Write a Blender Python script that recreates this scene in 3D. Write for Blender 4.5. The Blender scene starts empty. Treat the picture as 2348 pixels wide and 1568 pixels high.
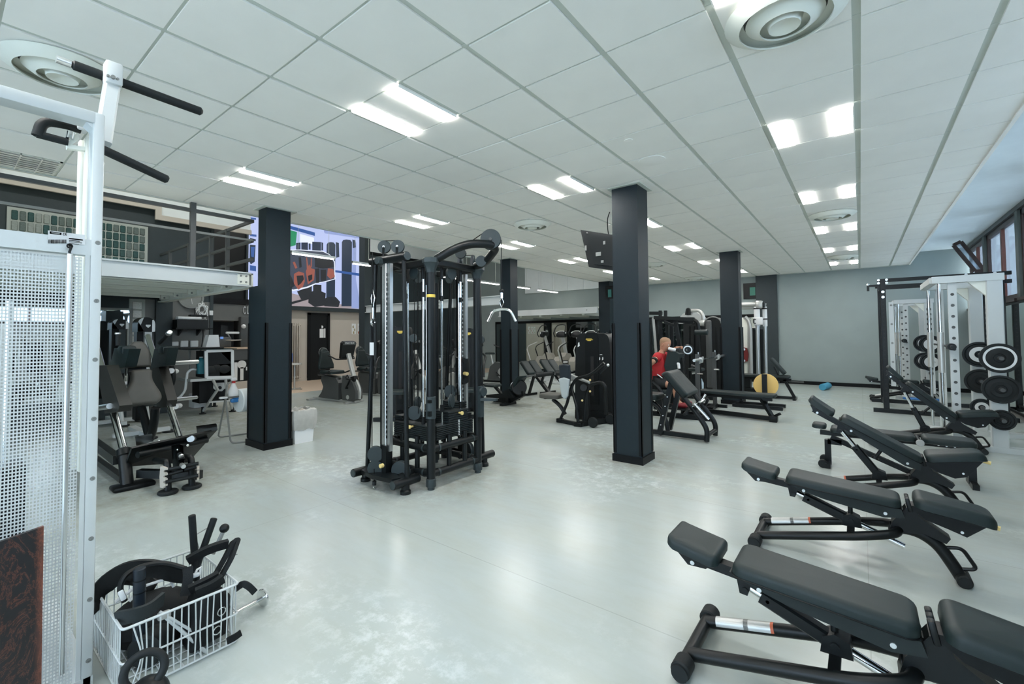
import bpy, bmesh, math, random
from mathutils import Vector, Matrix, Euler
random.seed(7)
sc = bpy.context.scene
COL = sc.collection
PI = math.pi
V = Vector

# ------------------------------------------------------------------ camera
FPX, CX, CY = 1030.6, 1174.0, 734.5
YAW, PIT, ROL = math.radians(-37.76), math.radians(1.879), math.radians(-.438)
CAMZ = 1.525
CAM = V((0, 0, CAMZ))
ZC = CAMZ + 1.794                      # suspended ceiling height
_f = V((math.sin(YAW)*math.cos(PIT), math.cos(YAW)*math.cos(PIT), math.sin(PIT)))
_r = V((math.cos(YAW), -math.sin(YAW), 0)); _u = _r.cross(_f)
CR = _r*math.cos(ROL) + _u*math.sin(ROL); CU = -_r*math.sin(ROL) + _u*math.cos(ROL); CF = _f
cam = bpy.data.cameras.new('camera'); camo = bpy.data.objects.new('camera', cam); COL.objects.link(camo)
cam.sensor_width = 36; cam.sensor_fit = 'HORIZONTAL'; cam.lens = FPX/2348*36
cam.shift_x = 0; cam.shift_y = -(784-CY)/2348; cam.clip_start = .05
camo.matrix_world = Matrix.Translation(CAM) @ Matrix((CR, CU, -CF)).transposed().to_4x4()
sc.camera = camo

# ------------------------------------------------------------------ light, sky, exposure
sc.view_settings.view_transform = 'Standard'; sc.view_settings.look = 'None'
sc.view_settings.gamma = 1; sc.view_settings.use_curve_mapping = False
sc.view_settings.exposure = 1.12
LAMP = 22.0                            # radiance of the ceiling light diffusers
w = bpy.data.worlds.new('World'); sc.world = w; w.use_nodes = True
bg = w.node_tree.nodes['Background']; bg.inputs[0].default_value = (.78, .89, .97, 1); bg.inputs[1].default_value = 4.0

# measuring: where the ray through a photo pixel meets a real plane of the room
def ray(px, py): return CF + CR*((px-CX)/FPX) - CU*((py-CY)/FPX)
def zf(px, py, z=0.): d = ray(px, py); return CAM + d*((z-CAMZ)/d.z)
def xp(px, py, x): d = ray(px, py); return CAM + d*(x/d.x)
def yp(px, py, y): d = ray(px, py); return CAM + d*(y/d.y)

# ------------------------------------------------------------------ materials
def mat(name, c, rough=.5, metal=0., var=0., vscale=6., bump=0., bscale=200., spec=.5, emit=None, es=0., trans=0., coat=0.):
    m = bpy.data.materials.new(name); m.use_nodes = True
    nt = m.node_tree; b = nt.nodes['Principled BSDF']; L = nt.links.new
    b.inputs['Base Color'].default_value = (*c, 1); b.inputs['Roughness'].default_value = rough
    b.inputs['Metallic'].default_value = metal; b.inputs['Specular IOR Level'].default_value = spec
    if trans: b.inputs['Transmission Weight'].default_value = trans
    if coat: b.inputs['Coat Weight'].default_value = coat
    if emit: b.inputs['Emission Color'].default_value = (*emit, 1); b.inputs['Emission Strength'].default_value = es
    tc = nt.nodes.new('ShaderNodeTexCoord')
    n = nt.nodes.new('ShaderNodeTexNoise'); n.inputs['Scale'].default_value = vscale; n.inputs['Detail'].default_value = 5
    L(tc.outputs['Object'], n.inputs['Vector'])
    if var:
        r = nt.nodes.new('ShaderNodeMix'); r.data_type = 'RGBA'
        r.inputs[6].default_value = (*[max(0, x*(1-var)) for x in c], 1); r.inputs[7].default_value = (*[min(1, x*(1+var)) for x in c], 1)
        L(n.outputs['Fac'], r.inputs[0]); L(r.outputs[2], b.inputs['Base Color'])
    if bump:
        n2 = nt.nodes.new('ShaderNodeTexNoise'); n2.inputs['Scale'].default_value = bscale
        L(tc.outputs['Object'], n2.inputs['Vector'])
        bp = nt.nodes.new('ShaderNodeBump'); bp.inputs['Strength'].default_value = bump; bp.inputs['Distance'].default_value = .004
        L(n2.outputs['Fac'], bp.inputs['Height']); L(bp.outputs[0], b.inputs['Normal'])
    return m
M_ceil = mat('ceiling_tile', (.93, .92, .865), .9, var=.04, vscale=3, bump=.08, bscale=150)
M_grid = mat('ceiling_grid', (.58, .62, .56), .5)
M_plaster = mat('white_plaster', (.74, .79, .79), .85, var=.05, bump=.15, bscale=20)
M_navy = mat('navy_wall', (.022, .034, .038), .62, var=.12, vscale=9, bump=.15, bscale=120)
M_navy2 = mat('navy_column', (.0085, .0165, .0215), .5, var=.12, vscale=8, bump=.25, bscale=160, spec=.28)
M_grey = mat('grey_wall', (.275, .325, .315), .75, var=.1, vscale=2, bump=.15, bscale=90)
M_gwall = mat('dim_grey_wall', (.185, .188, .182), .75, var=.08, vscale=4, bump=.1, bscale=90)
M_tan = mat('beige_wall', (.50, .46, .40), .85, var=.05, vscale=2, bump=.1, bscale=60)
M_tanfl = mat('tan_floor', (.56, .44, .33), .45, var=.06)
M_white = mat('white_paint', (.55, .585, .58), .38, var=.03)
M_cream = mat('cream_steel', (.78, .80, .72), .45, var=.05)
M_blk = mat('black_powder_steel', (.0045, .0065, .0072), .36, var=.2, bump=.08, bscale=700, spec=.3)
M_blk2 = mat('black_steel', (.0035, .005, .0055), .42, var=.2, spec=.25)
M_plas = mat('black_plastic', (.007, .009, .0095), .42, var=.1, spec=.3)
M_rub = mat('black_rubber', (.010, .013, .014), .6, var=.1, bump=.1, spec=.3)
M_vinyl = mat('black_vinyl', (.009, .018, .0185), .47, var=.1, bump=.15, bscale=900, spec=.36)
M_vinyl2 = mat('worn_brown_black_vinyl', (.075, .074, .064), .5, var=.35, vscale=5, bump=.15, bscale=900)
M_under = mat('dark_pad_shell', (.012, .018, .0185), .45, var=.1, spec=.3)
M_chrome = mat('chrome', (.78, .80, .80), .14, 1)
M_alu = mat('brushed_aluminium', (.70, .72, .72), .34, 1)
M_silver = mat('silver_paint', (.50, .51, .49), .35, .5)
M_dgrey = mat('dark_grey_plastic', (.060, .065, .065), .45, var=.1)
M_mgrey = mat('mid_grey_plastic', (.20, .21, .20), .45, var=.08)
M_cap = mat('grey_cap', (.030, .042, .045), .42, var=.1, spec=.35)
M_plate = mat('iron_stack_plate', (.010, .015, .0165), .45, var=.1, spec=.3)
M_yel = mat('yellow_badge', (.72, .52, .08), .45)
M_brass = mat('yellow_knob', (.75, .58, .22), .35)
M_label = mat('white_label', (.72, .74, .74), .6)
M_ink = mat('black_ink', (.01, .01, .01), .7)
M_lamp = mat('lamp_diffuser', (.9, .9, .9), .4, emit=(1, .975, .945), es=LAMP)
M_trim = mat('black_trim', (.003, .004, .005), .5, spec=.2)

# ------------------------------------------------------------------ mesh builder
class MB:
    def __init__(s): s.v = []; s.f = []; s.T = None
    def add(s, vs, fs):
        k = len(s.v)
        if s.T is not None: vs = [s.T @ V(p) for p in vs]
        s.v += [tuple(p) for p in vs]; s.f += [tuple(i+k for i in f) for f in fs]; return s
    def box(s, a, b):                      # opposite corners
        x0, y0, z0 = [min(p, q) for p, q in zip(a, b)]; x1, y1, z1 = [max(p, q) for p, q in zip(a, b)]
        return s.add([(x0,y0,z0),(x1,y0,z0),(x1,y1,z0),(x0,y1,z0),(x0,y0,z1),(x1,y0,z1),(x1,y1,z1),(x0,y1,z1)],
                     [(3,2,1,0),(4,5,6,7),(0,1,5,4),(1,2,6,5),(2,3,7,6),(3,0,4,7)])
    def cbox(s, c, d): return s.box([p-q/2 for p, q in zip(c, d)], [p+q/2 for p, q in zip(c, d)])
    def frame(s, a, b, up=(0,0,1)):
        a = V(a); d = V(b)-a; L = d.length; d = d/L; u = V(up)
        if abs(d.dot(u.normalized())) > .98: u = V((0,1,0)) if abs(d.y) < .9 else V((1,0,0))
        x = d.cross(u).normalized(); y = x.cross(d)
        return a, d, x, y, L
    def bar(s, a, b, w, h=None, up=(0,0,1), ch=0.):    # rectangular bar; w across, h along up; ch chamfer
        h = h or w; a, d, x, y, L = s.frame(a, b, up); b = a+d*L
        if ch: o = [(w/2-ch,-h/2),(w/2,-h/2+ch),(w/2,h/2-ch),(w/2-ch,h/2),(-w/2+ch,h/2),(-w/2,h/2-ch),(-w/2,-h/2+ch),(-w/2+ch,-h/2)]
        else: o = [(w/2,-h/2),(w/2,h/2),(-w/2,h/2),(-w/2,-h/2)]
        n = len(o)
        vs = [a+x*p+y*q for p, q in o]+[b+x*p+y*q for p, q in o]
        return s.add(vs, [tuple(range(n)), tuple(range(2*n-1, n-1, -1))]+[(i, i+n, (i+1)%n+n, (i+1)%n) for i in range(n)])
    def cyl(s, a, b, r, r2=None, n=14, ch=0.):
        r2 = r if r2 is None else r2; a, d, x, y, L = s.frame(a, b)
        st = [(0, r), (L, r2)] if not ch else [(0, r-ch), (ch, r), (L-ch, r2), (L, r2-ch)]
        vs = [a+d*t+(x*math.cos(2*PI*i/n)+y*math.sin(2*PI*i/n))*q for t, q in st for i in range(n)]
        fs = [tuple(range(n))]
        for k in range(len(st)-1): fs += [(k*n+i, k*n+n+i, k*n+n+(i+1)%n, k*n+(i+1)%n) for i in range(n)]
        m = (len(st)-1)*n; fs.append(tuple(range(m+n-1, m-1, -1)))
        return s.add(vs, fs)
    def ring(s, c, ax, R, r, n=28, k=8, sx=1., sy=1., up=(0,0,1)):   # torus
        c, d, x, y, _ = s.frame(c, V(c)+V(ax), up); vs = []; fs = []
        for i in range(n):
            a = 2*PI*i/n; e = x*math.cos(a)*sx+y*math.sin(a)*sy
            for j in range(k):
                b = 2*PI*j/k; vs.append(c+e*R+e.normalized()*r*math.cos(b)+d*r*math.sin(b))
        for i in range(n):
            for j in range(k): fs.append((i*k+j, ((i+1)%n)*k+j, ((i+1)%n)*k+(j+1)%k, i*k+(j+1)%k))
        return s.add(vs, fs)
    def tube(s, pts, r, n=10, fil=0., closed=False, flat=1., seg=5):
        P = [V(p) for p in pts]; Q = []
        m = len(P)
        for i, p in enumerate(P):
            if not closed and i in (0, m-1) or fil <= 0: Q.append(p); continue
            a = P[i-1]-p; b = P[(i+1)%m]-p
            f = min(fil, a.length*.49, b.length*.49); a = p+a.normalized()*f; b = p+b.normalized()*f
            for t in range(seg+1):
                t /= seg; Q.append(a*(1-t)**2+p*2*t*(1-t)+b*t*t)
        m = len(Q); vs = []; fs = []; prev = None
        for i, p in enumerate(Q):
            if closed: d = Q[(i+1)%m]-Q[i-1]
            else: d = Q[min(i+1, m-1)]-Q[max(i-1, 0)]
            d.normalize()
            if prev is None:
                u = V((0,0,1)) if abs(d.z) < .95 else V((0,1,0)); x = d.cross(u).normalized()
            else: x = (prev-d*prev.dot(d)).normalized()
            prev = x; y = d.cross(x)
            vs += [p+x*math.cos(2*PI*j/n)*r+y*math.sin(2*PI*j/n)*r*flat for j in range(n)]
        for i in range(m if closed else m-1):
            k = (i+1) % m
            fs += [(i*n+j, i*n+(j+1)%n, k*n+(j+1)%n, k*n+j) for j in range(n)]
        if not closed: fs += [tuple(range(n-1, -1, -1)), tuple((m-1)*n+j for j in range(n))]
        return s.add(vs, fs)
    def prism(s, poly, o, x, y, dep):      # polygon in plane (o; x, y) pushed by the vector dep
        o = V(o); x = V(x); y = V(y); dep = V(dep); n = len(poly)
        vs = [o+x*p+y*q for p, q in poly]; vs += [p+dep for p in vs]
        fs = [tuple(range(n)), tuple(range(2*n-1, n-1, -1))]+[(i, i+n, (i+1)%n+n, (i+1)%n) for i in range(n)]
        return s.add(vs, fs)
    def poly(s, pts, dep): # 3d outline pushed by dep
        n = len(pts); dep = V(dep); vs = [V(p) for p in pts]; vs += [p+dep for p in vs]
        return s.add(vs, [tuple(range(n)), tuple(range(2*n-1, n-1, -1))]+[(i, i+n, (i+1)%n+n, (i+1)%n) for i in range(n)])
    def sph(s, c, r, n=14, k=8, sc=(1,1,1)):
        c = V(c); vs = [c+V((0,0,-r*sc[2]))]; fs = []
        for j in range(1, k):
            a = -PI/2+PI*j/k
            vs += [c+V((r*sc[0]*math.cos(a)*math.cos(2*PI*i/n), r*sc[1]*math.cos(a)*math.sin(2*PI*i/n), r*sc[2]*math.sin(a))) for i in range(n)]
        vs.append(c+V((0,0,r*sc[2])))
        for i in range(n):
            fs.append((0, 1+(i+1)%n, 1+i))
            for j in range(k-2): fs.append((1+j*n+i, 1+j*n+(i+1)%n, 1+(j+1)*n+(i+1)%n, 1+(j+1)*n+i))
            fs.append((1+(k-2)*n+i, 1+(k-2)*n+(i+1)%n, len(vs)-1))
        return s.add(vs, fs)
    def lathe(s, prof, c, ax=(0,0,1), n=24, hollow=False):     # prof: (radius, along) pairs
        c, d, x, y, _ = s.frame(c, V(c)+V(ax)); m = len(prof); fs = []
        vs = [c+d*h+(x*math.cos(2*PI*i/n)+y*math.sin(2*PI*i/n))*max(r, 1e-4) for r, h in prof for i in range(n)]
        for k in range(m-1): fs += [(k*n+i, (k+1)*n+i, (k+1)*n+(i+1)%n, k*n+(i+1)%n) for i in range(n)]
        if hollow: fs += [((m-1)*n+i, i, (i+1)%n, (m-1)*n+(i+1)%n) for i in range(n)]
        else: fs += [tuple(range(n)), tuple(range(m*n-1, (m-1)*n-1, -1))]
        return s.add(vs, fs)
    def pad(s, out, t, r, o=(0,0,0), x=(1,0,0), y=(0,1,0), bend=None, under=.012, flat=False):
        # cushion: outline swept up a rounded edge; bend(u, v) lifts points along the normal
        o = V(o); x = V(x).normalized(); y = V(y).normalized(); z = x.cross(y); n = len(out)
        P = [V((p[0], p[1])) for p in out]
        ar = sum(P[i].x*P[(i+1)%n].y-P[(i+1)%n].x*P[i].y for i in range(n))
        if ar < 0: P.reverse()
        N = []
        for i in range(n):
            a = (P[i]-P[i-1]); b = (P[(i+1)%n]-P[i]); a = V((a.y, -a.x)).normalized(); b = V((b.y, -b.x)).normalized()
            m = (a+b); N.append(m.normalized()/max(.6, m.length/2))
        rings = [(-under, 0), (0, under*.6)]
        K = 4
        for k in range(K+1):
            a = PI/2*k/K; rings.append((-r*(1-math.cos(a)), t-r+r*math.sin(a)))
        rings.append((-r*1.2, t*1.005))
        vs = []; fs = []
        for off, h in rings:
            for p, q in zip(P, N):
                g = p+q*off; e = bend(g.x, g.y) if bend else 0
                vs.append(o+x*g.x+y*g.y+z*(h+e))
        for k in range(len(rings)-1): fs += [(k*n+i, k*n+(i+1)%n, (k+1)*n+(i+1)%n, (k+1)*n+i) for i in range(n)]
        fs.append(tuple(range(n-1, -1, -1)))
        # the top closes in shrinking rings so bends stay smooth
        m = (len(rings)-1)*n; off, h = rings[-1]
        T = [p+q*off for p, q in zip(P, N)]; c = sum(T, V((0, 0)))/n
        for f in (.7, .4, .15):
            for g in T:
                g = c+(g-c)*f; vs.append(o+x*g.x+y*g.y+z*(h+(bend(g.x, g.y) if bend else 0)+.003*(1-f)))
            fs += [(m+i, m+(i+1)%n, m+n+(i+1)%n, m+n+i) for i in range(n)]; m += n
        vs.append(o+x*c.x+y*c.y+z*(h+(bend(c.x, c.y) if bend else 0)+.003)); fs += [(m+i, m+(i+1)%n, m+n) for i in range(n)]
        return s.add(vs, fs)
    def rbox(s, c, d, r, seg=2, rot=None):
        bm = bmesh.new(); bmesh.ops.create_cube(bm, size=1)
        for q in bm.verts: q.co = V((q.co.x*d[0], q.co.y*d[1], q.co.z*d[2]))
        bmesh.ops.bevel(bm, geom=bm.edges[:], offset=min(r, min(d)*.49), segments=seg, affect='EDGES', profile=.5)
        R = Euler(rot).to_matrix() if rot is not None else Matrix.Identity(3)
        bm.verts.index_update()
        s.add([R@q.co+V(c) for q in bm.verts], [tuple(q.index for q in f.verts) for f in bm.faces]); bm.free(); return s

def rrect(x0, x1, y0, y1, r, k=4):
    o = []
    for cx, cy, a in ((x1-r, y0+r, -90), (x1-r, y1-r, 0), (x0+r, y1-r, 90), (x0+r, y0+r, 180)):
        for i in range(k+1):
            t = math.radians(a+90*i/k); o.append((cx+r*math.cos(t), cy+r*math.sin(t)))
    return o

OFF = {}
def mesh(name, mb, m, off=V((0,0,0)), smooth=True):
    me = bpy.data.meshes.new(name)
    me.from_pydata([(p[0]-off[0], p[1]-off[1], p[2]-off[2]) for p in mb.v], [], mb.f)
    bm = bmesh.new(); bm.from_mesh(me); bmesh.ops.recalc_face_normals(bm, faces=bm.faces[:]); bm.to_mesh(me); bm.free()
    if smooth:
        me.polygons.foreach_set('use_smooth', [True]*len(me.polygons)); me.set_sharp_from_angle(angle=.62)
    for q in (m if isinstance(m, (list, tuple)) else [m]): me.materials.append(q)
    return me
def part(name, mb, m, parent, label=None, stuff=False, smooth=True):
    off = OFF.get(parent.name, V((0,0,0)))
    o = bpy.data.objects.new(name, mesh(name, mb, m, off, smooth)); COL.objects.link(o); o.parent = parent
    OFF[o.name] = off
    if label: o['label'] = label
    if stuff: o['kind'] = 'stuff'
    return o
def thing(name, label, cat, loc=(0,0,0), rz=0., group=None, local=False):
    o = bpy.data.objects.new(name, None); COL.objects.link(o); o.empty_display_size = .1
    o.location = loc; o.rotation_euler = (0,0,rz); o['label'] = label; o['category'] = cat
    if group: o['group'] = group
    OFF[o.name] = V((0,0,0)) if local else V(loc)
    return o
def solo(name, mb, m, label, cat, group=None, loc=None):
    if loc is None:
        n = len(mb.v); loc = V((sum(p[0] for p in mb.v)/n, sum(p[1] for p in mb.v)/n, min(p[2] for p in mb.v)))
    o = bpy.data.objects.new(name, mesh(name, mb, m, V(loc))); COL.objects.link(o); o.location = loc
    o['label'] = label; o['category'] = cat; OFF[o.name] = V(loc)
    if group: o['group'] = group
    return o
def struct(name, mb, m, parent=None, smooth=True):
    o = bpy.data.objects.new(name, mesh(name, mb, m, smooth=smooth)); COL.objects.link(o)
    if parent: o.parent = parent
    else: o['kind'] = 'structure'
    OFF[o.name] = V((0,0,0)); return o
def dup(root, loc, rz=0., label=None, group=None):
    r = root.copy(); COL.objects.link(r); r.location = loc; r.rotation_euler = (0,0,rz)
    if label: r['label'] = label
    if group: r['group'] = group
    for ch in list(root.children):
        c = ch.copy(); COL.objects.link(c); c.parent = r
        for g in list(ch.children):
            d = g.copy(); COL.objects.link(d); d.parent = c
    return r
# ------------------------------------------------------------------ room shell
X0, Y0, SU, SV = -2.5367, 1.9958, .6412, .6001
XL, XR, YB, YF = -15.3, 2.15, 15.9, -4.6
XE, XRE = X0-7*SU, 1.08                # edges of the suspended ceiling
ZT = 5.9
# floor: pale sealed sheet with seams and scuffs
def floor_mat():
    m = mat('pale_floor', (.60, .68, .62), .24, bump=.05, bscale=60)
    nt = m.node_tree; b = nt.nodes['Principled BSDF']; L = nt.links.new; N = nt.nodes.new
    tc = N('ShaderNodeTexCoord'); sep = N('ShaderNodeSeparateXYZ'); L(tc.outputs['Object'], sep.inputs[0])
    def noise(sc_, det=6, rough=.6, vec=None, dist=0.):
        n = N('ShaderNodeTexNoise'); n.inputs['Scale'].default_value = sc_; n.inputs['Detail'].default_value = det; n.inputs['Roughness'].default_value = rough
        n.inputs['Distortion'].default_value = dist
        L(vec or tc.outputs['Object'], n.inputs['Vector']); return n.outputs['Fac']
    def ramp(f, a, c):
        r = N('ShaderNodeMapRange'); r.inputs[1].default_value = a; r.inputs[2].default_value = c; r.clamp = True; L(f, r.inputs[0]); return r.outputs[0]
    def mix(f, a, c):
        r = N('ShaderNodeMix'); r.data_type = 'RGBA'
        if isinstance(f, float): r.inputs[0].default_value = f
        else: L(f, r.inputs[0])
        for k, q in ((6, a), (7, c)):
            if isinstance(q, tuple): r.inputs[k].default_value = (*q, 1)
            else: L(q, r.inputs[k])
        return r.outputs[2]
    def math_(op, a, c=None):
        r = N('ShaderNodeMath'); r.operation = op
        for k, q in ((0, a), (1, c)):
            if q is None: continue
            if isinstance(q, float): r.inputs[k].default_value = q
            else: L(q, r.inputs[k])
        return r.outputs[0]
    st = N('ShaderNodeMapping'); st.inputs['Scale'].default_value = (1, 3.5, 1); L(tc.outputs['Object'], st.inputs[0])
    base = mix(noise(.6, 2), (.395, .445, .43), (.445, .495, .48))
    base = mix(math_('MULTIPLY', ramp(noise(.8, 3, .5, st.outputs[0], .1), .38, .85), .50), base, (.42, .43, .345))     # ochre grime
    base = mix(math_('MULTIPLY', ramp(noise(3.5, 6, .65, st.outputs[0], .2), .42, .95), .34), base, (.33, .34, .27))
    base = mix(math_('MULTIPLY', math_('MULTIPLY', ramp(noise(.55, 3, .5), .52, .62), ramp(noise(9, 9, .75), .48, .62)), .40), base, (.76, .82, .82))       # scuff streaks
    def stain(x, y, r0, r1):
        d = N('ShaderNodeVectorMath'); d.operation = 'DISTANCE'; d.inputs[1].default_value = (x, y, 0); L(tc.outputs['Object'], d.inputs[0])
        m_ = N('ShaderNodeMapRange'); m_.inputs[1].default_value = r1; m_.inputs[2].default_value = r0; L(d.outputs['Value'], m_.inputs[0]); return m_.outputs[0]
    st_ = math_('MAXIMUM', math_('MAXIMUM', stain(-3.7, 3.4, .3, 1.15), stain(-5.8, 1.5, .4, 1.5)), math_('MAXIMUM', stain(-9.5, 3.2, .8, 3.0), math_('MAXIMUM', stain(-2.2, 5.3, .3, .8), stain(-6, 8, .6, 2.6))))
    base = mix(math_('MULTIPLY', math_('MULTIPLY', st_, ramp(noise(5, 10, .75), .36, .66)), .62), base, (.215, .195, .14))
    def seam(out, period, offset, wid):
        f = math_('ABSOLUTE', math_('SUBTRACT', math_('FRACT', math_('ADD', math_('DIVIDE', out, float(period)), float(offset))), .5))
        return math_('LESS_THAN', f, wid/period)
    s1 = seam(sep.outputs[1], 2.0, .34, .004); s2 = seam(sep.outputs[0], 3.9, .5, .003)
    base = mix(math_('MULTIPLY', math_('MAXIMUM', s1, s2), .45), base, (.28, .31, .27))
    L(base, b.inputs['Base Color'])
    return m
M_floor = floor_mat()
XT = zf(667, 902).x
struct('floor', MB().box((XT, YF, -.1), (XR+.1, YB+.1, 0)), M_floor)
struct('floor_rear', MB().box((XL-.1, YF, -.1), (XT, YB+.1, .002)), M_tanfl)
# suspended ceiling: tiles, runners, cross tees are parts of it
ceil = struct('ceiling', MB().box((XE-.02, YF, ZC+.05), (XRE, YB, ZC+.12)), M_ceil)
LIGHTS = [(u, v) for u in (-4, 0, 4) for v in (-8, -4, 0, 4, 8, 12, 16, 20) if not (u == 4 and v == -4)]
DIFF = [(-4, 1), (2, -3), (2, 6), (-4, 10), (-4, 18), (2, 21), (2, 15)]
LOUV = [(6, -3)]
VOIDS = set(LIGHTS) | set(DIFF) | set(LOUV)
BW = .042                              # width of the main runners
tx, ty = SU-BW, SV-.018
tile_me = None; far = MB()
def tile_mb(wx):
    return MB().prism([(-wx/2, -ty/2), (wx/2, -ty/2), (wx/2, ty/2), (-wx/2, ty/2)], (0,0,0), (1,0,0), (0,1,0), (0,0,.03))
tm_full = mesh('tile', tile_mb(tx), M_ceil); wl = XRE-(X0+5*SU)-BW/2-.006; tm_half = mesh('tile', tile_mb(wl), M_ceil)
rnd = random.Random(3)
for v in range(-6, 24):
    for u in range(-6, 7):
        if (u, v) in VOIDS: continue
        cx, cy = X0-(u+.5)*SU, Y0+(v+.5)*SV
        if u == -6: cx = X0+5*SU+BW/2+wl/2
        if cy+ty/2 > YB: continue
        if v < 15 and v > -5:
            o = bpy.data.objects.new('tile', tm_half if u == -6 else tm_full); COL.objects.link(o); o.parent = ceil
            o.location = (cx, cy, ZC+rnd.uniform(-.0015, .0015)); o.rotation_euler = (rnd.uniform(-.002, .002), rnd.uniform(-.002, .002), 0)
        else:
            wx = wl if u == -6 else tx; far.box((cx-wx/2, cy-ty/2, ZC), (cx+wx/2, cy+ty/2, ZC+.03))
part('far_tiles', far, M_ceil, ceil, stuff=True)
for u in range(-5, 8):
    x = X0-u*SU; part('main_runner', MB().box((x-BW/2-.012, YF, ZC+.012), (x+BW/2+.012, YB, ZC+.045)), M_grid, ceil)
for v in range(-6, 24):
    y = Y0+v*SV; part('cross_tee', MB().box((XE, y-.018, ZC+.010), (XRE, y+.018, ZC+.040)), M_grid, ceil)
part('edge_trim', MB().box((XE-.03, YF, ZC-.012), (XE+.012, YB, ZC+.05)), M_grid, ceil)
part('edge_trim', MB().box((XRE-.02, YF, ZC-.012), (XRE+.012, YB, ZC+.05)), M_ceil, ceil)
part('wall_angle', MB().box((XE, YB-.02, ZC-.006), (XRE, YB, ZC+.03)), M_grid, ceil)
# higher plaster ceiling by the windows, bulkhead between, roof over the tall hall
struct('ceiling_window_side', MB().box((XRE-.1, YF, 3.64), (XR+.1, YB+.1, 3.8)), M_plaster)
struct('trim_1', MB().box((XRE+.012, YF, ZC+.05), (XRE+.05, YB, 3.7)), M_plaster)
struct('ceiling_hall', MB().box((XL-.1, YF, ZT), (XE, YB+.1, ZT+.1)), M_plaster)
struct('trim_2', MB().box((XE-.02, YF, ZC+.05), (XE+.04, YB, ZT)), M_plaster)
# walls
struct('wall_back', MB().box((XL, YB, 0), (XR+.1, YB+.12, ZT)), M_grey)
xa, xb = yp(1735, 700, YB).x, yp(1783, 700, YB).x
struct('trim_3', MB().box((xa, YB-.08, 0), (xb, YB, ZC+.05)), M_navy)                     # dark pilaster
q0, q1 = yp(1204, 672, YB-.06), yp(1384, 661, YB-.06)
zb = (q0.z+q1.z)/2
panel = struct('wall_upper_back', MB().box((q0.x, YB-.06, zb), (XE, YB, ZT)), M_plaster)
k = 0; x = q0.x
while x < XE-.5:
    part('cladding_panel', MB().box((x+.01, YB-.075, zb), (x+.71, YB-.06, ZT-.4)), M_plaster, panel); x += .72
struct('baseboard_back', MB().box((-8, YB-.02, 0), (XR, YB, .10)), M_trim)
struct('wall_front', MB().box((XL, YF-.1, 0), (-6.2, YF, ZT)).box((-6.2, YF-.1, ZC-.15), (XR+.1, YF, ZT)).box((-6.2, YF-.1, 0), (XR+.1, YF, .25)), M_grey)  # unseen wall, left open for the added daylight windows
struct('bounce_ground_outside', MB().box((-14, -22, -.4), (14, 40, -.3)), mat('bounce_paving', (.78, .80, .80), .9, var=.1))  # pale ground added to bounce daylight up onto the ceiling
yt = xp(852, 760, XL).y; yd = xp(668, 800, XL).y
zs = 2.45; zu = xp(900, 588, XL).z
struct('wall_left', MB().box((XL-.12, YF, 0), (XL, YB, zs)), M_navy)
struct('wall_left_beige', MB().box((XL, 5.2, 0), (XL+.02, yt, zs)), M_tan)
struct('wall_left_middle', MB().box((XL-.12, YF, zs), (XL, YB, zu)), M_navy)
struct('wall_left_upper', MB().box((XL-.12, YF, zu), (XL, YB, ZT)), M_plaster)
struct('trim_4', MB().box((XL, 5, zu-.05), (XL+.10, 15.2, zu+.03)), M_trim)
struct('baseboard_left', MB().box((XL+.02, 5.2, 0), (XL+.035, yt, .09)), M_tan)
# wall behind the mezzanine
XM = -11.3
ym = xp(488, 700, XM).y
struct('wall_mezzanine', MB().box((XM-.15, YF, 0), (XM, ym, 2.3)), M_gwall)
wm = struct('wall_mezzanine_upper', MB().box((XM-.15, YF, 2.3), (XM, ym, ZT)), M_navy)
a = xp(362, 490, XM)
up1 = xp(243, 452, XM).z; up2 = xp(450, 510, XM).z; yu = xp(571, 540, XM).y
wu = struct('trim_5', MB().box((XM, YF, up1), (XM+.08, a.y, ZT)), M_plaster)
struct('trim_6', MB().box((XM, a.y, up2), (XM+.08, yu, ZT)), M_plaster)
struct('trim_7', MB().box((XM+.08, YF, up1-.10), (XM+.14, a.y-.07, up1)).box((XM+.08, a.y-.07, up2-.10), (XM+.14, a.y+.03, up1)).box((XM+.08, a.y+.03, up2-.10), (XM+.14, yu, up2)), M_tan)
# right wall with the window band above a long mirror
ZS, ZH = 2.09, 3.66
struct('wall_right', MB().box((XR, YF, 0), (XR+.2, YB, ZS)), M_gwall)
struct('trim_8', MB().box((XR-.03, YF, ZH-.10), (XR+.2, YB, ZH+.1)), M_dgrey)
M_wood = mat('red_brown_wood', (.12, .035, .022), .45, var=.3, vscale=12)
M_wood2 = mat('dark_brown_wood', (.035, .018, .014), .45, var=.3, vscale=12)
M_post = mat('grey_stone_post', (.11, .13, .12), .7, var=.15)
def pane_mat():
    m = mat('window_glass', (.9, .95, 1), .15); nt = m.node_tree; N = nt.nodes.new; L = nt.links.new
    out = [n for n in nt.nodes if n.type == 'OUTPUT_MATERIAL'][0]
    a = N('ShaderNodeBsdfTransparent'); a.inputs[0].default_value = (.88, .94, 1, 1)
    b = N('ShaderNodeBsdfTranslucent'); b.inputs[0].default_value = (.85, .92, 1, 1)
    g = N('ShaderNodeBsdfGlossy'); g.inputs[1].default_value = .08
    x = N('ShaderNodeMixShader'); x.inputs[0].default_value = .30; L(a.outputs[0], x.inputs[1]); L(b.outputs[0], x.inputs[2])
    f = N('ShaderNodeFresnel'); y = N('ShaderNodeMixShader'); L(f.outputs[0], y.inputs[0]); L(x.outputs[0], y.inputs[1]); L(g.outputs[0], y.inputs[2])
    L(y.outputs[0], out.inputs[0]); return m
M_pane = pane_mat()
ymull = [xp(2335, 560, XR).y, xp(2257, 560, XR).y]
stepy = abs(ymull[1]-ymull[0])
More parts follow.
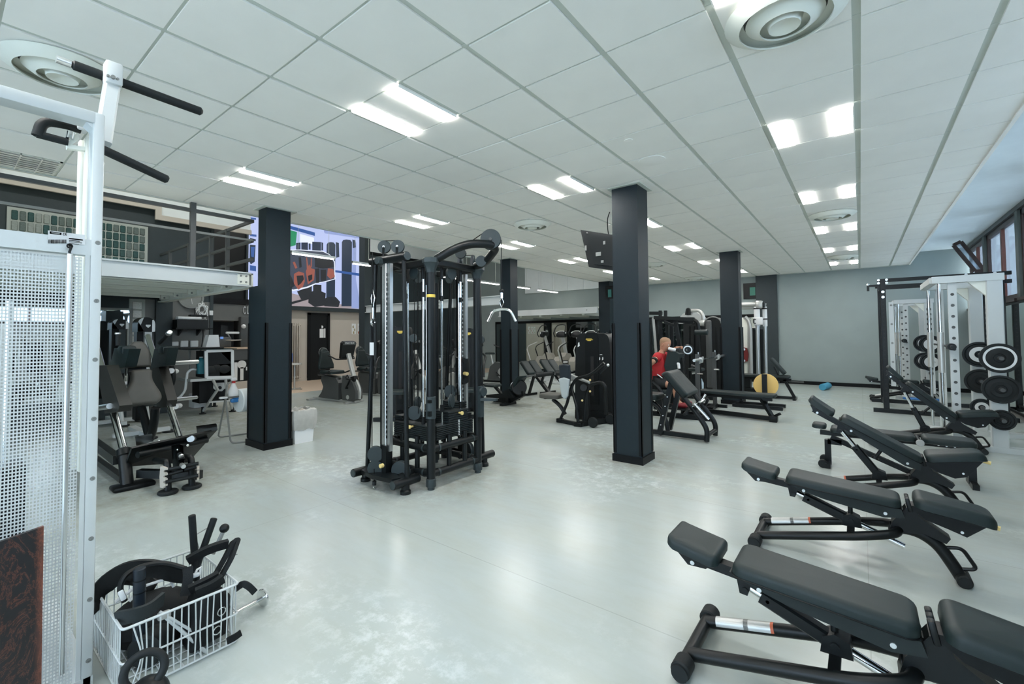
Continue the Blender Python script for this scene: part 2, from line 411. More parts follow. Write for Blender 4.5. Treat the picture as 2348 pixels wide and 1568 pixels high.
edges = [ymull[0]+stepy*k for k in range(-6, 4)]
edges = [e for e in edges if YF < e < YB-.2]+[YB-.15]
for i, (e0, e1) in enumerate(zip(edges, edges[1:])):
    struct('trim_%d' % (20+i), MB().box((XR-.02, e0-.09, ZS), (XR+.2, e0+.09, ZH)), M_post)
    p = e0+.085; q = e1-.085
    if q-p < .5: continue
    wn = struct('window_%d' % (i+1), MB().box((XR+.02, p, ZS), (XR+.12, q, ZS+.09)).box((XR+.02, p, ZH-.19), (XR+.12, q, ZH-.10)).box((XR+.02, p, ZS), (XR+.12, p+.08, ZH-.1)).box((XR+.02, q-.08, ZS), (XR+.12, q, ZH-.1)), M_wood2)
    mid = (p+q)/2
    part('mullion', MB().box((XR+.02, mid-.05, ZS+.09), (XR+.10, mid+.05, ZH-.19)), M_wood, wn)
    part('window_pane', MB().box((XR+.07, p+.08, ZS+.09), (XR+.076, mid-.05, ZH-.19)), M_pane, wn)
    part('window_pane', MB().box((XR+.07, mid+.05, ZS+.09), (XR+.076, q-.08, ZH-.19)), M_pane, wn)
    part('sill', MB().box((XR-.06, p, ZS-.05), (XR+.12, q, ZS)), M_wood2, wn)
for k, wx in enumerate((-6.1, -4.1, -2.1, -.1)):  # unseen windows behind the camera, added to let in more daylight
    wn = struct('window_%d' % (20+k), MB().box((wx, YF-.08, .25), (wx+.08, YF-.02, ZC-.15)).box((wx+1.92, YF-.08, .25), (wx+2.0, YF-.02, ZC-.15)).box((wx, YF-.08, .25), (wx+2, YF-.02, .33)).box((wx, YF-.08, ZC-.23), (wx+2, YF-.02, ZC-.15)), M_wood2)
    part('window_pane', MB().box((wx+.08, YF-.053, .33), (wx+1.92, YF-.047, ZC-.23)), M_pane, wn)
struct('wall_outside', MB().box((XR+8, YF-10, -1), (XR+8.4, YB+6, 4.6)), mat('pale_facade', (.75, .80, .86), .9, var=.08, vscale=1))
M_mirror = mat('mirror', (.82, .88, .87), .02, 1)
mi = thing('wall_mirror', 'long wall mirror under the brown windows behind the weight racks', 'mirror', (XR-.02, 11, .12))
part('mirror_pane', MB().box((XR-.012, 6.0, .12), (XR-.004, 15.6, 2.0)), M_mirror, mi)
part('frame', MB().box((XR-.03, 6.0, 2.0), (XR-.002, 15.6, 2.035)).box((XR-.03, 6.0, .085), (XR-.002, 15.6, .12)), M_trim, mi)
# open hopper sash hanging inwards at the far end of the window band
def hopper():
    y = 14.6
    t = thing('open_window_sash', 'open brown framed window sash tilted in at the far end of the window band', 'window', xp(2210, 615, 1.95))
    pts = [(2186, 562), (2203, 554), (2258, 621), (2236, 622)]
    base = [yp(p, q, 14.2) for p, q in pts]
    P = base; dep = V((.0, .06, 0))
    m = MB()
    for i in range(4): m.bar(P[i], P[(i+1) % 4], .07-.004*(i % 2), .07-.006*(i % 2), up=(0,1,0))
    part('sash_frame', m, M_wood2, t)
    part('pane', MB().poly(P, V((0,.012,0))), M_pane, t)
    part('stay_arm', MB().tube([yp(2240, 598, 14.2), V((XR+.02, 14.3, yp(2254, 603, 14.2).z))], .012, 6), M_blk, t)
hopper()
# columns
def column(x0, x1, y0, y1, zt, low=None, zl=1.66, trim=True, noplinth=False):
    c = struct('column', MB().box((x0, y0, 0), (x1, y1, ZC+.03)), M_navy2)
    c['kind'] = 'structure'
    l = low or (x0-.012, x1+.012, y0-.012, y1+.012)
    part('cladding', MB().box((l[0], l[2], .0), (l[1], l[3], zt)), M_navy2, c)
    t = .035
    if trim:
        for xx, yy in ((l[1], l[2]), (l[1], l[3]), (l[0], l[2])):
            sx = -1 if xx == l[1] else 1; sy = 1 if yy == l[2] else -1
            part('corner_guard', MB().box((xx-sx*.006, yy-sy*.006, .1), (xx+sx*t, yy+sy*.004, zl)).box((xx-sx*.006, yy-sy*.006, .1), (xx+sx*.004, yy+sy*t, zl)), M_trim, c)
    part('plinth', MB().box((l[0]-.018, l[2]-.018, 0), (l[1]+.018, l[3]+.018, .085)), M_trim, c)
    part('ceiling_collar', MB().box((x0-.05, y0-.05, ZC-.006), (x1+.05, y1+.05, ZC+.004)), M_grid, c)
    return c
column(-6.66, -6.42, 2.785, 3.12, 2.24, (-6.92, -6.385, 2.775, 3.13), 1.72)
column(-2.385, -2.06, 5.11, 5.43, 1.66)
column(-2.42, -2.05, 10.62, 10.90, 1.66)
column(-6.70, -6.41, 8.22, 8.50, 1.66)
column(-7.02, -6.62, 13.9, 14.2, 1.66)
# ------------------------------------------------------------------ ceiling fittings
def ceiling_light():
    t = thing('ceiling_light', 'x', 'light', (0,0,0), local=True)
    h = .292
    part('housing', MB().box((-tx/2, -ty/2, .0), (tx/2, ty/2, .03)), M_ceil, t)
    for s in (-1, 1):
        a, b = (tx/2-.010, tx/2-.150)
        part('diffuser', MB().prism([(s*a, -h), (s*b, -h), (s*b, h), (s*a, h)], (0,0,-.010), (1,0,0), (0,1,0), (0,0,.011)), M_lamp, t)
        part('reflector_trim', MB().box((s*a, -ty/2, -.014), (s*(a+.008), ty/2, .01)).box((s*b, -h, -.004), (s*(b-.004), h, .01)), M_ceil, t)
    return t
names = {-4: 'window row', 0: 'middle row', 4: 'left row'}
order = ['nearest', 'second', 'third', 'fourth', 'fifth', 'farthest']
base_l = ceiling_light(); first = True
for u, v in LIGHTS:
    loc = (X0-(u+.5)*SU, Y0+(v+.5)*SV, ZC)
    lab = 'twin strip ceiling light, %s one in the %s of lights' % (order[v//4], names[u]) if v >= 0 else 'twin strip ceiling light behind the viewer in the %s' % names[u]
    if v < 0: lab += ' beyond the photo edge' if v == -8 else ''
    if first: o = base_l; o.location = loc; o['label'] = lab; o['group'] = 'twin strip ceiling lights'; first = False
    else: dup(base_l, loc, 0, lab, 'twin strip ceiling lights')
def diffuser():
    t = thing('air_diffuser', 'x', 'vent', (0,0,0), local=True)
    part('faceplate', MB().box((-tx/2, -ty/2, 0), (tx/2, ty/2, .03)), M_ceil, t)
    def cone(r0, z0, r1, z1, th=.010):
        return MB().lathe([(r0, z0), (r0+.012, z0-.008), ((r0+r1)/2, (z0+z1)/2-.012), (r1, z1), (r1, z1+th), ((r0+r1)/2, (z0+z1)/2), (r0, z0+th)], (0,0,0), n=36)
    part('outer_ring', cone(.292, -.004, .228, -.060), M_cream, t)
    part('middle_ring', cone(.182, -.020, .122, -.075), M_cream, t)
    part('centre_cone', MB().lathe([(.092, -.030), (.078, -.078), (.03, -.064), (.002, -.058)], (0,0,0), n=32), M_cream, t)
    part('throat', MB().lathe([(.205, -.004), (.002, -.004)], (0,0,0), n=24), M_blk2, t)
    return t
dn = {(-4, 1): 'large round air diffuser beside the top window row light', (2, -3): 'round air diffuser above the white pulley machine', (2, 6): 'round air diffuser right of the cable tower arm', (-4, 10): 'round air diffuser in the window row between the second and third lights', (-4, 18): 'farthest round air diffuser in the window row', (2, 21): 'round air diffuser next to the back wall', (2, 15): 'round air diffuser right beside the near right column, far off'}
d0 = diffuser(); first = True
for k in DIFF:
    loc = (X0-(k[0]+.5)*SU, Y0+(k[1]+.5)*SV, ZC)
    if first: d0.location = loc; d0['label'] = dn[k]; d0['group'] = 'round air diffusers'; first = False
    else: dup(d0, loc, 0, dn[k], 'round air diffusers')
u, v = LOUV[0]; lc = V((X0-(u+.5)*SU, Y0+(v+.5)*SV, ZC))
t = thing('louvre_light', 'unlit square ceiling light with a bright metal louvre grid', 'light', lc)
part('backing', MB().box(lc-V((tx/2, ty/2, -.02)), lc+V((tx/2, ty/2, .04))), M_alu, t)
part('frame', MB().box(lc+V((-tx/2,-ty/2,0)), lc+V((tx/2,-ty/2+.02,.02))).box(lc+V((-tx/2,ty/2-.02,0)), lc+V((tx/2,ty/2,.02))).box(lc+V((-tx/2,-ty/2,0)), lc+V((-tx/2+.02,ty/2,.02))).box(lc+V((tx/2-.02,-ty/2,0)), lc+V((tx/2,ty/2,.02))), M_cream, t)
for i in range(1, 8):
    part('long_louvre', MB().box(lc+V((-tx/2+i*tx/8-.018, -ty/2, -.002)), lc+V((-tx/2+i*tx/8+.018, ty/2, .006))), M_alu, t)
for i in range(1, 4):
    part('cross_louvre', MB().box(lc+V((-tx/2, -ty/2+i*ty/4-.005, -.008)), lc+V((tx/2, -ty/2+i*ty/4+.005, .02))), M_alu, t)
c = zf(1495, 368, ZC)
solo('ceiling_speaker', MB().lathe([(.135, 0), (.135, -.006), (.125, -.008), (.01, -.008)], c, n=32), M_ceil, 'faint round white ceiling speaker set in a tile', 'speaker')
c = zf(1441, 322, ZC)
solo('smoke_detector', MB().lathe([(.04, 0), (.04, -.004), (.03, -.006), (.005, -.006)], c, n=20), M_ceil, 'tiny faint white disc in a ceiling tile', 'detector')
# row of pendant strip lights in the tall hall
PX = -9.6
M_hfill = mat('hall_fill_lamp', (.9, .9, .9), .4, emit=(1, .985, .95), es=17)
k_ = 0
for hx in (-9.0, -13.0):  # unseen fill lamps, added up high to brighten the hall
    for hy in (-2.0, 2.2, 6.2, 10.2):
        k_ += 1
        t = thing('hall_fill_lamp', 'unseen added hall fill lamp, %s one of the %s row' % (('nearest', 'second', 'third', 'farthest')[(k_-1) % 4], 'inner' if hx > -10 else 'outer'), 'light', (hx, hy, ZT-.1), 0, 'added hall fill lamps')
        part('housing', MB().box((hx-.20, hy-.75, ZT-.10), (hx+.20, hy+.75, ZT)), M_grid, t)
        part('tube', MB().box((hx-.16, hy-.7, ZT-.115), (hx+.16, hy+.7, ZT-.10)), M_hfill, t)
M_pl = mat('pendant_tube', (.9, .9, .9), .4, emit=(1, .94, .88), es=9)
pen = [((667, 577), (768, 592), 'pendant strip light in front of the wall screen'), ((823, 603), (852, 607), 'pendant strip light beside the screen edge behind the cable tower'), ((1000, 630), (1045, 636), 'pendant strip light seen through the cable tower, left one'), ((1083, 642), (1145, 651), 'pendant strip light right of the cable tower'), ((1190, 657), (1215, 660), 'pendant strip light just right of the far left column'), ((1233, 663), (1279, 668), 'farthest pendant strip light against the pale upper wall')]
for a, b, lab in pen:
    A = xp(*a, PX); B = xp(*b, PX)
    if lab.startswith('pendant strip light beside'): A = V((PX, B.y-.55, B.z))
    if 'just right' in lab: A = V((PX, B.y-1.35, B.z))
    if 'left one' in lab: A = V((PX, A.y, A.z)); B = V((PX, A.y+1.5, A.z))
    B = V((PX, B.y, A.z))
    t = thing('pendant_light', lab, 'light', (A+B)/2, group='pendant strip lights in the hall')
    part('housing', MB().bar(A, B, .09, .05), M_alu, t)
    part('tube', MB().bar(A+V((0,.04,-.035)), B+V((0,-.04,-.035)), .06, .02), M_pl, t)
    d = (B-A)*.15
    part('wire', MB().tube([A+d+V((0,0,.02)), V((PX, (A+d).y, ZT))], .004, 5), M_grid, t)
    part('wire', MB().tube([B-d+V((0,0,.02)), V((PX, (B-d).y, ZT))], .004, 5), M_grid, t)
# ------------------------------------------------------------------ adjustable benches (side profile in x-z, head end at -x)
M_red_stripe = mat('orange_red_stripe', (.55, .12, .05), .5)
def bench(name, label, loc, ang, seat_ang=-4., group='adjustable benches in a row', flat=False, knob=True):
    t = thing(name, label, 'bench', loc, 0, group, local=True)
    a = math.radians(ang); P = V((.19, 0, .365)); e = V((-math.cos(a), 0, math.sin(a))); n = V((math.sin(a), 0, math.cos(a))); yy = V((0, 1, 0))
    def S(s, h, y=0.): return P+e*s+n*h+yy*y
    W = .14
    # cushions
    out = rrect(.02, .645, -W, W, .045); out = [(p, q*(1 if p > .16 else .80+.2*max(0, (p-.02)/.14)**.6)) for p, q in out]
    bp = part('backrest_pad', MB().pad(out, .055, .026, S(0, .048), e, -yy, under=.006), M_vinyl, t)
    part('seam', MB().tube([S(p, .052, -q) for p, q in [(x*1., y*1.012) for x, y in out]], .0035, 5, closed=True), M_blk2, bp)
    ho = rrect(.705, .935, -W*.9, W*.9, .035)
    part('headrest_pad', MB().pad(ho, .052, .026, S(0, .046), e, -yy, bend=lambda u, v: .028*max(0, (u-.80)/.135)**2 - .006*math.sin((u-.70)/.1*PI/2), under=.006), M_vinyl, t)
    b = math.radians(seat_ang); se = V((math.cos(b), 0, math.sin(b))); sn = V((-math.sin(b), 0, math.cos(b))); Q = V((.235, 0, .435))
    so = rrect(.0, .36, -W, W, .05); so = [(p, q*(1-.16*max(0, p/.36))) for p, q in so]
    part('seat_pad', MB().pad(so, .066, .032, Q, se, yy, bend=lambda u, v: -.030*max(0, (u-.18)/.18)**2+.012*max(0, .1-u)*5, under=.008), M_vinyl, t)
    # shells and spine
    shell = MB().prism([(.655, .048), (.02, .048), (.0, .0), (.10, -.028), (.42, -.006), (.56, .018)], S(0, 0, -.105), e, n, (0, .21, 0))
    sh = part('pad_shell', shell, M_under, t)
    for s_, h_ in ((.535, .018), (.095, .0)):
        for y in (-.107, .107): part('bolt', MB().cyl(S(s_, h_, y-.004), S(s_, h_, y+.004), .010, n=10), M_alu, sh)
    part('spine', MB().bar(S(.0, .005), S(.86, .012), .055, .045, up=n).prism([(.90, .046), (.72, .046), (.76, .005), (.84, -.005)], S(0, 0, -.075), e, n, (0, .15, 0)), M_blk, t)
    part('headrest_bolt', MB().cyl(S(.82, .012, -.079), S(.82, .012, .079), .010, n=10), M_alu, t)
    # hinge with its stepped ridge
    hg = part('hinge_bracket', MB().prism([(.11, .235), (.13, .31), (.20, .415), (.235, .42), (.27, .36), (.40, .27), (.38, .235), (.28, .27)], (0, -.045, 0), (1,0,0), (0,0,1), (0, .09, 0)), M_blk, t)
    for q in (-.045, 0, .045): part('ridge', MB().rbox((.213, q, .435), (.022, .038, .085), .007, rot=(0, -.2, 0)), M_plas, hg)
    # seat gusset
    g = part('seat_bracket', MB().prism([(.20, .43), (.245, .435), (.56, .425+.32*math.sin(b+.07)), (.57, .395+.3*math.sin(b+.07)), (.47, .30+.15*math.sin(b+.07)), (.40, .325), (.29, .36)], (0, -.05, 0), (1,0,0), (0,0,1), (0, .10, 0)), M_blk2, t)
    for x, z in ((.45, .325+.15*math.sin(b+.07)), (.53, .415+.3*math.sin(b+.07))): part('bolt', MB().cyl((x, -.054, z), (x, .054, z), .008, n=10), M_alu, g)
    if knob: part('release_lever', MB().cyl((.54, -.03, .395+.3*math.sin(b+.07)), (.61, -.045, .385+.3*math.sin(b+.07)), .009, .014, n=10), M_brass, t)
    # U frame, rear foot bar, front leg with wheel and handle
    part('u_frame', MB().tube([(-.625, -.145, .062), (-.02, -.150, .215), (.145, -.10, .255), (.165, 0, .262), (.145, .10, .255), (-.02, .150, .215), (-.625, .145, .062)], .028, 12, fil=.11), M_blk, t)
    part('rear_foot_bar', MB().cyl((-.632, -.20, .05), (-.632, .20, .05), .029), M_blk, t)
    for s in (-1, 1): part('rubber_foot', MB().cyl((-.632, s*.185, .05), (-.632, s*.27, .05), .042, n=18, ch=.006).cyl((-.632, s*.27, .045), (-.632, s*.278, .045), .036, n=18), M_rub, t)
    part('front_leg', MB().tube([(.12, 0, .262), (.25, 0, .268), (.345, 0, .21), (.40, 0, .12), (.445, 0, .035)], .030, 12, fil=.06, flat=1.15), M_blk, t)
    part('foot_roller', MB().cyl((.452, -.07, .037), (.452, .07, .037), .037, n=20, ch=.006).cyl((.452, -.074, .037), (.452, .074, .037), .028, n=16), M_rub, t)
    part('carry_handle', MB().tube([(.385, 0, .20), (.452, 0, .215), (.515, 0, .105), (.43, 0, .085)], .011, 8, fil=.03), M_blk, t)
    # adjusting strut
    A = S(.60, -.035); B = V((-.085, 0, .255)); d = (B-A).normalized(); Ls = (B-A).length
    part('strut_bracket', MB().prism([(-.03, .045), (.04, .045), (.02, -.03), (-.012, -.03)], A+V((0, -.035, 0))+n*.0, e, n, (0, .07, 0)).cyl(A+V((0, -.042, -.01)), A+V((0, .042, -.01)), .014), M_blk, t)
    k = max(.06, Ls-.285)
    part('strut_rod', MB().cyl(A, B+d*.29 if ang < 15 else B+d*.02, .019, n=14), M_chrome, t)
    part('strut_sleeve', MB().bar(A+d*k, B+d*.03, .060, .060, up=n, ch=.009), M_blk, t)
    part('strut_bolt', MB().cyl(A+d*(k+.03)+V((0, -.03, 0)), A+d*(k+.03)+V((0, .03, 0)), .008, n=10), M_alu, t)
    part('strut_pivot', MB().prism([(-.05, -.035), (.06, -.03), (.05, .03), (.0, .05), (-.04, .03)], B+V((0, -.04, 0)), (1,0,0), (0,0,1), (0, .08, 0)).cyl(B+V((0, -.05, .005)), B+V((0, .05, .005)), .016).bar(B+V((0, -.15, -.045)), B+V((0, .15, -.045)), .04, .03), M_blk, t)
    st = S(.275, -.02); q = S(.275, -.10) if ang > 15 else V((st.x, 0, .285))
    part('stop_post', MB().cyl(st, q, .014).cyl(q, q+(q-st).normalized()*.018, .026, n=16), M_blk, t)
    def half(xa_, xb_):
        m = MB(); vs = []
        for xx in (xa_, xb_):
            c = V((xx, .1455, .062+(xx+.625)*.253))
            vs += [c+V((-.25*math.sin(a_)*.0290, .0290*math.cos(a_), .0290*math.sin(a_))) for a_ in [math.radians(20+24*q) for q in range(8)]]
        return m.add(vs, [(q, q+1, q+9, q+8) for q in range(7)])
    part('warning_label', half(-.575, -.335), M_silver, t)
    part('label_print', half(-.45, -.43), M_mgrey, t)
    part('label_end', half(-.335, -.322), M_red_stripe, t)
    return t
b1 = bench('adjustable_bench', 'nearest black padded adjustable bench, nearly flat, in the lower right corner', (-.03, 2.30, 0), 4.7)
bench('adjustable_bench', 'second nearest black adjustable bench, nearly flat, with a chrome rod end sticking out below', (0, 3.85, 0), 4.7)
bench('adjustable_bench', 'black adjustable bench with raised backrest, third from the front', (.18, 5.20, 0), 29, 15)
bench('adjustable_bench', 'black incline bench with steep backrest in front of the white smith machine', (.72, 8.05, 0), 42, 12, group='benches by the weight racks', knob=False)
bench('adjustable_bench', 'farthest flat black bench behind the black power rack post', (.80, 13.12, 0), 3, group='benches by the weight racks', knob=False)
# decline bench behind the row
def decline_bench():
    y = 6.35; t = thing('decline_bench', 'long low black two pad bench with a silver roller, behind the raised bench', 'bench', (.2, y, 0))
    W = .15
    part('backrest_pad', MB().pad(rrect(-.30, .425, -W, W, .05), .06, .028, (0, y, .395), (1,0,-.01), (0,1,0)), M_vinyl, t)
    part('seat_pad', MB().pad(rrect(.475, .875, -W, W, .06), .065, .03, (0, y, .395), (1,0,-.01), (0,1,0)), M_vinyl, t)
    part('headrest_pad', MB().pad(rrect(-.475, -.34, -.10, .10, .04), .055, .026, (0, y, .405), (1,0,-.05), (0,1,0)), M_vinyl, t)
    r = part('roller', MB().cyl((.45, y-.19, .40), (.45, y+.19, .40), .018), M_blk, t)
    part('roller_cap', MB().cyl((.45, y-.195, .40), (.45, y-.175, .40), .034, n=20, ch=.004), M_silver, r)
    part('main_beam', MB().bar((-.40, y, .375), (.80, y, .375), .06, .05).bar((-.30, y, .33), (.38, y, .05), .06, .05), M_blk, t)
    part('rear_stand', MB().bar((-.33, y, .30), (-.33, y, .02), .06, .06).bar((-.33, y, .28), (-.20, y, .28), .06, .06).bar((-.33, y-.16, .03), (-.33, y+.16, .03), .05, .05), M_blk, t)
    for s in (-1, 1): part('transport_wheel', MB().cyl((-.375, y+s*.13-.025, .045), (-.375, y+s*.13+.025, .045), .045, n=18, ch=.006), M_rub, t)
    part('front_foot', MB().bar((.84, y, .36), (.84, y, .02), .06, .05).bar((.84, y-.18, .025), (.84, y+.18, .025), .05, .05), M_blk, t)
    part('middle_foot', MB().bar((.38, y-.14, .03), (.38, y+.14, .03), .05, .05), M_blk, t)
    m = MB()
    for x in (.60, .66, .72): m.cyl((x, y-.034, .37), (x, y+.034, .37), .009, n=8)
    part('bolts', m, M_alu, t)
decline_bench()

# ------------------------------------------------------------------ black power rack
def power_rack():
    t = thing('power_rack', 'tall black power rack with twin top bars in the back right corner', 'rack', (1.1, 12.0, 0))
    zt = 2.50
    for x in (.36, 1.92):
        for y in (11.2, 12.7):
            up = part('upright', MB().bar((x, y, .0), (x, y, zt), .085, .085, up=(0,1,0), ch=.006), M_blk, t)
            m = MB()
            for k in range(26): m.cyl((x, y-.044, .3+k*.08), (x, y-.0425, .3+k*.08), .012, n=8)
            part('holes', m, M_ink, up, stuff=True)
        for y in (11.15, 12.75): part('foot_rail', MB().bar((.16 if x < 1 else 1.2, y, .04), (1.2 if x < 1 else 2.06, y, .04), .07, .07), M_blk, t)
        part('side_rail', MB().bar((x, 11.2, .10), (x, 12.7, .10), .06, .06).bar((x, 11.2, zt-.06), (x, 12.7, zt-.06), .06, .06), M_blk, t)
    for y, z in ((11.2, zt+.02), (12.7, zt+.02), (11.2, zt-.12)): part('top_beam', MB().bar((.28, y, z), (2.05, y, z), .06, .065), M_blk, t)
    part('pull_up_hook', MB().bar((.38, 11.2, zt-.07), (.14, 11.2, zt-.07), .05, .04).bar((.14, 11.2, zt-.07), (.14, 11.2, zt-.17), .04, .04), M_blk, t)
    m = MB()
    for x in (.30, .42, 1.5, 1.85):
        for z in (zt+.03, zt-.03): m.cyl((x, 11.15, z), (x, 11.165, z), .022, n=10)
    for z in (zt-.2, zt-.3): m.cyl((.36, 11.14, z), (.36, 11.16, z), .026, n=10)
    m.sph((.14, 11.2, zt-.05), .03, 10, 6)
    part('bolt_heads', m, M_alu, t)
    for x, y in ((.475, 11.24), (1.80, 11.24)):
        s = part('spotter_bar', MB().bar((x, y, .50), (x, y, 2.10), .07, .05, up=(0,1,0)), M_white, t)
        m = MB()
        for k in range(5): m.cyl((x, y-.036, .60+k*.36), (x, y-.030, .60+k*.36), .018, n=10)
        part('bolts', m, M_mgrey, s)
    m = MB()
    for x in (1.0, 1.75):
        for k in range(14): m.box((x-.03, 11.16, .75+k*.09), (x+.03, 11.2, .79+k*.09))
    part('ladder_pins', m, M_blk2, t)
    part('ladder_bar', MB().bar((1.04, 11.2, .4), (1.04, 11.2, 2.05), .03, .03).bar((1.79, 11.2, .4), (1.79, 11.2, 2.05), .03, .03), M_white, t)
    part('blue_pad', MB().rbox((.95, 12.0, .20), (.62, .10, .045), .015), mat('blue_vinyl', (.03, .16, .42), .45), t)
power_rack()

# ------------------------------------------------------------------ white smith machine
def plate(mb_parent, c, r, th, ring=False, white=False):
    c = V(c); ax = (0, -1, 0)
    p = part('weight_plate', MB().lathe([(.022, -.0), (.05, 0), (.055, .010), (r*.55, .012), (r*.62, .004), (r*.80, .004), (r*.86, .016), (r, .016), (r, -th+.012), (r*.3, -th), (.022, -th)], c, ax, 36), M_rub if not white else M_blk, mb_parent)
    if ring: part('white_ring', MB().lathe([(r*.68, .0055), (r*.68, .0065), (r*.84, .0065), (r*.84, .004)], c, ax, 36, True), M_label, p)
    if white:
        part('white_face', MB().lathe([(r*.30, .0125), (r*.30, .0135), (r*.60, .0135), (r*.60, .012)], c, ax, 30, True), M_label, p)
    return p
def smith_machine(label, D, group='white smith machines'):
    dx, dy = D
    t = thing('smith_machine', label, 'gym machine', (1.0+dx, 8.9+dy, 0), 0, group)
    ya, yb, zt = 8.3+dy, 9.5+dy, 2.17
    X = lambda v: v+dx
    for y in (ya, yb):
        s = 1 if y == ya else -1
        part('guide_rod', MB().cyl((X(.85), y, .08), (X(.85), y, zt+.02), .019), M_chrome, t)
        p = part('drilled_upright', MB().bar((X(.975), y, .0), (X(.975), y, zt+.02), .085, .05, up=(0,1,0)), M_white, t)
        m = MB()
        for k in range(13): m.cyl((X(.975), y-.027, .28+k*.145), (X(.975), y-.0255, .28+k*.145), .019, n=12)
        part('holes', m, M_dgrey, p, stuff=True)
        part('main_post', MB().bar((X(1.36), y, .0), (X(1.36), y, zt+.09), .15, .10, up=(0,1,0), ch=.01), M_white, t)
        part('top_arm', MB().bar((X(.78), y, zt+.05), (X(1.45), y, zt+.05), .112, .09), M_white, t)
        part('gusset', MB().prism([(0, 0), (-.17, 0), (0, -.20)], (X(1.29), y-.03, zt+.01), (1,0,0), (0,0,1), (0, .06, 0)), M_cream, t)
        part('foot_rail', MB().bar((X(.75), y, .035), (X(2.0 if dx > -.1 else 1.6), y, .035), .125, .07), M_white, t)
        sl = part('bar_slide', MB().cyl((X(.85), y, .98), (X(.85), y, 1.52), .033, n=16), M_silver, t)
    part('cross_beam', MB().bar((X(.80), ya, zt+.05), (X(.80), yb, zt+.05), .08, .08).bar((X(1.40), ya, zt+.02), (X(1.40), yb, zt+.02), .08, .08).bar((X(1.40), ya, .30), (X(1.40), yb, .30), .06, .06), M_white, t)
    part('barbell', MB().cyl((X(.93), ya-.30, 1.33), (X(.93), yb+.30, 1.33), .014).cyl((X(.93), ya-.22, 1.33), (X(.93), ya-.06, 1.33), .045, n=18).cyl((X(.93), ya-.34, 1.33), (X(.93), ya-.22, 1.33), .025), M_blk, t)
    for y, s in ((ya, -1), (yb, -1)):
        for k, z in enumerate((1.19, .80, .42)):
            part('storage_horn', MB().cyl((X(1.37), y-.05, z), (X(1.37), y-.20, z), .024), M_dgrey, t)
            if dx > -.1: plate(t, (X(1.37), y-.10, z), (.185, .175, .125)[k], .03, ring=(k == 0 and y == ya), white=(y == yb and k != 1))
            elif k < 2 and y == ya:
                plate(t, (X(1.37), y-.10, z+.06), .20, .03, white=True); plate(t, (X(1.27), y-.05, z+.08), .19, .03, white=True)
    return t
smith_machine('white smith machine with chrome rods and black plates, right edge', (0, 0))
smith_machine('farther white smith machine with white faced plates, seen through the power rack', (-.15, 5.3))
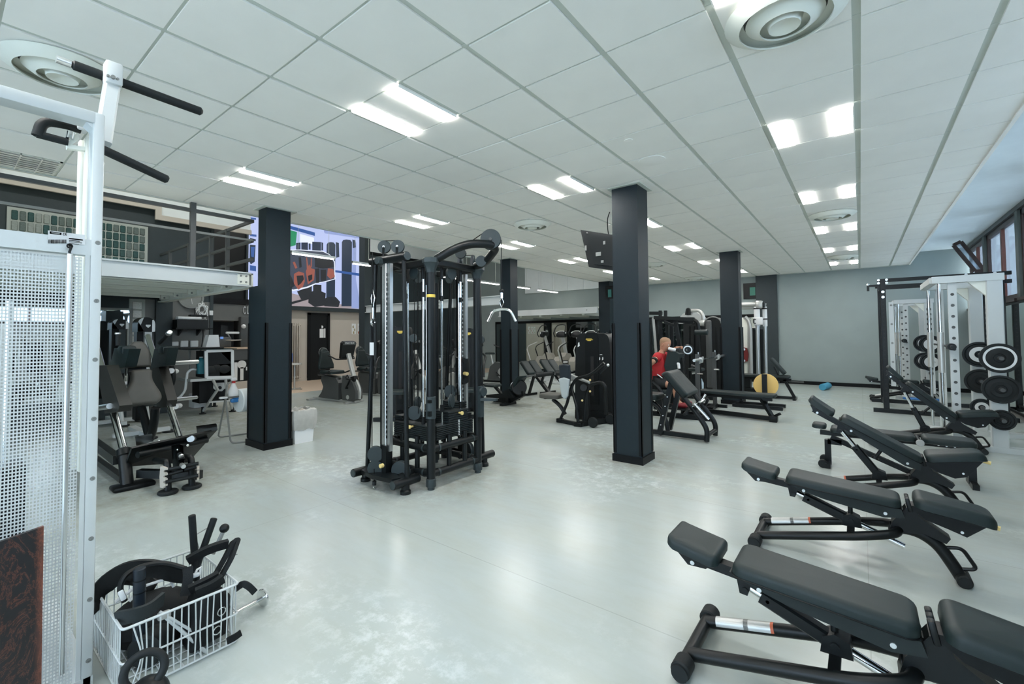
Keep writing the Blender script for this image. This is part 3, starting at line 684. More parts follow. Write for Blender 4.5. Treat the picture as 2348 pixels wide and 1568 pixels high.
# ------------------------------------------------------------------ four sided cable tower
def pulley(mb, c, ax, r, th=.03):
    a = V(ax).normalized(); c = V(c)
    return mb.lathe([(.004, -th/2), (r*.96, -th/2), (r, -th/2+.004), (r*.90, 0), (r, th/2-.004), (r*.96, th/2), (.004, th/2)], c, a, 26)
def cable_tower():
    x0, x1, y0, y1 = -4.10, -3.41, 3.07, 3.76; xm, ym_ = (x0+x1)/2, (y0+y1)/2
    t = thing('cable_tower', 'tall black four sided cable machine with chrome guide rods, centre of the floor', 'gym machine', (xm, ym_, 0))
    zt = 2.30; r = .043
    for i, (x, y) in enumerate(((x1, y0), (x1, y1), (x0, y0), (x0, y1))):
        p = part('corner_post', MB().cyl((x, y, .06), (x, y, zt), r, n=18), M_blk, t)
        part('foot_cap', MB().cyl((x, y, .03), (x, y, .11), r+.007, n=18, ch=.004).cyl((x, y, 0), (x, y, .03), r-.008, n=16), M_cap, p)
        part('hub', MB().lathe([(r+.002, -.14), (r+.012, -.10), (.075, -.05), (.085, -.04), (.085, 0), (.07, .012), (.005, .014)], (x, y, zt), n=8), M_cap, p)
        for z in (.86, .56, .40, .14): 
            pass
    # badge and clamp on the front post
    bd = part('badge', MB().lathe([(r+.0015, 0), (r+.0025, .001), (r+.0025, .029), (r+.0015, .03)], (x1, y0, 1.91), n=18), M_yel, t)
    cl = part('post_clamp', MB().cyl((x1, y0, .70), (x1, y0, .92), r+.007, n=18, ch=.004), M_cap, t)
    d = V((.6, -.8, 0))
    part('hook_holder', MB().box((x1+.015, y0-.06, .86), (x1+.045, y0-.03, .89)).box((x1+.015, y0-.06, .73), (x1+.045, y0-.03, .78)), M_blk2, cl)
    # rails
    for z in (.15, .395):
        for a, b in (((x1, y0), (x1, y1)), ((x0, y0), (x1, y0)), ((x0, y1), (x1, y1)), ((x0, y0), (x0, y1))):
            ra = part('base_rail', MB().cyl((*a, z), (*b, z), .037, n=16), M_blk, t)
            e = (V((*b, 0))-V((*a, 0))).normalized()
            for q, sg in ((a, 1), (b, -1)):
                part('rail_sleeve', MB().cyl(V((*q, z))+e*sg*.085, V((*q, z))+e*sg*.105, .041, n=16), M_cap, ra)
    for a, b in (((x1, y0), (x1, y1)), ((x0, y0), (x1, y0)), ((x0, y1), (x1, y1)), ((x0, y0), (x0, y1))):
        A = V((*a, zt-.03)); B = V((*b, zt-.03)); part('top_rail', MB().bar(A, B, .07, .07, ch=.012), M_blk, t)
        for f in (.36, .70):
            q = A.lerp(B, f); part('stub_post', MB().cyl((q.x, q.y, .15), (q.x, q.y, .50), .026, n=12), M_blk, t)
    # four weight stacks with rods
    for k, (cx, cy, ux, uy, top) in enumerate(((xm+.0, y0+.08, 1, 0, .61), (x1-.08, ym_+.02, 0, 1, .605), (xm, y1-.08, 1, 0, .66), (x0+.08, ym_, 0, 1, .66))):
        U = V((ux, uy, 0)); Nn = V((uy, -ux, 0)); C0 = V((cx, cy, 0)); n = 8; z0 = .455; dz = (top-z0)/n
        for i in range(n):
            a = C0+V((0, 0, z0+i*dz+.0015)); b = a+V((0, 0, dz-.003)); m_ = (a+b)/2
            part('weight_plate', MB().bar(m_-U*.27, m_+U*.27, .12, dz-.004, ch=.003), M_plate, t)
        top2 = top
        if k in (1, 2):
            for i in range(5):
                m_ = C0+V((0, 0, top+.013+i*.024)); part('weight_plate', MB().bar(m_-U*.15+U*.05, m_+U*.15+U*.05, .11, .020, ch=.003), M_plate, t)
            top2 = top+.122
        for s in (-1, 1):
            q = C0+U*s*.14
            part('guide_rod', MB().cyl(q+V((0, 0, .42)), q+V((0, 0, zt-.14)), .0125, n=10), M_chrome, t)
            part('rod_bush', MB().cyl(q+V((0, 0, top2)), q+V((0, 0, top2+.075)), .020, n=12).cyl(q+V((0, 0, zt-.18)), q+V((0, 0, zt-.02)), .02, n=12), M_blk2, t)
            if k < 2: part('rod_collar', MB().cyl(q+V((0, 0, 1.93-.04*k)), q+V((0, 0, 1.985-.04*k)), .019, n=12), M_blk2, t)
        pm = MB(); pulley(pm, C0+V((0, 0, top2+.10)), U*.5+Nn, .075); part('lift_pulley', pm, M_cap, t)
        part('cable', MB().tube([C0+V((0, 0, top2+.15)), C0+V((0, 0, zt-.06))], .004, 6).tube([C0+U*.06+V((0, 0, top2+.1)), C0+U*.06+V((0, 0, zt-.06))], .004, 6), M_blk2, t)
        q = C0+Nn*.062+V((0, 0, top-.025 if k != 1 else top2-.03))
        if k < 2: part('selector_pin', MB().cyl(q+U*.05, q+U*.05+Nn*.045, .010, n=10).cyl(q+U*.05+Nn*.035, q+U*.05+Nn*.055, .020, n=14, ch=.004), M_brass, t)
        if k == 1:
            m = MB()
            for i in range(10): m.box(C0+Nn*.0605+U*.05+V((0, 0, z0+.01+i*.017))-V((.004, .008, .004)), C0+Nn*.0605+U*.05+V((0, 0, z0+.01+i*.017))+V((.004, .008, .004)))
            part('weight_numbers', m, M_label, t, stuff=True)
        pm = MB(); pulley(pm, C0+V((0, 0, zt-.10)), Nn, .07); part('top_pulley', pm, M_cap, t)
    # adjustable columns on the two outer stations
    def station(s):
        y = ym_ + s*(ym_-2.86); yo = y+s*.07; xc = -3.86
        part('column', MB().bar((xc, y, .36), (xc, y, zt-.03), .07, .05, up=(0,1,0), ch=.006), M_alu if s < 0 else M_white, t)
        part('column_slot', MB().bar((xc+.062, y+.01, .36), (xc+.062, y+.01, zt-.03), .035, .04, up=(0,1,0)), M_alu, t)
        m = MB()
        for i in range(34): m.box((xc+.0, y-.0262, .5+i*.05), (xc+.008, y-.0255, .503+i*.05)).box((xc+.0355, y-.022, .49+i*.05), (xc+.044, y-.012, .520+i*.05))
        part('scale_marks', m, M_ink, t, stuff=True)
        part('back_strip', MB().bar((xc-.075, y+.03, .3), (xc-.075, y+.03, zt-.05), .045, .05, up=(0,1,0)), M_blk2, t)
        # foot bars and sloping stays
        for x, xt in ((-4.17, -4.03), (-3.52, -3.57)):
            f = part('foot_bar', MB().cyl((x, yo+s*.10, .115), (x, y-s*.14, .115), .043, n=18, ch=.003), M_blk, t)
            part('end_cap', MB().cyl((x, yo+s*.10, .115), (x, yo+s*.108, .115), .040, n=18, ch=.003), M_cap, f)
            part('foot', MB().lathe([(.052, 0), (.052, .03), (.040, .045), (.040, .10)], (x, y+s*.02, 0), n=18), M_blk, f)
            part('stay', MB().cyl((x, y, .13), (xt, y, zt), .023, n=12), M_blk, t)
        part('foot_plate', MB().poly([V((-4.17, y-s*.02, .11)), V((-4.10, yo+s*.05, .11)), V((-3.86, yo+s*.09, .11)), V((-3.60, yo+s*.05, .11)), V((-3.52, y-s*.02, .11))], (0, 0, .04)), M_blk, t)
        for x in (-4.0, -3.65): part('base_link', MB().cyl((x, y, .13), (x, ym_+s*.30, .15), .03, n=12), M_blk, t)
        part('top_link', MB().cyl((xc, y, zt+.02), (xc, ym_+s*.3, zt-.03), .042, n=14), M_blk, t)
        tc = part('top_cross', MB().cyl((-4.10, y, zt+.015), (-3.52, y, zt+.015), .046, n=18, ch=.004), M_blk, t)
        part('end_cap', MB().cyl((-3.52, y, zt+.015), (-3.512, y, zt+.015), .043, n=18, ch=.003).cyl((-4.10, y, zt+.015), (-4.108, y, zt+.015), .043, n=18, ch=.003), M_cap, tc)
        part('round_cap', MB().cyl((xc-.03, y-.0, zt), (xc-.03, yo+s*.02, zt), .040, n=18, ch=.004), M_cap, t)
        for x, z in ((-3.885, zt+.15), (-3.665, zt+.125)):
            pm = MB(); pulley(pm, (x, y, z), (.55, s*.8, 0), .068); pl = part('top_pulley', pm, M_cap, t)
            part('pulley_hub', MB().cyl((x+.012, y+s*.016, z), (x+.016, y+s*.023, z), .012, n=10), M_alu, pl)
            part('pulley_fork', MB().bar((x+.01, y+s*.022, z), (x+.01, y+s*.022, zt), .022, .006, up=(0,1,0)), M_blk, pl)
        for z in (.33, .19):
            pm = MB(); pulley(pm, (xc-.07, yo, z), (.75, s*.65, 0), .078, .05); part('low_pulley', pm, M_cap, t)
        part('pulley_carriage', MB().box((xc-.03, y-.04, .12), (xc+.06, y+.04, .42)), M_blk, t)
        pm = MB(); pulley(pm, (xc+.17, y-s*.06, .17), (.3, s*.95, 0), .10, .05); part('low_pulley', pm, M_cap, t)
        part('yellow_pin', MB().cyl((xc+.10, yo+s*.03, .25), (xc+.10, yo+s*.07, .25), .021, n=14, ch=.004), M_brass, t)
        part('cable', MB().tube([(xc-.13, yo, zt+.10), (xc-.13, yo, .35)], .0045, 6).tube([(xc-.02, yo+s*.05, .20), (xc-.005, yo+s*.06, .045)], .005, 6).tube([(-3.885, y, zt+.215), (-3.77, y, zt+.20), (-3.665, y, zt+.19)], .0045, 6), M_blk2, t)
        part('cable_stop', MB().cyl((xc-.005, yo+s*.06, .045), (xc-.003, yo+s*.06, .085), .020, n=12), M_rub, t)
        part('snap_hook', MB().tube([(xc-.005, yo+s*.06, .045), (xc-.02, yo+s*.06, .025), (xc+.0, yo+s*.06, .010), (xc+.02, yo+s*.06, .02)], .005, 6), M_chrome, t)
    station(-1); station(1)
    # rope and clips hanging at the left station
    q = V((-3.99, 2.80, 0))
    part('chrome_clip', MB().tube([q+V((0, 0, 2.0)), q+V((.03, 0, 1.92)), q+V((0, 0, 1.80)), q+V((-.03, 0, 1.92))], .007, 8, closed=True).cyl(q+V((0, 0, 1.82)), q+V((.0, 0, 1.70)), .014).ring(q+V((0, 0, 1.67)), (1,.4,0), .035, .009), M_chrome, t)
    part('rope_handle', MB().tube([q+V((-.03, 0, 1.66)), q+V((-.035, 0, 1.42)), q+V((-.03, 0, 1.30))], .016, 8).tube([q+V((.03, 0, 1.66)), q+V((.04, 0, 1.40)), q+V((.04, 0, 1.28))], .016, 8), M_rub, t)
    part('white_tag', MB().box(q+V((-.03, -.02, 1.33)), q+V((.035, -.012, 1.46))), M_label, t)
    # side bracket on the right post and carriage on the far column
    b = part('side_bracket', MB().box((x1+.03, y1-.03, .62), (x1+.07, y1+.03, .96)).poly([V((x1+.07, y1-.03, .80)), V((x1+.22, y1+.05, .80)), V((x1+.22, y1+.09, .80)), V((x1+.07, y1+.06, .80))], (0, 0, .03)), M_cap, t)
    part('bracket_disc', MB().cyl((x1+.07, y1, .90), (x1+.10, y1, .90), .05, n=16), M_cap, b)
    yc = 2*ym_-2.86
    c = part('carriage', MB().rbox((-3.85, yc, 1.10), (.14, .12, .33), .02), M_blk, t)
    part('yellow_knob', MB().cyl((-3.77, yc-.04, 1.07), (-3.70, yc-.07, 1.07), .022, n=14), M_brass, c)
    for z in (1.22, .98): part('carriage_roller', MB().cyl((-3.78, yc-.03, z), (-3.74, yc-.05, z), .03, n=14), M_rub, c)
    # high arm with the hanging v handle
    H0 = V((x1+.03, y0+.05, zt+.0)); H1 = V((x1+.03, y1-.05, zt-.0)); ap = V((-2.99, 3.50, 2.475))
    part('high_arm', MB().tube([H0, V((-3.24, 3.19, 2.385)), V((-3.10, 3.31, 2.455)), V((-2.955, 3.44, 2.45)), V((-2.96, 3.57, 2.43)), V((-3.20, 3.66, 2.31)), H1], .043, 14, fil=.09), M_blk, t)
    pm = MB(); pulley(pm, ap+V((.02, -.01, .03)), (.55, -.83, 0), .105, .06); pl = part('arm_pulley', pm, M_cap, t)
    part('pulley_hub', MB().cyl(ap+V((.037, -.036, .03)), ap+V((.043, -.045, .03)), .016, n=12), M_dgrey, pl)
    pm = MB(); pulley(pm, (-3.33, 3.42, zt+.10), (.5, -.8, 0), .06, .04); pulley(pm, (-3.20, 3.60, zt+.02), (.5, -.8, 0), .06, .04); part('top_pulley', pm, M_cap, t)
    cb = V((ap.x+.105, ap.y+.055, 0))
    part('arm_cable', MB().tube([cb+V((0, 0, 2.50)), cb+V((0, 0, 1.95))], .0045, 6).tube([V((-3.33, 3.42, zt+.15)), ap+V((-.02, -.02, .13))], .0045, 6), M_blk2, t)
    v = part('v_handle', MB().tube([cb+V((-.115, -.085, 1.665)), cb+V((-.075, -.055, 1.77)), cb+V((-.03, -.02, 1.79)), cb+V((.03, .02, 1.79)), cb+V((.075, .055, 1.77)), cb+V((.115, .085, 1.665))], .0145, 10, fil=.03), M_chrome, t)
    part('handle_clip', MB().cyl(cb+V((0, 0, 1.96)), cb+V((0, 0, 1.90)), .016).tube([cb+V((.0, 0, 1.91)), cb+V((.018, .01, 1.86)), cb+V((0, 0, 1.80)), cb+V((-.018, -.01, 1.86))], .006, 8, closed=True), M_chrome, v)
    part('cable_stop', MB().sph(cb+V((0, 0, 1.975)), .024, 10, 6), M_rub, t)
cable_tower()

# ------------------------------------------------------------------ machines with a weight stack shroud
def badge(mb, c, w_, h_, x=V((1,0,0)), n=V((0,-1,0))):
    o = [(-.5,.5),(.4,.5),(.42,.3),(.5,.3),(.5,-.2),(.3,-.2),(.25,-.5),(-.25,-.5),(-.3,-.2),(-.42,-.2),(-.5,.1)]
    return mb.prism([(p*w_, q*h_) for p, q in o], V(c), x, (0,0,1), n*.004)
def shroud_poly(w_, h_, top=.72, r=.12):
    o = [(-w_/2, .06), (w_/2, .06), (w_/2*.97, h_*.55)]
    for k in range(5):
        a = PI/2*k/4; o.append((w_/2*top+ (w_/2*.90-w_/2*top)*math.cos(a), h_-r+r*math.sin(a)))
    o2 = [(-p, q) for p, q in reversed(o[2:])]
    return o+o2
def selector(name, label, loc, rz, w_=.5, h_=1.5, d_=.22, seat=True, badge_on=True, group='machines with weight stacks', cap=None, body=None, side_pulley=False, icons=False, pad=True):
    t = thing(name, label, 'gym machine', loc, rz, group, local=True)
    body = body or M_plas
    part('shroud', MB().prism(shroud_poly(w_, h_), (0, 0, 0), (1,0,0), (0,0,1), (0, d_, 0)), body, t)
    part('centre_panel', MB().prism([(-w_*.16, .2), (w_*.16, .2), (w_*.16, h_-.10), (w_*.13, h_+.012), (-w_*.13, h_+.012), (-w_*.16, h_-.10)], (0, -.012, 0), (1,0,0), (0,0,1), (0, .012+d_*.9, 0)), M_blk2, t)
    part('pin_slot', MB().box((-.028, -.016, .30), (.028, -.010, h_*.72)), M_ink, t)
    for s in (-1, 1):
        part('side_tube', MB().tube([(s*w_*.53, d_*.3, .05), (s*w_*.52, d_*.3, h_*.55), (s*w_*.46, d_*.3, h_-.10), (s*w_*.30, d_*.3, h_+.01)], .026, 10, fil=.10), M_blk, t)
    part('base', MB().bar((-w_*.6, d_*.3, .04), (w_*.6, d_*.3, .04), .09, .07).bar((0, d_*.3, .05), (0, -.75, .05), .08, .07).bar((-.3, -.72, .04), (.3, -.72, .04), .08, .06), M_blk, t)
    if badge_on: part('yellow_badge', badge(MB(), (-.0, -.013, h_-.10), w_*.30, .055), M_yel, t)
    if icons:
        ic = MB()
        for x, z, w2, h2 in ((w_*.30, h_*.62, .03, .008), (w_*.27, h_*.56, .015, .03), (w_*.34, h_*.56, .015, .03), (w_*.30, h_*.48, .03, .045), (-w_*.34, h_*.75, .018, .045)): ic.prism([(-w2, -h2), (w2, -h2*.6), (w2*.5, h2), (-w2*.7, h2*.8)], (x, -.001, z), (1,0,0), (0,0,1), (0, -.003, 0))
        part('pictograms', ic, M_label, t, stuff=True)
    if side_pulley: part('side_pulley', MB().cyl((w_*.62, 0, h_-.22), (w_*.62, .06, h_-.22), .085, n=22, ch=.008), M_cap, t)
    if seat:
        part('seat_pad', MB().pad(rrect(-.21, .21, -.66, -.26, .07), .07, .03, (0, 0, .46)), M_vinyl, t)
        part('seat_post', MB().bar((0, -.46, .06), (0, -.46, .46), .07, .07), M_blk, t)
        if pad: part('back_pad', MB().pad(rrect(-.17, .17, .0, .62, .07), .07, .03, (0, -.20, .58), (1,0,0), (0,.1,1)), M_vinyl, t)
        for s in (-1, 1): part('arm_lever', MB().tube([(s*.30, .05, 1.15), (s*.36, -.20, 1.12), (s*.34, -.50, .95), (s*.34, -.56, .74)], .022, 8, fil=.1), M_blk, t)
    return t
selector('weight_stack_machine', 'black weight stack machine with a yellow badge behind the left of the cable tower', (-7.12, 5.62, 0), math.radians(38), .40, 1.70, .30, side_pulley=True, pad=False)
selector('weight_stack_machine', 'black weight stack machine with a yellow badge behind the right of the cable tower', (-6.22, 6.59, 0), math.radians(38), .40, 1.66, .30, side_pulley=True, pad=False)

def leg_machine():
    y = 7.15
    P = lambda px, py, yy=y: yp(px, py, yy)
    c = P(1358, 980); t = thing('leg_extension_machine', 'black leg extension machine with yellow badge left of the near right column', 'gym machine', (c.x, y, 0))
    xa, xb = P(1318, 900).x, P(1404, 900).x; w_ = xb-xa; xm = (xa+xb)/2; h_ = P(1360, 765).z
    OFF[t.name] = V((c.x, y, 0))
    part('shroud', MB().prism(shroud_poly(w_, h_, .62, .16), (xm, y, 0), (1,0,0), (0,0,1), (0, .30, 0)), M_plas, t)
    part('centre_panel', MB().prism([(-w_*.19, .3), (w_*.16, .3), (w_*.16, h_-.06), (w_*.13, h_+.015), (-w_*.15, h_+.015), (-w_*.19, h_-.06)], (xm, y-.014, 0), (1,0,0), (0,0,1), (0, .28, 0)), M_blk2, t)
    part('pin_slot', MB().box((xm-.03, y-.019, .45), (xm+.03, y-.012, h_*.74)), M_ink, t)
    bd = part('yellow_badge', badge(MB(), P(1351, 779, y-.015), .125, .042), M_yel, t)
    part('badge_text', MB().box(P(1343, 778, y-.0195), P(1360, 779.6, y-.0195)+V((0, -.001, 0))), mat('badge_brown', (.30, .20, .03), .6), bd)
    ic = MB()
    for px, py, w2, h2 in ((1327, 790, .022, .045), (1378, 813, .03, .006), (1375, 822, .012, .03), (1382, 822, .012, .03), (1379, 838, .03, .04)):
        o = P(px, py, y-.004); ic.prism([(-w2, -h2), (w2, -h2*.5), (w2*.6, h2), (-w2*.5, h2*.7)], o, (1,0,0), (0,0,1), (0, -.003, 0))
    part('pictograms', ic, M_label, t, stuff=True)
    for s in (-1, 1): part('shroud_tube', MB().tube([(xm+s*w_*.54, y+.12, .04), (xm+s*w_*.52, y+.12, h_*.6), (xm+s*w_*.42, y+.12, h_-.1), (xm+s*w_*.28, y+.12, h_+.01)], .026, 10, fil=.12), M_blk, t)
    # front frame on a plane nearer to the viewer
    f = y-.42
    F = lambda px, py, d=0: yp(px, py, f+d)
    g = lambda px, py, d=0: (lambda q: V((q.x, q.y, max(.03, q.z))))(F(px, py, d))
    part('frame_leg', MB().tube([F(1312, 880), F(1300, 925), g(1284, 964)], .026, 10), M_blk, t)
    part('frame_arch', MB().tube([g(1326, 972, -.1), F(1322, 930, -.08), F(1310, 888), F(1320, 868), F(1352, 860), F(1366, 850), F(1385, 832)], .026, 10, fil=.07), M_blk, t)
    part('inner_arch', MB().tube([F(1338, 975, .05), F(1345, 905, .05), F(1352, 882, .05), F(1378, 876, .05), F(1388, 885, .05), F(1390, 950, .15)], .032, 12, fil=.08), M_blk, t)
    part('arch_knuckle', MB().cyl(F(1338, 889, -.03), F(1338, 889, .09), .065, n=20, ch=.01), M_plas, t)
    part('lever_shell', MB().prism([(-.08, .0), (.05, .0), (.07, -.42), (.0, -.62), (-.06, -.42)], F(1341, 893, .03), (1,0,0), (0,0,1), (0, .06, 0)), M_plas, t)
    for a, b in (((1368, 852), (1384, 836)), ((1375, 856), (1393, 838))): part('grip', MB().cyl(F(*a, .08), F(*b, .08), .020, n=12), M_rub, t)
    part('grip_end', MB().sph(F(1394, 837, .08), .026, 10, 6), M_alu, t)
    for q in ((1353, 871), (1353, 897), (1335, 918)): part('yellow_button', MB().cyl(F(*q, .0), F(*q, -.03), .018, n=12), M_brass, t)
    part('floor_rail', MB().bar(g(1327, 973, -.1), g(1400, 962, .5), .10, .08).bar(g(1284, 964), g(1327, 973, -.1), .06, .06), M_blk, t)
    for q, d in (((1360, 970), -.05), ((1400, 957), .38)): 
        o = F(*q, d); o.z = .085; part('transport_wheel', MB().cyl(o+V((0, -.03, 0)), o+V((0, .02, 0)), .085, n=22, ch=.008), M_rub, t)
    part('floor_foot', MB().rbox(g(1284, 964)+V((0, 0, .005)), (.10, .10, .07), .01).rbox(g(1327, 973, -.1), (.14, .10, .08), .012), M_blk2, t)
    part('seat_pad', MB().pad([(p.x, p.y) for p in [V((q[0], q[1])) for q in rrect(F(1243, 900, .1).x, F(1287, 900, .1).x, f-.05, f+.32, .08)]], .08, .035, (0, 0, F(1265, 912, .1).z)), M_vinyl2, t)
    part('seat_arm', MB().tube([F(1268, 916, .1), F(1285, 930, .1), F(1296, 950, .1)], .035, 10, fil=.1), M_blk, t)
    part('cross_tube', MB().cyl(F(1303, 858, .1), F(1352, 877, .1), .026, n=12), M_silver, t)
    part('side_mask', MB().rbox((xm, y+.15, .10), (w_*1.0, .34, .18), .02), M_blk2, t)
    # towel and dark top hanging from the lever
    j0 = MB().pad([(0, 0), (.10, .02), (.20, .0), (.20, -.20), (.17, -.36), (.03, -.36), (.0, -.20)], .07, .03, yp(1285, 836, f-.05), (1,0,0), (0,-.1,1))
    solo('dark_jacket', j0, mat('navy_cloth', (.012, .020, .028), .8, bump=.3, bscale=40), 'dark top draped at the side of the leg extension machine', 'jacket')
    w0 = MB().pad([(0, 0), (.10, .03), (.21, .0), (.17, -.28), (.12, -.34), (.05, -.30), (.03, -.14)], .05, .02, yp(1283, 868, f-.09), (1,0,0), (0,-.05,1))
    solo('light_towel', w0, mat('grey_white_cloth', (.42, .47, .48), .9, bump=.4, bscale=40), 'pale grey towel hanging below the dark top on the leg extension machine', 'towel')
leg_machine()

# ------------------------------------------------------------------ preacher curl bench
def preacher():
    ya, yb = 6.62, 7.2
    t = thing('preacher_bench', 'black preacher curl bench with a sloping arm pad right of the near right column', 'bench', (-2.0, 6.9, 0))
    A = V((-2.33, 0, .955)); B = V((-2.02, 0, .585)); e = (B-A).normalized(); n = V((-e.z, 0, e.x))
    if n.z < 0: n = -n
    W = (yb-ya)
    part('arm_pad', MB().pad(rrect(0, .47, 0, W, .05, 4), .085, .03, V((A.x, ya, A.z)), e, (0, 1, 0) if e.cross(V((0,1,0))).z > 0 else (0, -1, 0), bend=lambda u, v: -.05*max(0, (.12-u)/.12)**2-.02*math.cos((v/W-.5)*PI)**2), M_vinyl, t)
    for y in (ya+.06, yb-.06):
        part('side_rail', MB().tube([A+V((.02, y, -.03)), B+V((.03, y, -.04)), V((-1.80, y, .30)), V((-1.73, y, .18)), V((-1.74, y, .02))], .036, 12, fil=.10), M_blk, t)
        part('rear_leg', MB().bar(V((-2.22, y, .80)), V((-2.41, y, .03)), .06, .07), M_blk, t)
        part('bar_rest', MB().tube([V((-1.93, y, .45)), V((-1.86, y, .47)), V((-1.83, y, .55))], .022, 8), M_blk, t)
        h = part('rack_peg', MB().cyl((-1.99, y-.02, .42), (-1.99, y-.17, .39), .022, n=12), M_rub, t)
    part('front_tie', MB().cyl((-1.735, ya+.06, .10), (-1.735, yb-.06, .10), .03, n=12), M_blk, t)
    part('floor_rail', MB().bar((-2.9, ya+.12, .05), (-1.75, ya+.12, .05), .06, .06), M_blk, t)
    m = MB()
    for k in range(4): m.cyl((-2.27-.035*k, ya+.02, .60-.14*k), (-2.27-.035*k, ya+.028, .60-.14*k), .010, n=8)
    part('bolts', m, M_alu, t)
    part('seat_pad', MB().pad(rrect(-2.95, -2.45, ya+.1, yb-.1, .08), .09, .04, (0, 0, .52)), M_vinyl, t)
    part('seat_arm', MB().tube([(-2.7, 6.91, .50), (-2.50, 6.91, .42), (-2.38, 6.91, .18), (-2.36, 6.91, .05)], .035, 10, fil=.12), M_blk, t)
    b = thing('curl_bar', 'chrome zigzag curl bar resting on the preacher bench hooks', 'barbell', (-1.87, 6.9, .50))
    part('bar', MB().tube([(-1.90, 6.55, .50), (-1.90, 6.70, .50), (-1.84, 6.80, .56), (-1.90, 6.90, .50), (-1.84, 7.0, .56), (-1.90, 7.1, .50), (-1.90, 7.28, .50)], .014, 8, fil=.03), M_chrome, b)
    part('grip', MB().cyl((-1.885, 6.64, .535), (-1.70, 6.66, .33), .020, n=12), M_chrome, b); part('grip', MB().cyl((-1.91, 7.10, .53), (-1.86, 7.12, .62), .02, n=12), M_chrome, b)
preacher()

# ------------------------------------------------------------------ flat press bench with its rack and barbell
def press_bench():
    t = thing('bench_press', 'black flat press bench with twin uprights behind the preacher bench', 'bench', (-1.9, 9.1, 0))
    y = 9.07
    pd = MB(); pd.T = Matrix.Translation((-1.85, y, .40)) @ Matrix.Rotation(math.radians(-3), 4, 'Z')
    pd.pad(rrect(-.63, .66, -.15, .15, .04), .06, .028); part('pad', pd, M_vinyl, t)
    part('under_beam', MB().bar((-2.45, y+.03, .37), (-1.25, y-.03, .37), .07, .07), M_blk, t)
    part('front_leg', MB().bar((-1.42, y-.02, .36), (-1.22, y-.14, .04), .07, .05), M_blk, t)
    part('leg_foot', MB().rbox((-1.22, y-.15, .05), (.12, .16, .10), .01).bar((-1.20, y-.15, .10), (-1.12, y-.17, .15), .06, .04), M_blk2, t)
    part('floor_beam', MB().bar((-2.35, y+.06, .05), (-1.22, y-.15, .05), .07, .07), M_blk, t)
    for yy in (8.80, 10.02):
        u = part('upright', MB().bar((-2.43, yy, .0), (-2.43, yy, 1.14), .07, .06, up=(0,1,0)), M_dgrey, t)
        part('bar_cup', MB().tube([(-2.40, yy, .98), (-2.34, yy, 1.00), (-2.33, yy, 1.10)], .018, 8).cyl((-2.41, yy, 1.06), (-2.41, yy, 1.18), .012), M_alu, u)
        part('peg', MB().cyl((-2.43, yy-.02, .78), (-2.33, yy-.04, .78), .014), M_alu, u)
        part('foot', MB().bar((-2.62, yy, .03), (-2.2, yy, .03), .07, .06), M_blk, u)
    part('rear_tie', MB().bar((-2.43, 8.8, .30), (-2.43, 10.02, .30), .06, .06), M_blk, t)
    b = thing('barbell', 'chrome barbell without plates lying across the press rack uprights', 'barbell', (-2.37, 9.6, 1.03))
    part('shaft', MB().cyl((-2.37, 8.62, 1.045), (-2.37, 10.5, 1.045), .0145, n=12), M_chrome, b)
    for y0, y1 in ((8.38, 8.80), (10.15, 10.75)): part('sleeve', MB().cyl((-2.37, y0, 1.045), (-2.37, y1, 1.045), .026, n=16), M_alu, b)
    for yy in (8.81, 10.14): part('collar', MB().cyl((-2.37, yy-.02, 1.045), (-2.37, yy+.02, 1.045), .042, n=16), M_alu, b)
press_bench()
def plate_station():
    t = thing('plate_row_machine', 'low black row frame carrying a large yellow plate behind the press bench', 'gym machine', (-1.5, 10.4, 0))
    part('floor_rail', MB().bar((-2.15, 10.28, .04), (-1.24, 10.28, .04), .07, .06), M_blk, t)
    part('floor_rail', MB().bar((-2.15, 10.68, .04), (-1.24, 10.68, .04), .07, .06), M_blk, t)
    part('column_bar', MB().bar((-1.55, 10.28, .06), (-1.55, 10.28, .70), .09, .06, up=(0,1,0)), M_blk, t)
    part('plate_horn', MB().cyl((-1.55, 10.28, .47), (-1.55, 10.62, .47), .025), M_blk, t)
    part('floor_tie', MB().bar((-2.1, 10.28, .05), (-2.1, 10.68, .05), .06, .06), M_blk, t)
    c = V((-1.55, 10.42, .475)); Y = thing('yellow_plate', 'big round yellow weight plate on the low frame beside the far right column', 'weight plate', c)
    M_yp = mat('yellow_rubber', (.78, .52, .16), .45, var=.06)
    part('disc', MB().lathe([(.03, -.03), (.06, -.035), (.10, -.025), (.17, -.022), (.205, -.035), (.225, -.03), (.225, .03), (.20, .035), (.03, .03)], c, (.12, -1, 0), 36), M_yp, Y)
    part('steel_hub', MB().lathe([(.026, -.037), (.05, -.037), (.05, -.033), (.026, -.033)], c, (.12, -1, 0), 20), M_alu, Y)
plate_station()
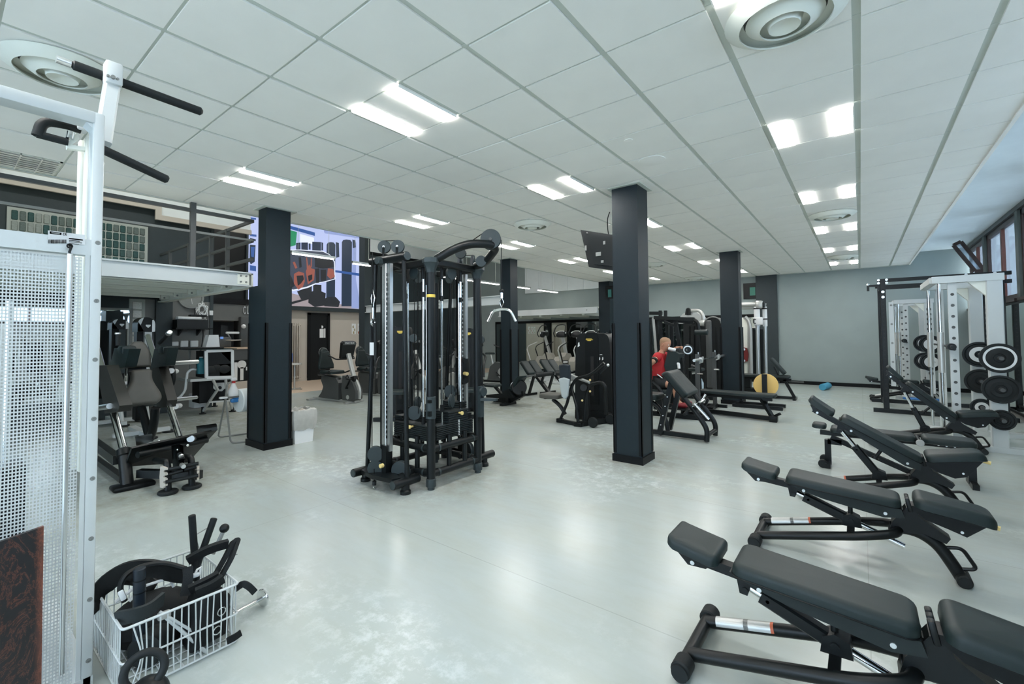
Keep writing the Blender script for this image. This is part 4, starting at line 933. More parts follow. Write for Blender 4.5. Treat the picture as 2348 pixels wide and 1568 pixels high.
def incline_small():
    y = 12.1
    t = thing('adjustable_bench_black', 'low black bench with a raised seat end in front of the grey back wall', 'bench', (-1.6, y, 0), 0, 'black benches at the back')
    part('pad', MB().pad(rrect(-2.35, -1.30, y-.15, y+.15, .04), .06, .028, (0, 0, .49)), M_vinyl, t)
    part('raised_pad', MB().pad(rrect(0, .46, -.15, .15, .05), .065, .03, (-1.42, y, .56), (-.62, 0, .78), (0, -1, 0)), M_vinyl, t)
    part('under_beam', MB().bar((-2.3, y, .45), (-1.28, y, .45), .06, .06), M_blk, t)
    part('front_leg', MB().bar((-1.42, y, .45), (-1.22, y, .04), .06, .06).bar((-1.22, y-.18, .03), (-1.22, y+.18, .03), .06, .06).bar((-2.2, y, .04), (-1.22, y, .04), .06, .06), M_blk, t)
    part('pad_strut', MB().bar((-1.50, y, .46), (-1.62, y, .74), .04, .03), M_blk, t)
    part('wall_peg', MB().cyl((-1.35, y+.1, .40), (-1.05, y+.1, .40), .018), M_dgrey, t)
incline_small()
r0 = zf(1886, 895, .0); r1 = zf(1902, 884, .0)
d = (r1-r0); d.z = 0; d = d.normalized()
ro = MB().cyl(zf(1886, 895, .0)+V((0, 0, .085)), zf(1886, 895, 0)+V((0, 0, .085))+V((.10, .55, 0)), .085, n=24, ch=.008)
solo('foam_roller', ro, mat('blue_foam', (.07, .33, .50), .75, bump=.2, bscale=80), 'blue foam roller lying on the floor by the back wall', 'foam roller')
# ------------------------------------------------------------------ far hall: wall screen, door, posters, mirror, second mezzanine
def em(name, c, s=1.): return mat(name, (.02, .02, .02), .5, emit=c, es=s*.5)
XS = -15.12
def screen():
    S = lambda px, py, d=0.: xp(px, py, XS+d)
    a, b = S(571, 495), S(834, 709)
    y0, y1 = a.y, b.y; z0, z1 = b.z, S(834, 541).z
    t = thing('wall_screen', 'large lit wall screen showing a bright gym with dark punching bags', 'screen', (XS, (y0+y1)/2, z0))
    part('casing', MB().box((XL+.02, y0-.06, z0-.10), (XS-.004, y1+.06, z1+.04)), M_navy, t)
    part('bottom_frame', MB().box((XS-.01, y0-.06, z0-.14), (XS+.02, y1+.25, z0)), M_navy, t)
    pic = part('picture', MB().box((XS-.004, y0, z0), (XS, y1, z1)), em('screen_sky_white', (.50, .58, .90), .9), t)
    E_navy = em('screen_navy', (.004, .022, .055), .8); E_blk = em('screen_black', (.003, .006, .012), .8); E_blue = em('screen_blue', (.02, .09, .33), .9)
    E_pale = em('screen_pale', (.28, .36, .66), .9); E_org = em('screen_orange', (.36, .10, .07), .8); E_grey = em('screen_slate', (.045, .06, .10), .8); E_fl = em('screen_floor', (.40, .34, .36), .8); E_grn = em('screen_green', (.01, .30, .13), .8); E_wh = em('screen_white', (.80, .86, 1), .95)
    k = [0]
    def q(name, pts, m, lab=None):
        k[0] += 1
        return part(name, MB().poly([S(*p, .002+.0012*k[0]) for p in pts], V((.001, 0, 0))), m, t)
    q('pictured_floor', [(650, 690), (667, 672), (745, 690), (834, 708), (660, 704)], E_fl)
    q('pictured_ceiling_beam', [(660, 516), (722, 533), (722, 541), (662, 524)], E_blue)
    q('pictured_ceiling_beam', [(744, 526), (770, 529), (744, 533)], em('screen_violet', (.04, .05, .35), .9))
    q('pictured_green_panel', [(664, 527), (681, 532), (678, 562), (664, 566)], E_grn)
    q('pictured_white_wall', [(688, 536), (720, 545), (720, 560), (688, 556)], E_wh)
    q('pictured_wall_edge', [(745, 535), (834, 548), (834, 540), (745, 526)], E_pale)
    for pts in ([(679, 557), (689, 556), (689, 575), (679, 575)], [(691, 556), (706, 556), (706, 575), (691, 575)], [(716, 554), (736, 555), (736, 575), (716, 574)]):
        q('pictured_bag', pts, E_navy)
    q('pictured_bag', [(708, 558), (712, 558), (712, 572), (708, 572)], E_navy)
    q('pictured_bag', [(737, 555), (741, 557), (741, 574), (737, 574)], E_navy)
    def bag(x0, x1, yt, yb, sh):
        q('pictured_bag_side', [(x1+1, yt), (x1+8, yt+2), (x1+9, yt+14+sh), (x1+2, yt+16+sh)], E_navy)
        q('pictured_bag', [(x0, yt+6), (x0+3, yt+1), (x0+10, yt), (x1-4, yt+1), (x1, yt+6), (x1-1, yb), (x0-1, yb)], E_navy)
    q('pictured_bag_shade', [(808, 552), (817, 556), (816, 640), (825, 692), (836, 702), (834, 708), (806, 706)], E_pale)
    bag(749, 769, 555, 690, 20); bag(784, 807, 549, 702, 4)
    q('pictured_pole', [(767, 619), (834, 628), (834, 634), (767, 624)], E_blue)
    q('pictured_base', [(681, 668), (715, 655), (715, 686), (690, 686)], E_blk)
    q('pictured_base', [(718, 652), (737, 653), (737, 668), (747, 672), (745, 700), (722, 704), (707, 694), (708, 672), (718, 667)], E_blk)
    q('pictured_base', [(738, 690), (750, 681), (770, 681), (780, 692), (776, 704), (744, 702)], E_blk)
    q('pictured_heap_edge', [(660, 572), (690, 572), (712, 574), (740, 575), (756, 583), (768, 600), (769, 640), (752, 645), (727, 650), (706, 660), (672, 667), (664, 670), (650, 650)], E_wh)
    q('pictured_heap', [(660, 574), (690, 574), (740, 577), (755, 584), (766, 601), (767, 639), (740, 646), (726, 648), (704, 657), (672, 664), (650, 650)], E_grey)
    q('pictured_heap_side', [(722, 590), (762, 596), (766, 612), (740, 616), (722, 612)], E_blk)
    for pts in ([(674, 628), (685, 622), (697, 626), (699, 645), (694, 658), (684, 664), (674, 650)], [(701, 622), (709, 606), (714, 615), (722, 618), (720, 642), (706, 652)], [(752, 615), (764, 617), (768, 634), (758, 640), (750, 632)], [(702, 590), (704, 590), (708, 622), (704, 624)], [(713, 592), (715, 592), (715, 612), (712, 613)], [(671, 601), (676, 600), (682, 614), (677, 616)]):
        q('pictured_orange_part', pts, E_org)
    for pts in ([(680, 632), (695, 631), (697, 640), (690, 650), (683, 655)], [(706, 632), (716, 629), (716, 640), (708, 646)], [(723, 616), (732, 615), (732, 648), (725, 649)], [(735, 618), (748, 618), (748, 642), (736, 645)], [(657, 620), (668, 634), (676, 655), (666, 662)], [(685, 590), (690, 590), (692, 612), (687, 614)]):
        q('pictured_dark_part', pts, E_blk)
    q('pictured_floor_strip', [(668, 692), (708, 682), (708, 686), (668, 698)], E_blk)
    for pts, m in (([(573, 498), (587, 500), (587, 504), (573, 502)], E_blue), ([(573, 536), (588, 538), (588, 543), (573, 541)], E_blue), ([(573, 545), (587, 549), (586, 553), (574, 551)], E_navy), ([(573, 561), (586, 562), (584, 600), (575, 606), (572, 600)], E_navy), ([(575, 566), (584, 566), (582, 590), (576, 588)], E_blue), ([(573, 608), (587, 610), (587, 622), (573, 620)], E_blue)):
        q('pictured_left_part', pts, m)
screen()
W = lambda px, py, d=.02: xp(px, py, XL+d)
d0, d1 = W(711, 722), W(748, 872)
dr = struct('door_1', MB().box((XL+.02, d0.y, 0), (XL+.06, d1.y, d0.z-.0)), M_blk2)
part('door_frame', MB().box((XL+.02, d0.y-.10, 0), (XL+.085, d0.y, d0.z+.08)).box((XL+.02, d1.y, 0), (XL+.085, d1.y+.10, d0.z+.08)).box((XL+.02, d0.y-.10, d0.z), (XL+.085, d1.y+.10, d0.z+.08)), M_trim, dr)
n0, n1 = W(733, 754, .062), W(742, 774, .062)
solo('door_notice', MB().box(n0, n1+V((.004, 0, 0))).box(W(743, 753, .062), W(746, 774, .062)+V((.004, 0, 0))), M_label, 'small white notices on the dark door', 'notice')
solo('door_plate', MB().cyl(W(738, 749.5, .062), W(738, 749.5, .066), .05, n=14), M_label, 'tiny white disc above the notices on the dark door', 'sign')
for i, (px0, px1, cols) in enumerate(((806.5, 816, 0), (820, 829, 1), (834, 844, 2))):
    a, b = W(px0, 742, .024), W(px1, 766, .024)
    t = thing('wall_poster', ('left', 'middle', 'right')[i]+' one of three small white exercise posters on the beige wall', 'poster', ((a+b)/2), 0, 'exercise posters')
    part('sheet', MB().box(a, b+V((.004, 0, 0))), M_label, t)
    m = MB(); rr = random.Random(i)
    for k in range(3):
        f = V((XL+.029, a.y+(b.y-a.y)*(.2+.3*rr.random()+.25*(k % 2)), b.z+(a.z-b.z)*(.15+.3*k*.9)))
        m.prism([(-.02, -.05), (.03, -.04), (.02, .06), (-.03, .03)], f, (0,1,0), (0,0,1), (.001, 0, 0))
    part('figures', m, mat('poster_figure', ((.35, .30, .16), (.40, .10, .05), (.45, .18, .12))[i], .7), t, stuff=True)
# radiator, stool, chair by the door
def radiator():
    a, b = W(655, 741, .10), W(688, 868, .10)
    t = thing('radiator', 'pale ribbed radiator on the beige wall beside the dark column', 'radiator', (a.x, (a.y+b.y)/2, b.z))
    y = a.y; 
    while y < b.y: part('rib', MB().rbox((a.x, y, (a.z+b.z)/2), (.10, .038, a.z-b.z), .012, 1), M_tan, t); y += .075
    part('header', MB().cyl((a.x, a.y, a.z-.06), (a.x, b.y, a.z-.06), .03), M_tan, t); part('header', MB().cyl((a.x, a.y, b.z+.06), (a.x, b.y, b.z+.06), .03), M_tan, t)
radiator()
def stool():
    c = zf(675, 893); t = thing('bar_stool', 'chrome bar stool with a blue seat just right of the left column', 'stool', c)
    part('foot_cross', MB().bar(c+V((-.22, -.1, .02)), c+V((.22, .1, .02)), .04, .03).bar(c+V((.1, -.22, .02)), c+V((-.1, .22, .02)), .04, .03), M_alu, t)
    part('column', MB().cyl(c+V((0, 0, .02)), c+V((0, 0, .72)), .025), M_alu, t)
    part('seat', MB().lathe([(.02, 0), (.19, .01), (.2, .03), (.18, .06), (.02, .065)], c+V((0, 0, .70)), n=20), M_silver, t)
    part('blue_back', MB().rbox(c+V((-.12, -.12, .92)), (.10, .22, .28), .03), mat('blue_seat', (.03, .10, .35), .5), t)
stool()
# mirrors and low walls at the far end
def back_mirror():
    x0, x1, z0, z1 = -13.2, xa-.05, .30, 2.03
    t = thing('back_wall_mirror', 'long dark framed mirror on the back wall behind the cardio machines', 'mirror', ((x0+x1)/2, YB-.02, z0))
    part('mirror_pane', MB().box((x0, YB-.03, z0), (x1, YB-.022, z1)), mat('dim_mirror', (.55, .62, .60), .03, 1), t)
    part('frame', MB().box((x0-.05, YB-.05, z1), (x1, YB-.01, z1+.10)).box((x0-.05, YB-.05, z0), (x0, YB-.01, z1)), M_trim, t)
back_mirror()
m = struct('mezzanine_far', MB().box((-11.3, 13.75, 2.27), (-7.02, 13.85, 2.46)), M_white)
part('deck', MB().box((-11.3, 13.85, 2.42), (-7.02, YB, 2.47)), M_cream, m)
for x in (-7.6, -8.5, -9.4, -10.3, -11.2): part('joist', MB().box((x-.05, 13.85, 2.20), (x+.05, YB, 2.42)), M_cream, m)
part('lower_flange', MB().box((-11.3, 13.70, 2.25), (-7.02, 13.9, 2.275)), M_white, m)
struct('trim_9', MB().box((-7.02, YB-.5, 0), (-6.2, YB, ZC)), M_navy)
m = struct('mezzanine_beam', MB().box((-12.4, 8.30, 2.27), (-6.70, 8.40, 2.46)), M_white)
part('upper_flange', MB().box((-12.4, 8.26, 2.455), (-6.70, 8.44, 2.475)), M_white, m)
part('lower_flange', MB().box((-12.4, 8.26, 2.255), (-6.70, 8.44, 2.275)), M_white, m)
for px in (965, 1004):
    c = yp(px, 700, 8.295); p = part('splice_plate', MB().box((c.x-.12, 8.285, 2.29), (c.x+.12, 8.30, 2.44)), M_white, m)
    k = MB()
    for sx in (-1, 1):
        for sz in (-1, 1): k.cyl((c.x+sx*.06, 8.275, 2.365+sz*.04), (c.x+sx*.06, 8.285, 2.365+sz*.04), .016, n=8)
    part('bolts', k, M_mgrey, p)
struct('trim_10', MB().box((-12.5, 8.25, 0), (-12.2, 8.45, ZT)), M_navy)
part('splice_bolts', MB().cyl((-7.4, 13.74, 2.37), (-7.4, 13.75, 2.37), .02, n=8), M_mgrey, bpy.data.objects['mezzanine_far'])
# televisions
def tvs():
    y = 5.20; P = [yp(1331, 527, y), yp(1425, 541, y), yp(1425, 622, y), yp(1350, 612, y)]
    t = thing('hanging_television', 'tilted black television seen from behind beside the near right column', 'television', P[3])
    part('casing', MB().poly(P, V((0, .05, 0))), M_plas, t)
    Q = [yp(1342, 534, y-.03), yp(1420, 547, y-.03), yp(1420, 612, y-.03), yp(1362, 606, y-.03)]
    part('back_bulge', MB().poly(Q, V((0, .04, 0))), M_blk, t)
    part('vent_ridge', MB().tube([yp(1345, 534, y-.01), yp(1355, 545, y-.012), yp(1370, 549, y-.012), yp(1400, 553, y-.012)], .012, 6, fil=.03), M_dgrey, t)
    for (a, b, c, d) in ((1341, 563, 1345, 574), (1366, 579, 1378, 586), (1378, 597, 1384, 602), (1383, 553, 1388, 560)):
        part('sticker', MB().box(yp(a, b, y-.034), yp(c, d, y-.034)+V((0, -.002, 0))), M_mgrey, t)
    part('bracket', MB().bar((-2.46, 5.24, 2.62), (-2.36, 5.26, 2.62), .10, .12), M_blk2, t)
    part('cable', MB().tube([yp(1398, 486, 5.24), yp(1393, 500, 5.24), yp(1393, 525, 5.24), yp(1400, 560, 5.22)], .006, 6, fil=.1), M_trim, t)
    y = YB-.06; a, b = yp(1704, 650, y), yp(1740, 684, y)
    t = thing('wall_television', 'small black wall monitor with a green screen left of the dark pilaster', 'television', ((a.x+b.x)/2, y, b.z))
    part('casing', MB().box(a, b+V((0, .06, 0))), M_blk2, t)
    part('green_screen', MB().box(yp(1719, 659, y), yp(1732, 677, y)+V((0, -.004, 0))), em('screen_teal', (.0, .10, .065), 1), t)
    y = 13.8; a, b = yp(1388, 656, y), yp(1406, 684, y)
    t = thing('column_monitor', 'black monitor with a green screen on the far dark column, half hidden', 'television', ((a.x+b.x)/2, y, b.z))
    part('casing', MB().box(a, b+V((.25, .06, 0))), M_blk2, t)
    part('green_screen', MB().box(yp(1394, 664, y), yp(1402, 681, y)+V((0, -.004, 0))), em('screen_teal_dim', (.0, .06, .05), 1), t)
tvs()

# ------------------------------------------------------------------ cardio machines
def recumbent():
    t = thing('recumbent_bike', 'x', 'exercise bike', (0,0,0), 0, 'recumbent bikes', local=True)
    Y = lambda w_: (0, -w_/2, 0)
    part('front_housing', MB().prism([(.22, .06), (.58, .04), (.66, .10), (.66, .28), (.55, .48), (.36, .60), (.22, .62), (.18, .30)], Y(.20), (1,0,0), (0,0,1), (0, .20, 0)), M_dgrey, t)
    part('silver_rim', MB().tube([(.645, 0, .10), (.665, 0, .28), (.56, 0, .48), (.40, 0, .60)], .075, 8, fil=.1, flat=.5), M_silver, t)
    part('emblem', MB().cyl((.40, -.105, .13), (.40, -.10, .13), .05, n=16), M_silver, t)
    part('rear_housing', MB().prism([(-.62, .07), (.10, .05), (.10, .44), (-.0, .56), (-.50, .60), (-.52, .48), (-.44, .33), (-.50, .20)], Y(.22), (1,0,0), (0,0,1), (0, .22, 0)), M_dgrey, t)
    part('seat_rail', MB().bar((-.50, 0, .60), (.06, 0, .57), .09, .03), M_alu, t)
    part('base_bar', MB().bar((-.85, 0, .03), (.60, 0, .03), .14, .05).bar((-.78, -.28, .02), (-.78, .28, .02), .09, .03).bar((.50, -.26, .02), (.50, .26, .02), .06, .03), M_silver, t)
    part('seat_pad', MB().pad(rrect(-.50, -.02, -.21, .21, .09), .08, .035, (0, 0, .64)), M_vinyl, t)
    b = part('back_pad', MB().pad([(-.20, 0), (.20, 0), (.21, .10), (.14, .32), (.11, .42), (-.11, .42), (-.14, .32), (-.21, .10)], .07, .03, (-.50, 0, .74), (0, 1, 0), (-.16, 0, 1)), M_vinyl, t)
    part('back_hoop', MB().ring((-.575, 0, 1.13), (1, 0, .16), .125, .014, n=24), M_dgrey, b)
    part('headrest', MB().lathe([(.005, .06), (.09, .055), (.115, .03), (.11, 0), (.005, 0)], (-.575, 0, 1.13), (1, 0, .16), 24), M_vinyl, b)
    for s in (-1, 1):
        part('side_handle', MB().tube([(-.50, s*.20, .62), (-.20, s*.30, .64), (.0, s*.31, .70), (.05, s*.31, .74)], .017, 8, fil=.06), M_blk, t)
        part('pedal', MB().cyl((.40, s*.10, .34), (.40+s*.0, s*.16, .34), .018).rbox((.40-s*.15, s*.20, .46-s*.10), (.10, .09, .03), .01).bar((.40, s*.15, .34), (.40-s*.15, s*.15, .46-s*.10), .03, .02), M_blk, t)
        part('pedal_strap', MB().tube([(.35-s*.15, s*.16, .48-s*.1), (.36-s*.15, s*.2, .56-s*.1), (.35-s*.15, s*.25, .48-s*.1)], .012, 6, fil=.03), M_blk, t)
    part('mast', MB().bar((.52, 0, .50), (.30, 0, 1.12), .10, .09, ch=.02), M_silver, t)
    part('mast_collar', MB().rbox((.50, 0, .54), (.16, .13, .14), .03, rot=(0, -.3, 0)), M_plas, t)
    c = part('console', MB().prism([(-.17, -.20), (.17, -.20), (.20, .17), (.16, .21), (-.16, .21), (-.20, .17)], (.30, 0, 1.20), (0,1,0), (.22, 0, .97), (-.07, 0, .016)), M_plas, t)
    part('console_band', MB().prism([(-.19, .13), (.19, .13), (.16, .205), (-.16, .205)], (.301, 0, 1.20), (0,1,0), (.22, 0, .97), (.004, 0, 0)), M_dgrey, c)
    tx_ = bpy.data.curves.new('maker_name', 'FONT'); tx_.body = 'MATRIX'; tx_.size = .075; tx_.align_x = 'CENTER'; tx_.extrude = .001
    o = bpy.data.objects.new('tmp', tx_); COL.objects.link(o)
    dg = bpy.context.evaluated_depsgraph_get(); me = bpy.data.meshes.new_from_object(o.evaluated_get(dg)); bpy.data.objects.remove(o); 
    me.name = 'lettering'; me.materials.clear(); me.materials.append(M_label)
    R = Matrix(((0, .22, .97), (1, 0, 0), (0, .97, -.22))).to_4x4()
    me.transform(Matrix.Translation((.345, 0, 1.345)) @ R)
    lo = bpy.data.objects.new('lettering', me); COL.objects.link(lo); lo.parent = c
    part('handlebar', MB().tube([(.30, -.05, 1.0), (.20, -.27, 1.0), (.12, -.30, 1.05), (-.05, -.27, 1.08)], .016, 8, fil=.08).tube([(.30, .05, 1.0), (.20, .27, 1.0), (.12, .30, 1.05), (-.05, .27, 1.08)], .016, 8, fil=.08), M_blk, t)
    return t
rb = recumbent()
rz = math.radians(8)
for i, (x, y, lab) in enumerate(((-9.75, 5.92, 'recumbent exercise bike nearest the dark door'), (-9.95, 7.05, 'recumbent exercise bike behind, below the three posters'), (-10.1, 8.2, 'recumbent exercise bike mostly hidden by the left side of the cable tower'))):
    if i == 0: rb.location = (x, y, 0); rb.rotation_euler = (0, 0, rz); rb['label'] = lab
    else: dup(rb, (x, y, 0), rz, lab)
def upright_bike():
    t = thing('upright_bike', 'x', 'exercise bike', (0,0,0), 0, 'upright bikes', local=True)
    part('housing', MB().prism([(-.30, .08), (.40, .06), (.50, .20), (.46, .45), (.28, .62), (.0, .66), (-.20, .50)], (0, -.10, 0), (1,0,0), (0,0,1), (0, .20, 0)), M_dgrey, t)
    part('wheel_rim', MB().cyl((.30, -.12, .30), (.30, .12, .30), .22, n=26, ch=.03), M_silver, t)
    part('base_bar', MB().bar((-.5, 0, .03), (.5, 0, .03), .10, .05).bar((-.5, -.25, .03), (-.5, .25, .03), .07, .04).bar((.5, -.25, .03), (.5, .25, .03), .07, .04), M_blk, t)
    part('mast', MB().bar((.20, 0, .60), (.34, 0, 1.18), .08, .07), M_silver, t)
    part('console', MB().rbox((.36, 0, 1.30), (.10, .34, .26), .03, rot=(0, -.3, 0)), M_plas, t)
    part('seat_post', MB().cyl((-.12, 0, .5), (-.22, 0, .90), .03), M_silver, t)
    part('saddle', MB().pad([(-.14, -.11), (.05, -.07), (.15, -.03), (.15, .03), (.05, .07), (-.14, .11)], .07, .03, (-.23, 0, .90)), M_vinyl, t)
    part('handlebar', MB().tube([(.34, 0, 1.12), (.28, -.22, 1.12), (.12, -.25, 1.18), (.02, -.20, 1.22)], .016, 8, fil=.06).tube([(.34, 0, 1.12), (.28, .22, 1.12), (.12, .25, 1.18), (.02, .20, 1.22)], .016, 8, fil=.06), M_blk, t)
    for s in (-1, 1): part('pedal', MB().rbox((.05-s*.13, s*.20, .34+s*.1), (.10, .08, .03), .01).bar((.05, s*.13, .34), (.05-s*.13, s*.15, .34+s*.1), .03, .02), M_blk, t)
    return t
ub = upright_bike()
for i, (x, y, r_, lab) in enumerate(((-9.3, 8.95, 10, 'upright exercise bike seen through the middle of the cable tower'), (-9.6, 10.2, 10, 'upright exercise bike farther back between the tower rods'), (-9.4, 11.3, 10, 'upright exercise bike near the mirror left of the far left column'))):
    if i == 0: ub.location = (x, y, 0); ub.rotation_euler = (0, 0, math.radians(r_)); ub['label'] = lab
    else: dup(ub, (x, y, 0), math.radians(r_), lab)
M_beige = mat('warm_grey_shell', (.30, .285, .245), .45, var=.05)
def climber():
    t = thing('climber', 'x', 'step climber', (0,0,0), 0, 'step climbers by the mirror', local=True)
    part('housing', MB().prism([(-.42, .52), (-.36, .42), (.10, .40), (.22, .50), (.24, .74), (.12, .92), (-.06, .95), (-.16, .84), (-.36, .82), (-.44, .70)], (0, -.12, 0), (1,0,0), (0,0,1), (0, .24, 0)), M_beige, t)
    part('emblem', MB().prism(rrect(-.18, .10, .60, .72, .05), (-.10, -.125, 0), (1,0,0), (0,0,1), (0, .004, 0)), M_plas, t)
    part('emblem_plate', MB().prism(rrect(-.15, .07, .625, .695, .03), (-.10, -.129, 0), (1,0,0), (0,0,1), (0, .004, 0)), M_label, t)
    part('mast', MB().bar((.06, 0, .85), (-.16, 0, 1.55), .10, .06), M_silver, t)
    part('console', MB().rbox((-.16, 0, 1.54), (.12, .40, .20), .04, rot=(0, .35, 0)), M_plas, t)
    part('console_top', MB().tube([(-.20, -.20, 1.58), (-.16, -.10, 1.63), (-.16, .10, 1.63), (-.20, .20, 1.58)], .022, 8, fil=.08), M_label, t)
    part('top_hoop', MB().tube([(-.24, -.20, 1.45), (-.30, -.24, 1.56), (-.18, -.20, 1.82), (-.12, 0, 1.86), (-.18, .20, 1.82), (-.30, .24, 1.56), (-.24, .20, 1.45)], .016, 8, fil=.09), M_blk, t)
    for s in (-1, 1): part('side_arm', MB().tube([(-.28, s*.26, 1.30), (-.62, s*.28, 1.16), (-.66, s*.28, 1.05)], .014, 8, fil=.1).cyl((-.66, s*.28, 1.05), (-.54, s*.28, .70), .02), M_silver if s < 0 else M_blk, t)
    part('base', MB().bar((-.6, 0, .05), (.5, 0, .05), .30, .08).prism([(-.1, .05), (.3, .05), (.2, .45), (.0, .45)], (0, -.10, 0), (1,0,0), (0,0,1), (0, .2, 0)).bar((-.55, -.3, .03), (-.55, .3, .03), .08, .05), M_white, t)
    for s in (-1, 1): part('step', MB().rbox((-.35, s*.15, .30+s*.05), (.36, .14, .05), .015).bar((-.2, s*.15, .3+s*.05), (.1, s*.10, .45), .05, .04), M_blk, t)
    return t
cm = climber()
for i, (px, lab) in enumerate(((1258, 'grey step climber, leftmost of the row by the mirror'), (1296, 'grey step climber, second from the left by the mirror'), (1331, 'grey step climber just left of the leg extension machine top'), (1364, 'grey step climber hidden behind the leg extension machine top'))):
    y = 12.5; x = yp(px, 800, y).x
    if i == 0: cm.location = (x, y, 0); cm.rotation_euler = (0, 0, math.radians(5)); cm['label'] = lab
    else: dup(cm, (x, y, 0), math.radians(80), lab)
def ab_bench():
    t = thing('decline_sit_up_bench', 'x', 'bench', (0,0,0), 0, 'decline sit up benches', local=True)
    a = math.radians(48); e = V((math.cos(a), 0, -math.sin(a))); n = V((math.sin(a), 0, math.cos(a)))
    for s in (-1, 1): part('split_pad', MB().pad(rrect(0, .42, -.13, .13, .05), .08, .035, V((-.62, s*.145, .84)), e, (0, 1, 0) if e.cross(V((0,1,0))).dot(n) > 0 else (0, -1, 0)), M_vinyl, t)
    part('main_beam', MB().bar(V((-.60, 0, .80)), V((.20, 0, .06)), .09, .07), M_blk, t)
    part('prop', MB().bar((-.35, 0, .55), (-.55, 0, .03), .06, .05).bar((-.55, -.28, .03), (-.55, .28, .03), .06, .05), M_blk, t); part('front_foot', MB().bar((.20, -.25, .04), (.20, .25, .04), .06, .06), M_blk, t)
    part('foot_roller', MB().cyl((-.05, -.30, .56), (-.05, .30, .56), .055, n=18, ch=.01), M_rub, t)
    part('roller_end', MB().cyl((-.05, -.31, .56), (-.05, -.295, .56), .035, n=14), M_alu, t)
    part('roller_arm', MB().bar((-.10, 0, .38), (-.05, 0, .56), .05, .04), M_blk, t)
    return t
ab = ab_bench()
for i, (px, y, lab) in enumerate(((1250, 9.2, 'decline sit up bench with split pads, left one'), (1294, 9.8, 'decline sit up bench with split pads, right one beside the leg extension seat'))):
    x = yp(px, 880, y).x
    if i == 0: ab.location = (x, y, 0); ab.rotation_euler = (0, 0, math.radians(-8)); ab['label'] = lab
    else: dup(ab, (x, y, 0), math.radians(-8), lab)
def rower():
    y = 7.75; P = lambda px, py, d=0: yp(px, py, y+d)
    c = P(1165, 930); t = thing('low_row_bench', 'low black rowing bench right of the cable tower', 'gym machine', (c.x, y, 0))
    part('main_beam', MB().bar(P(1118, 910), P(1202, 902), .10, .10), M_blk, t)
    part('base_plate', MB().poly([P(1128, 922), P(1168, 925), P(1200, 908), P(1160, 905)], V((0, .12, 0))), M_blk2, t)
    part('t_foot', MB().bar(V((c.x, y, .30)), V((c.x, y, .03)), .08, .08).bar(V((c.x-.02, y-.22, .03)), V((c.x+.02, y+.22, .03)), .09, .05), M_blk, t)
    part('seat_pad', MB().pad(rrect(P(1118, 880).x, P(1142, 880).x, y-.16, y+.16, .05), .06, .03, (0, 0, P(1130, 886).z)), M_vinyl, t)
    part('seat_post', MB().bar(P(1135, 886), P(1152, 905), .07, .05), M_blk, t)
    part('chest_pad', MB().poly([P(1163, 893, -.14), P(1187, 863, -.14), P(1206, 861, -.14), P(1208, 864, -.14), P(1190, 868, -.14), P(1172, 898, -.14)], V((0, .28, 0))), M_vinyl, t)
    part('flywheel_guard', MB().cyl(P(1190, 888, -.07), P(1190, 888, .07), .17, n=26, ch=.02), M_plas, t)
    part('side_disc', MB().cyl(P(1178, 883, -.10), P(1178, 883, -.08), .07, n=18), M_silver, t)
    part('foot_plate', MB().poly([P(1150, 898, -.2), P(1166, 892, -.2), P(1176, 912, -.2), P(1160, 914, -.2)], V((0, .40, 0))), M_blk, t)
rower()
# ------------------------------------------------------------------ near mezzanine, its rails and glass blocks
MX, MY = -6.98, 2.80
mz = struct('mezzanine_near', MB().box((MX-.012, YF, 2.27), (MX+.012, MY, 2.44)), M_white)
part('upper_flange', MB().box((MX-.06, YF, 2.435), (MX+.06, MY, 2.455)), M_white, mz)
part('lower_flange', MB().box((MX-.06, YF, 2.25), (MX+.06, MY, 2.272)), M_white, mz)
part('deck', MB().box((XM, YF, 2.43), (MX, MY+.05, 2.45)), M_cream, mz)
part('side_beam', MB().box((XM, MY+.03, 2.26), (MX, MY+.055, 2.45)).box((XM, MY-.02, 2.24), (MX, MY+.10, 2.265)), M_cream, mz)
part('corner_plate', MB().box((MX+.012, MY-.16, 2.28), (MX+.022, MY-.01, 2.43)), M_cream, mz)
for i, x in enumerate((-7.75, -8.5, -9.25, -10.0, -10.75)):
    j = part('joist', MB().box((x-.04, YF, 2.30), (x+.04, MY+.03, 2.32)).box((x-.008, YF, 2.30), (x+.008, MY+.03, 2.43)), M_cream, mz)
    part('angle_plate', MB().box((x+.012, MY-.10, 2.27), (x+.09, MY+.03, 2.40)), M_cream, j)
    k = MB()
    for sz in (2.30, 2.37): k.cyl((x+.10, MY-.05, sz), (x+.085, MY-.05, sz), .016, n=8)
    part('bolts', k, M_mgrey, j)
k = MB()
for sy in (.05, .12):
    for sz in (2.315, 2.40): k.cyl((MX+.022, MY-sy, sz), (MX+.034, MY-sy, sz), .014, n=8)
part('corner_bolts', k, M_mgrey, mz)
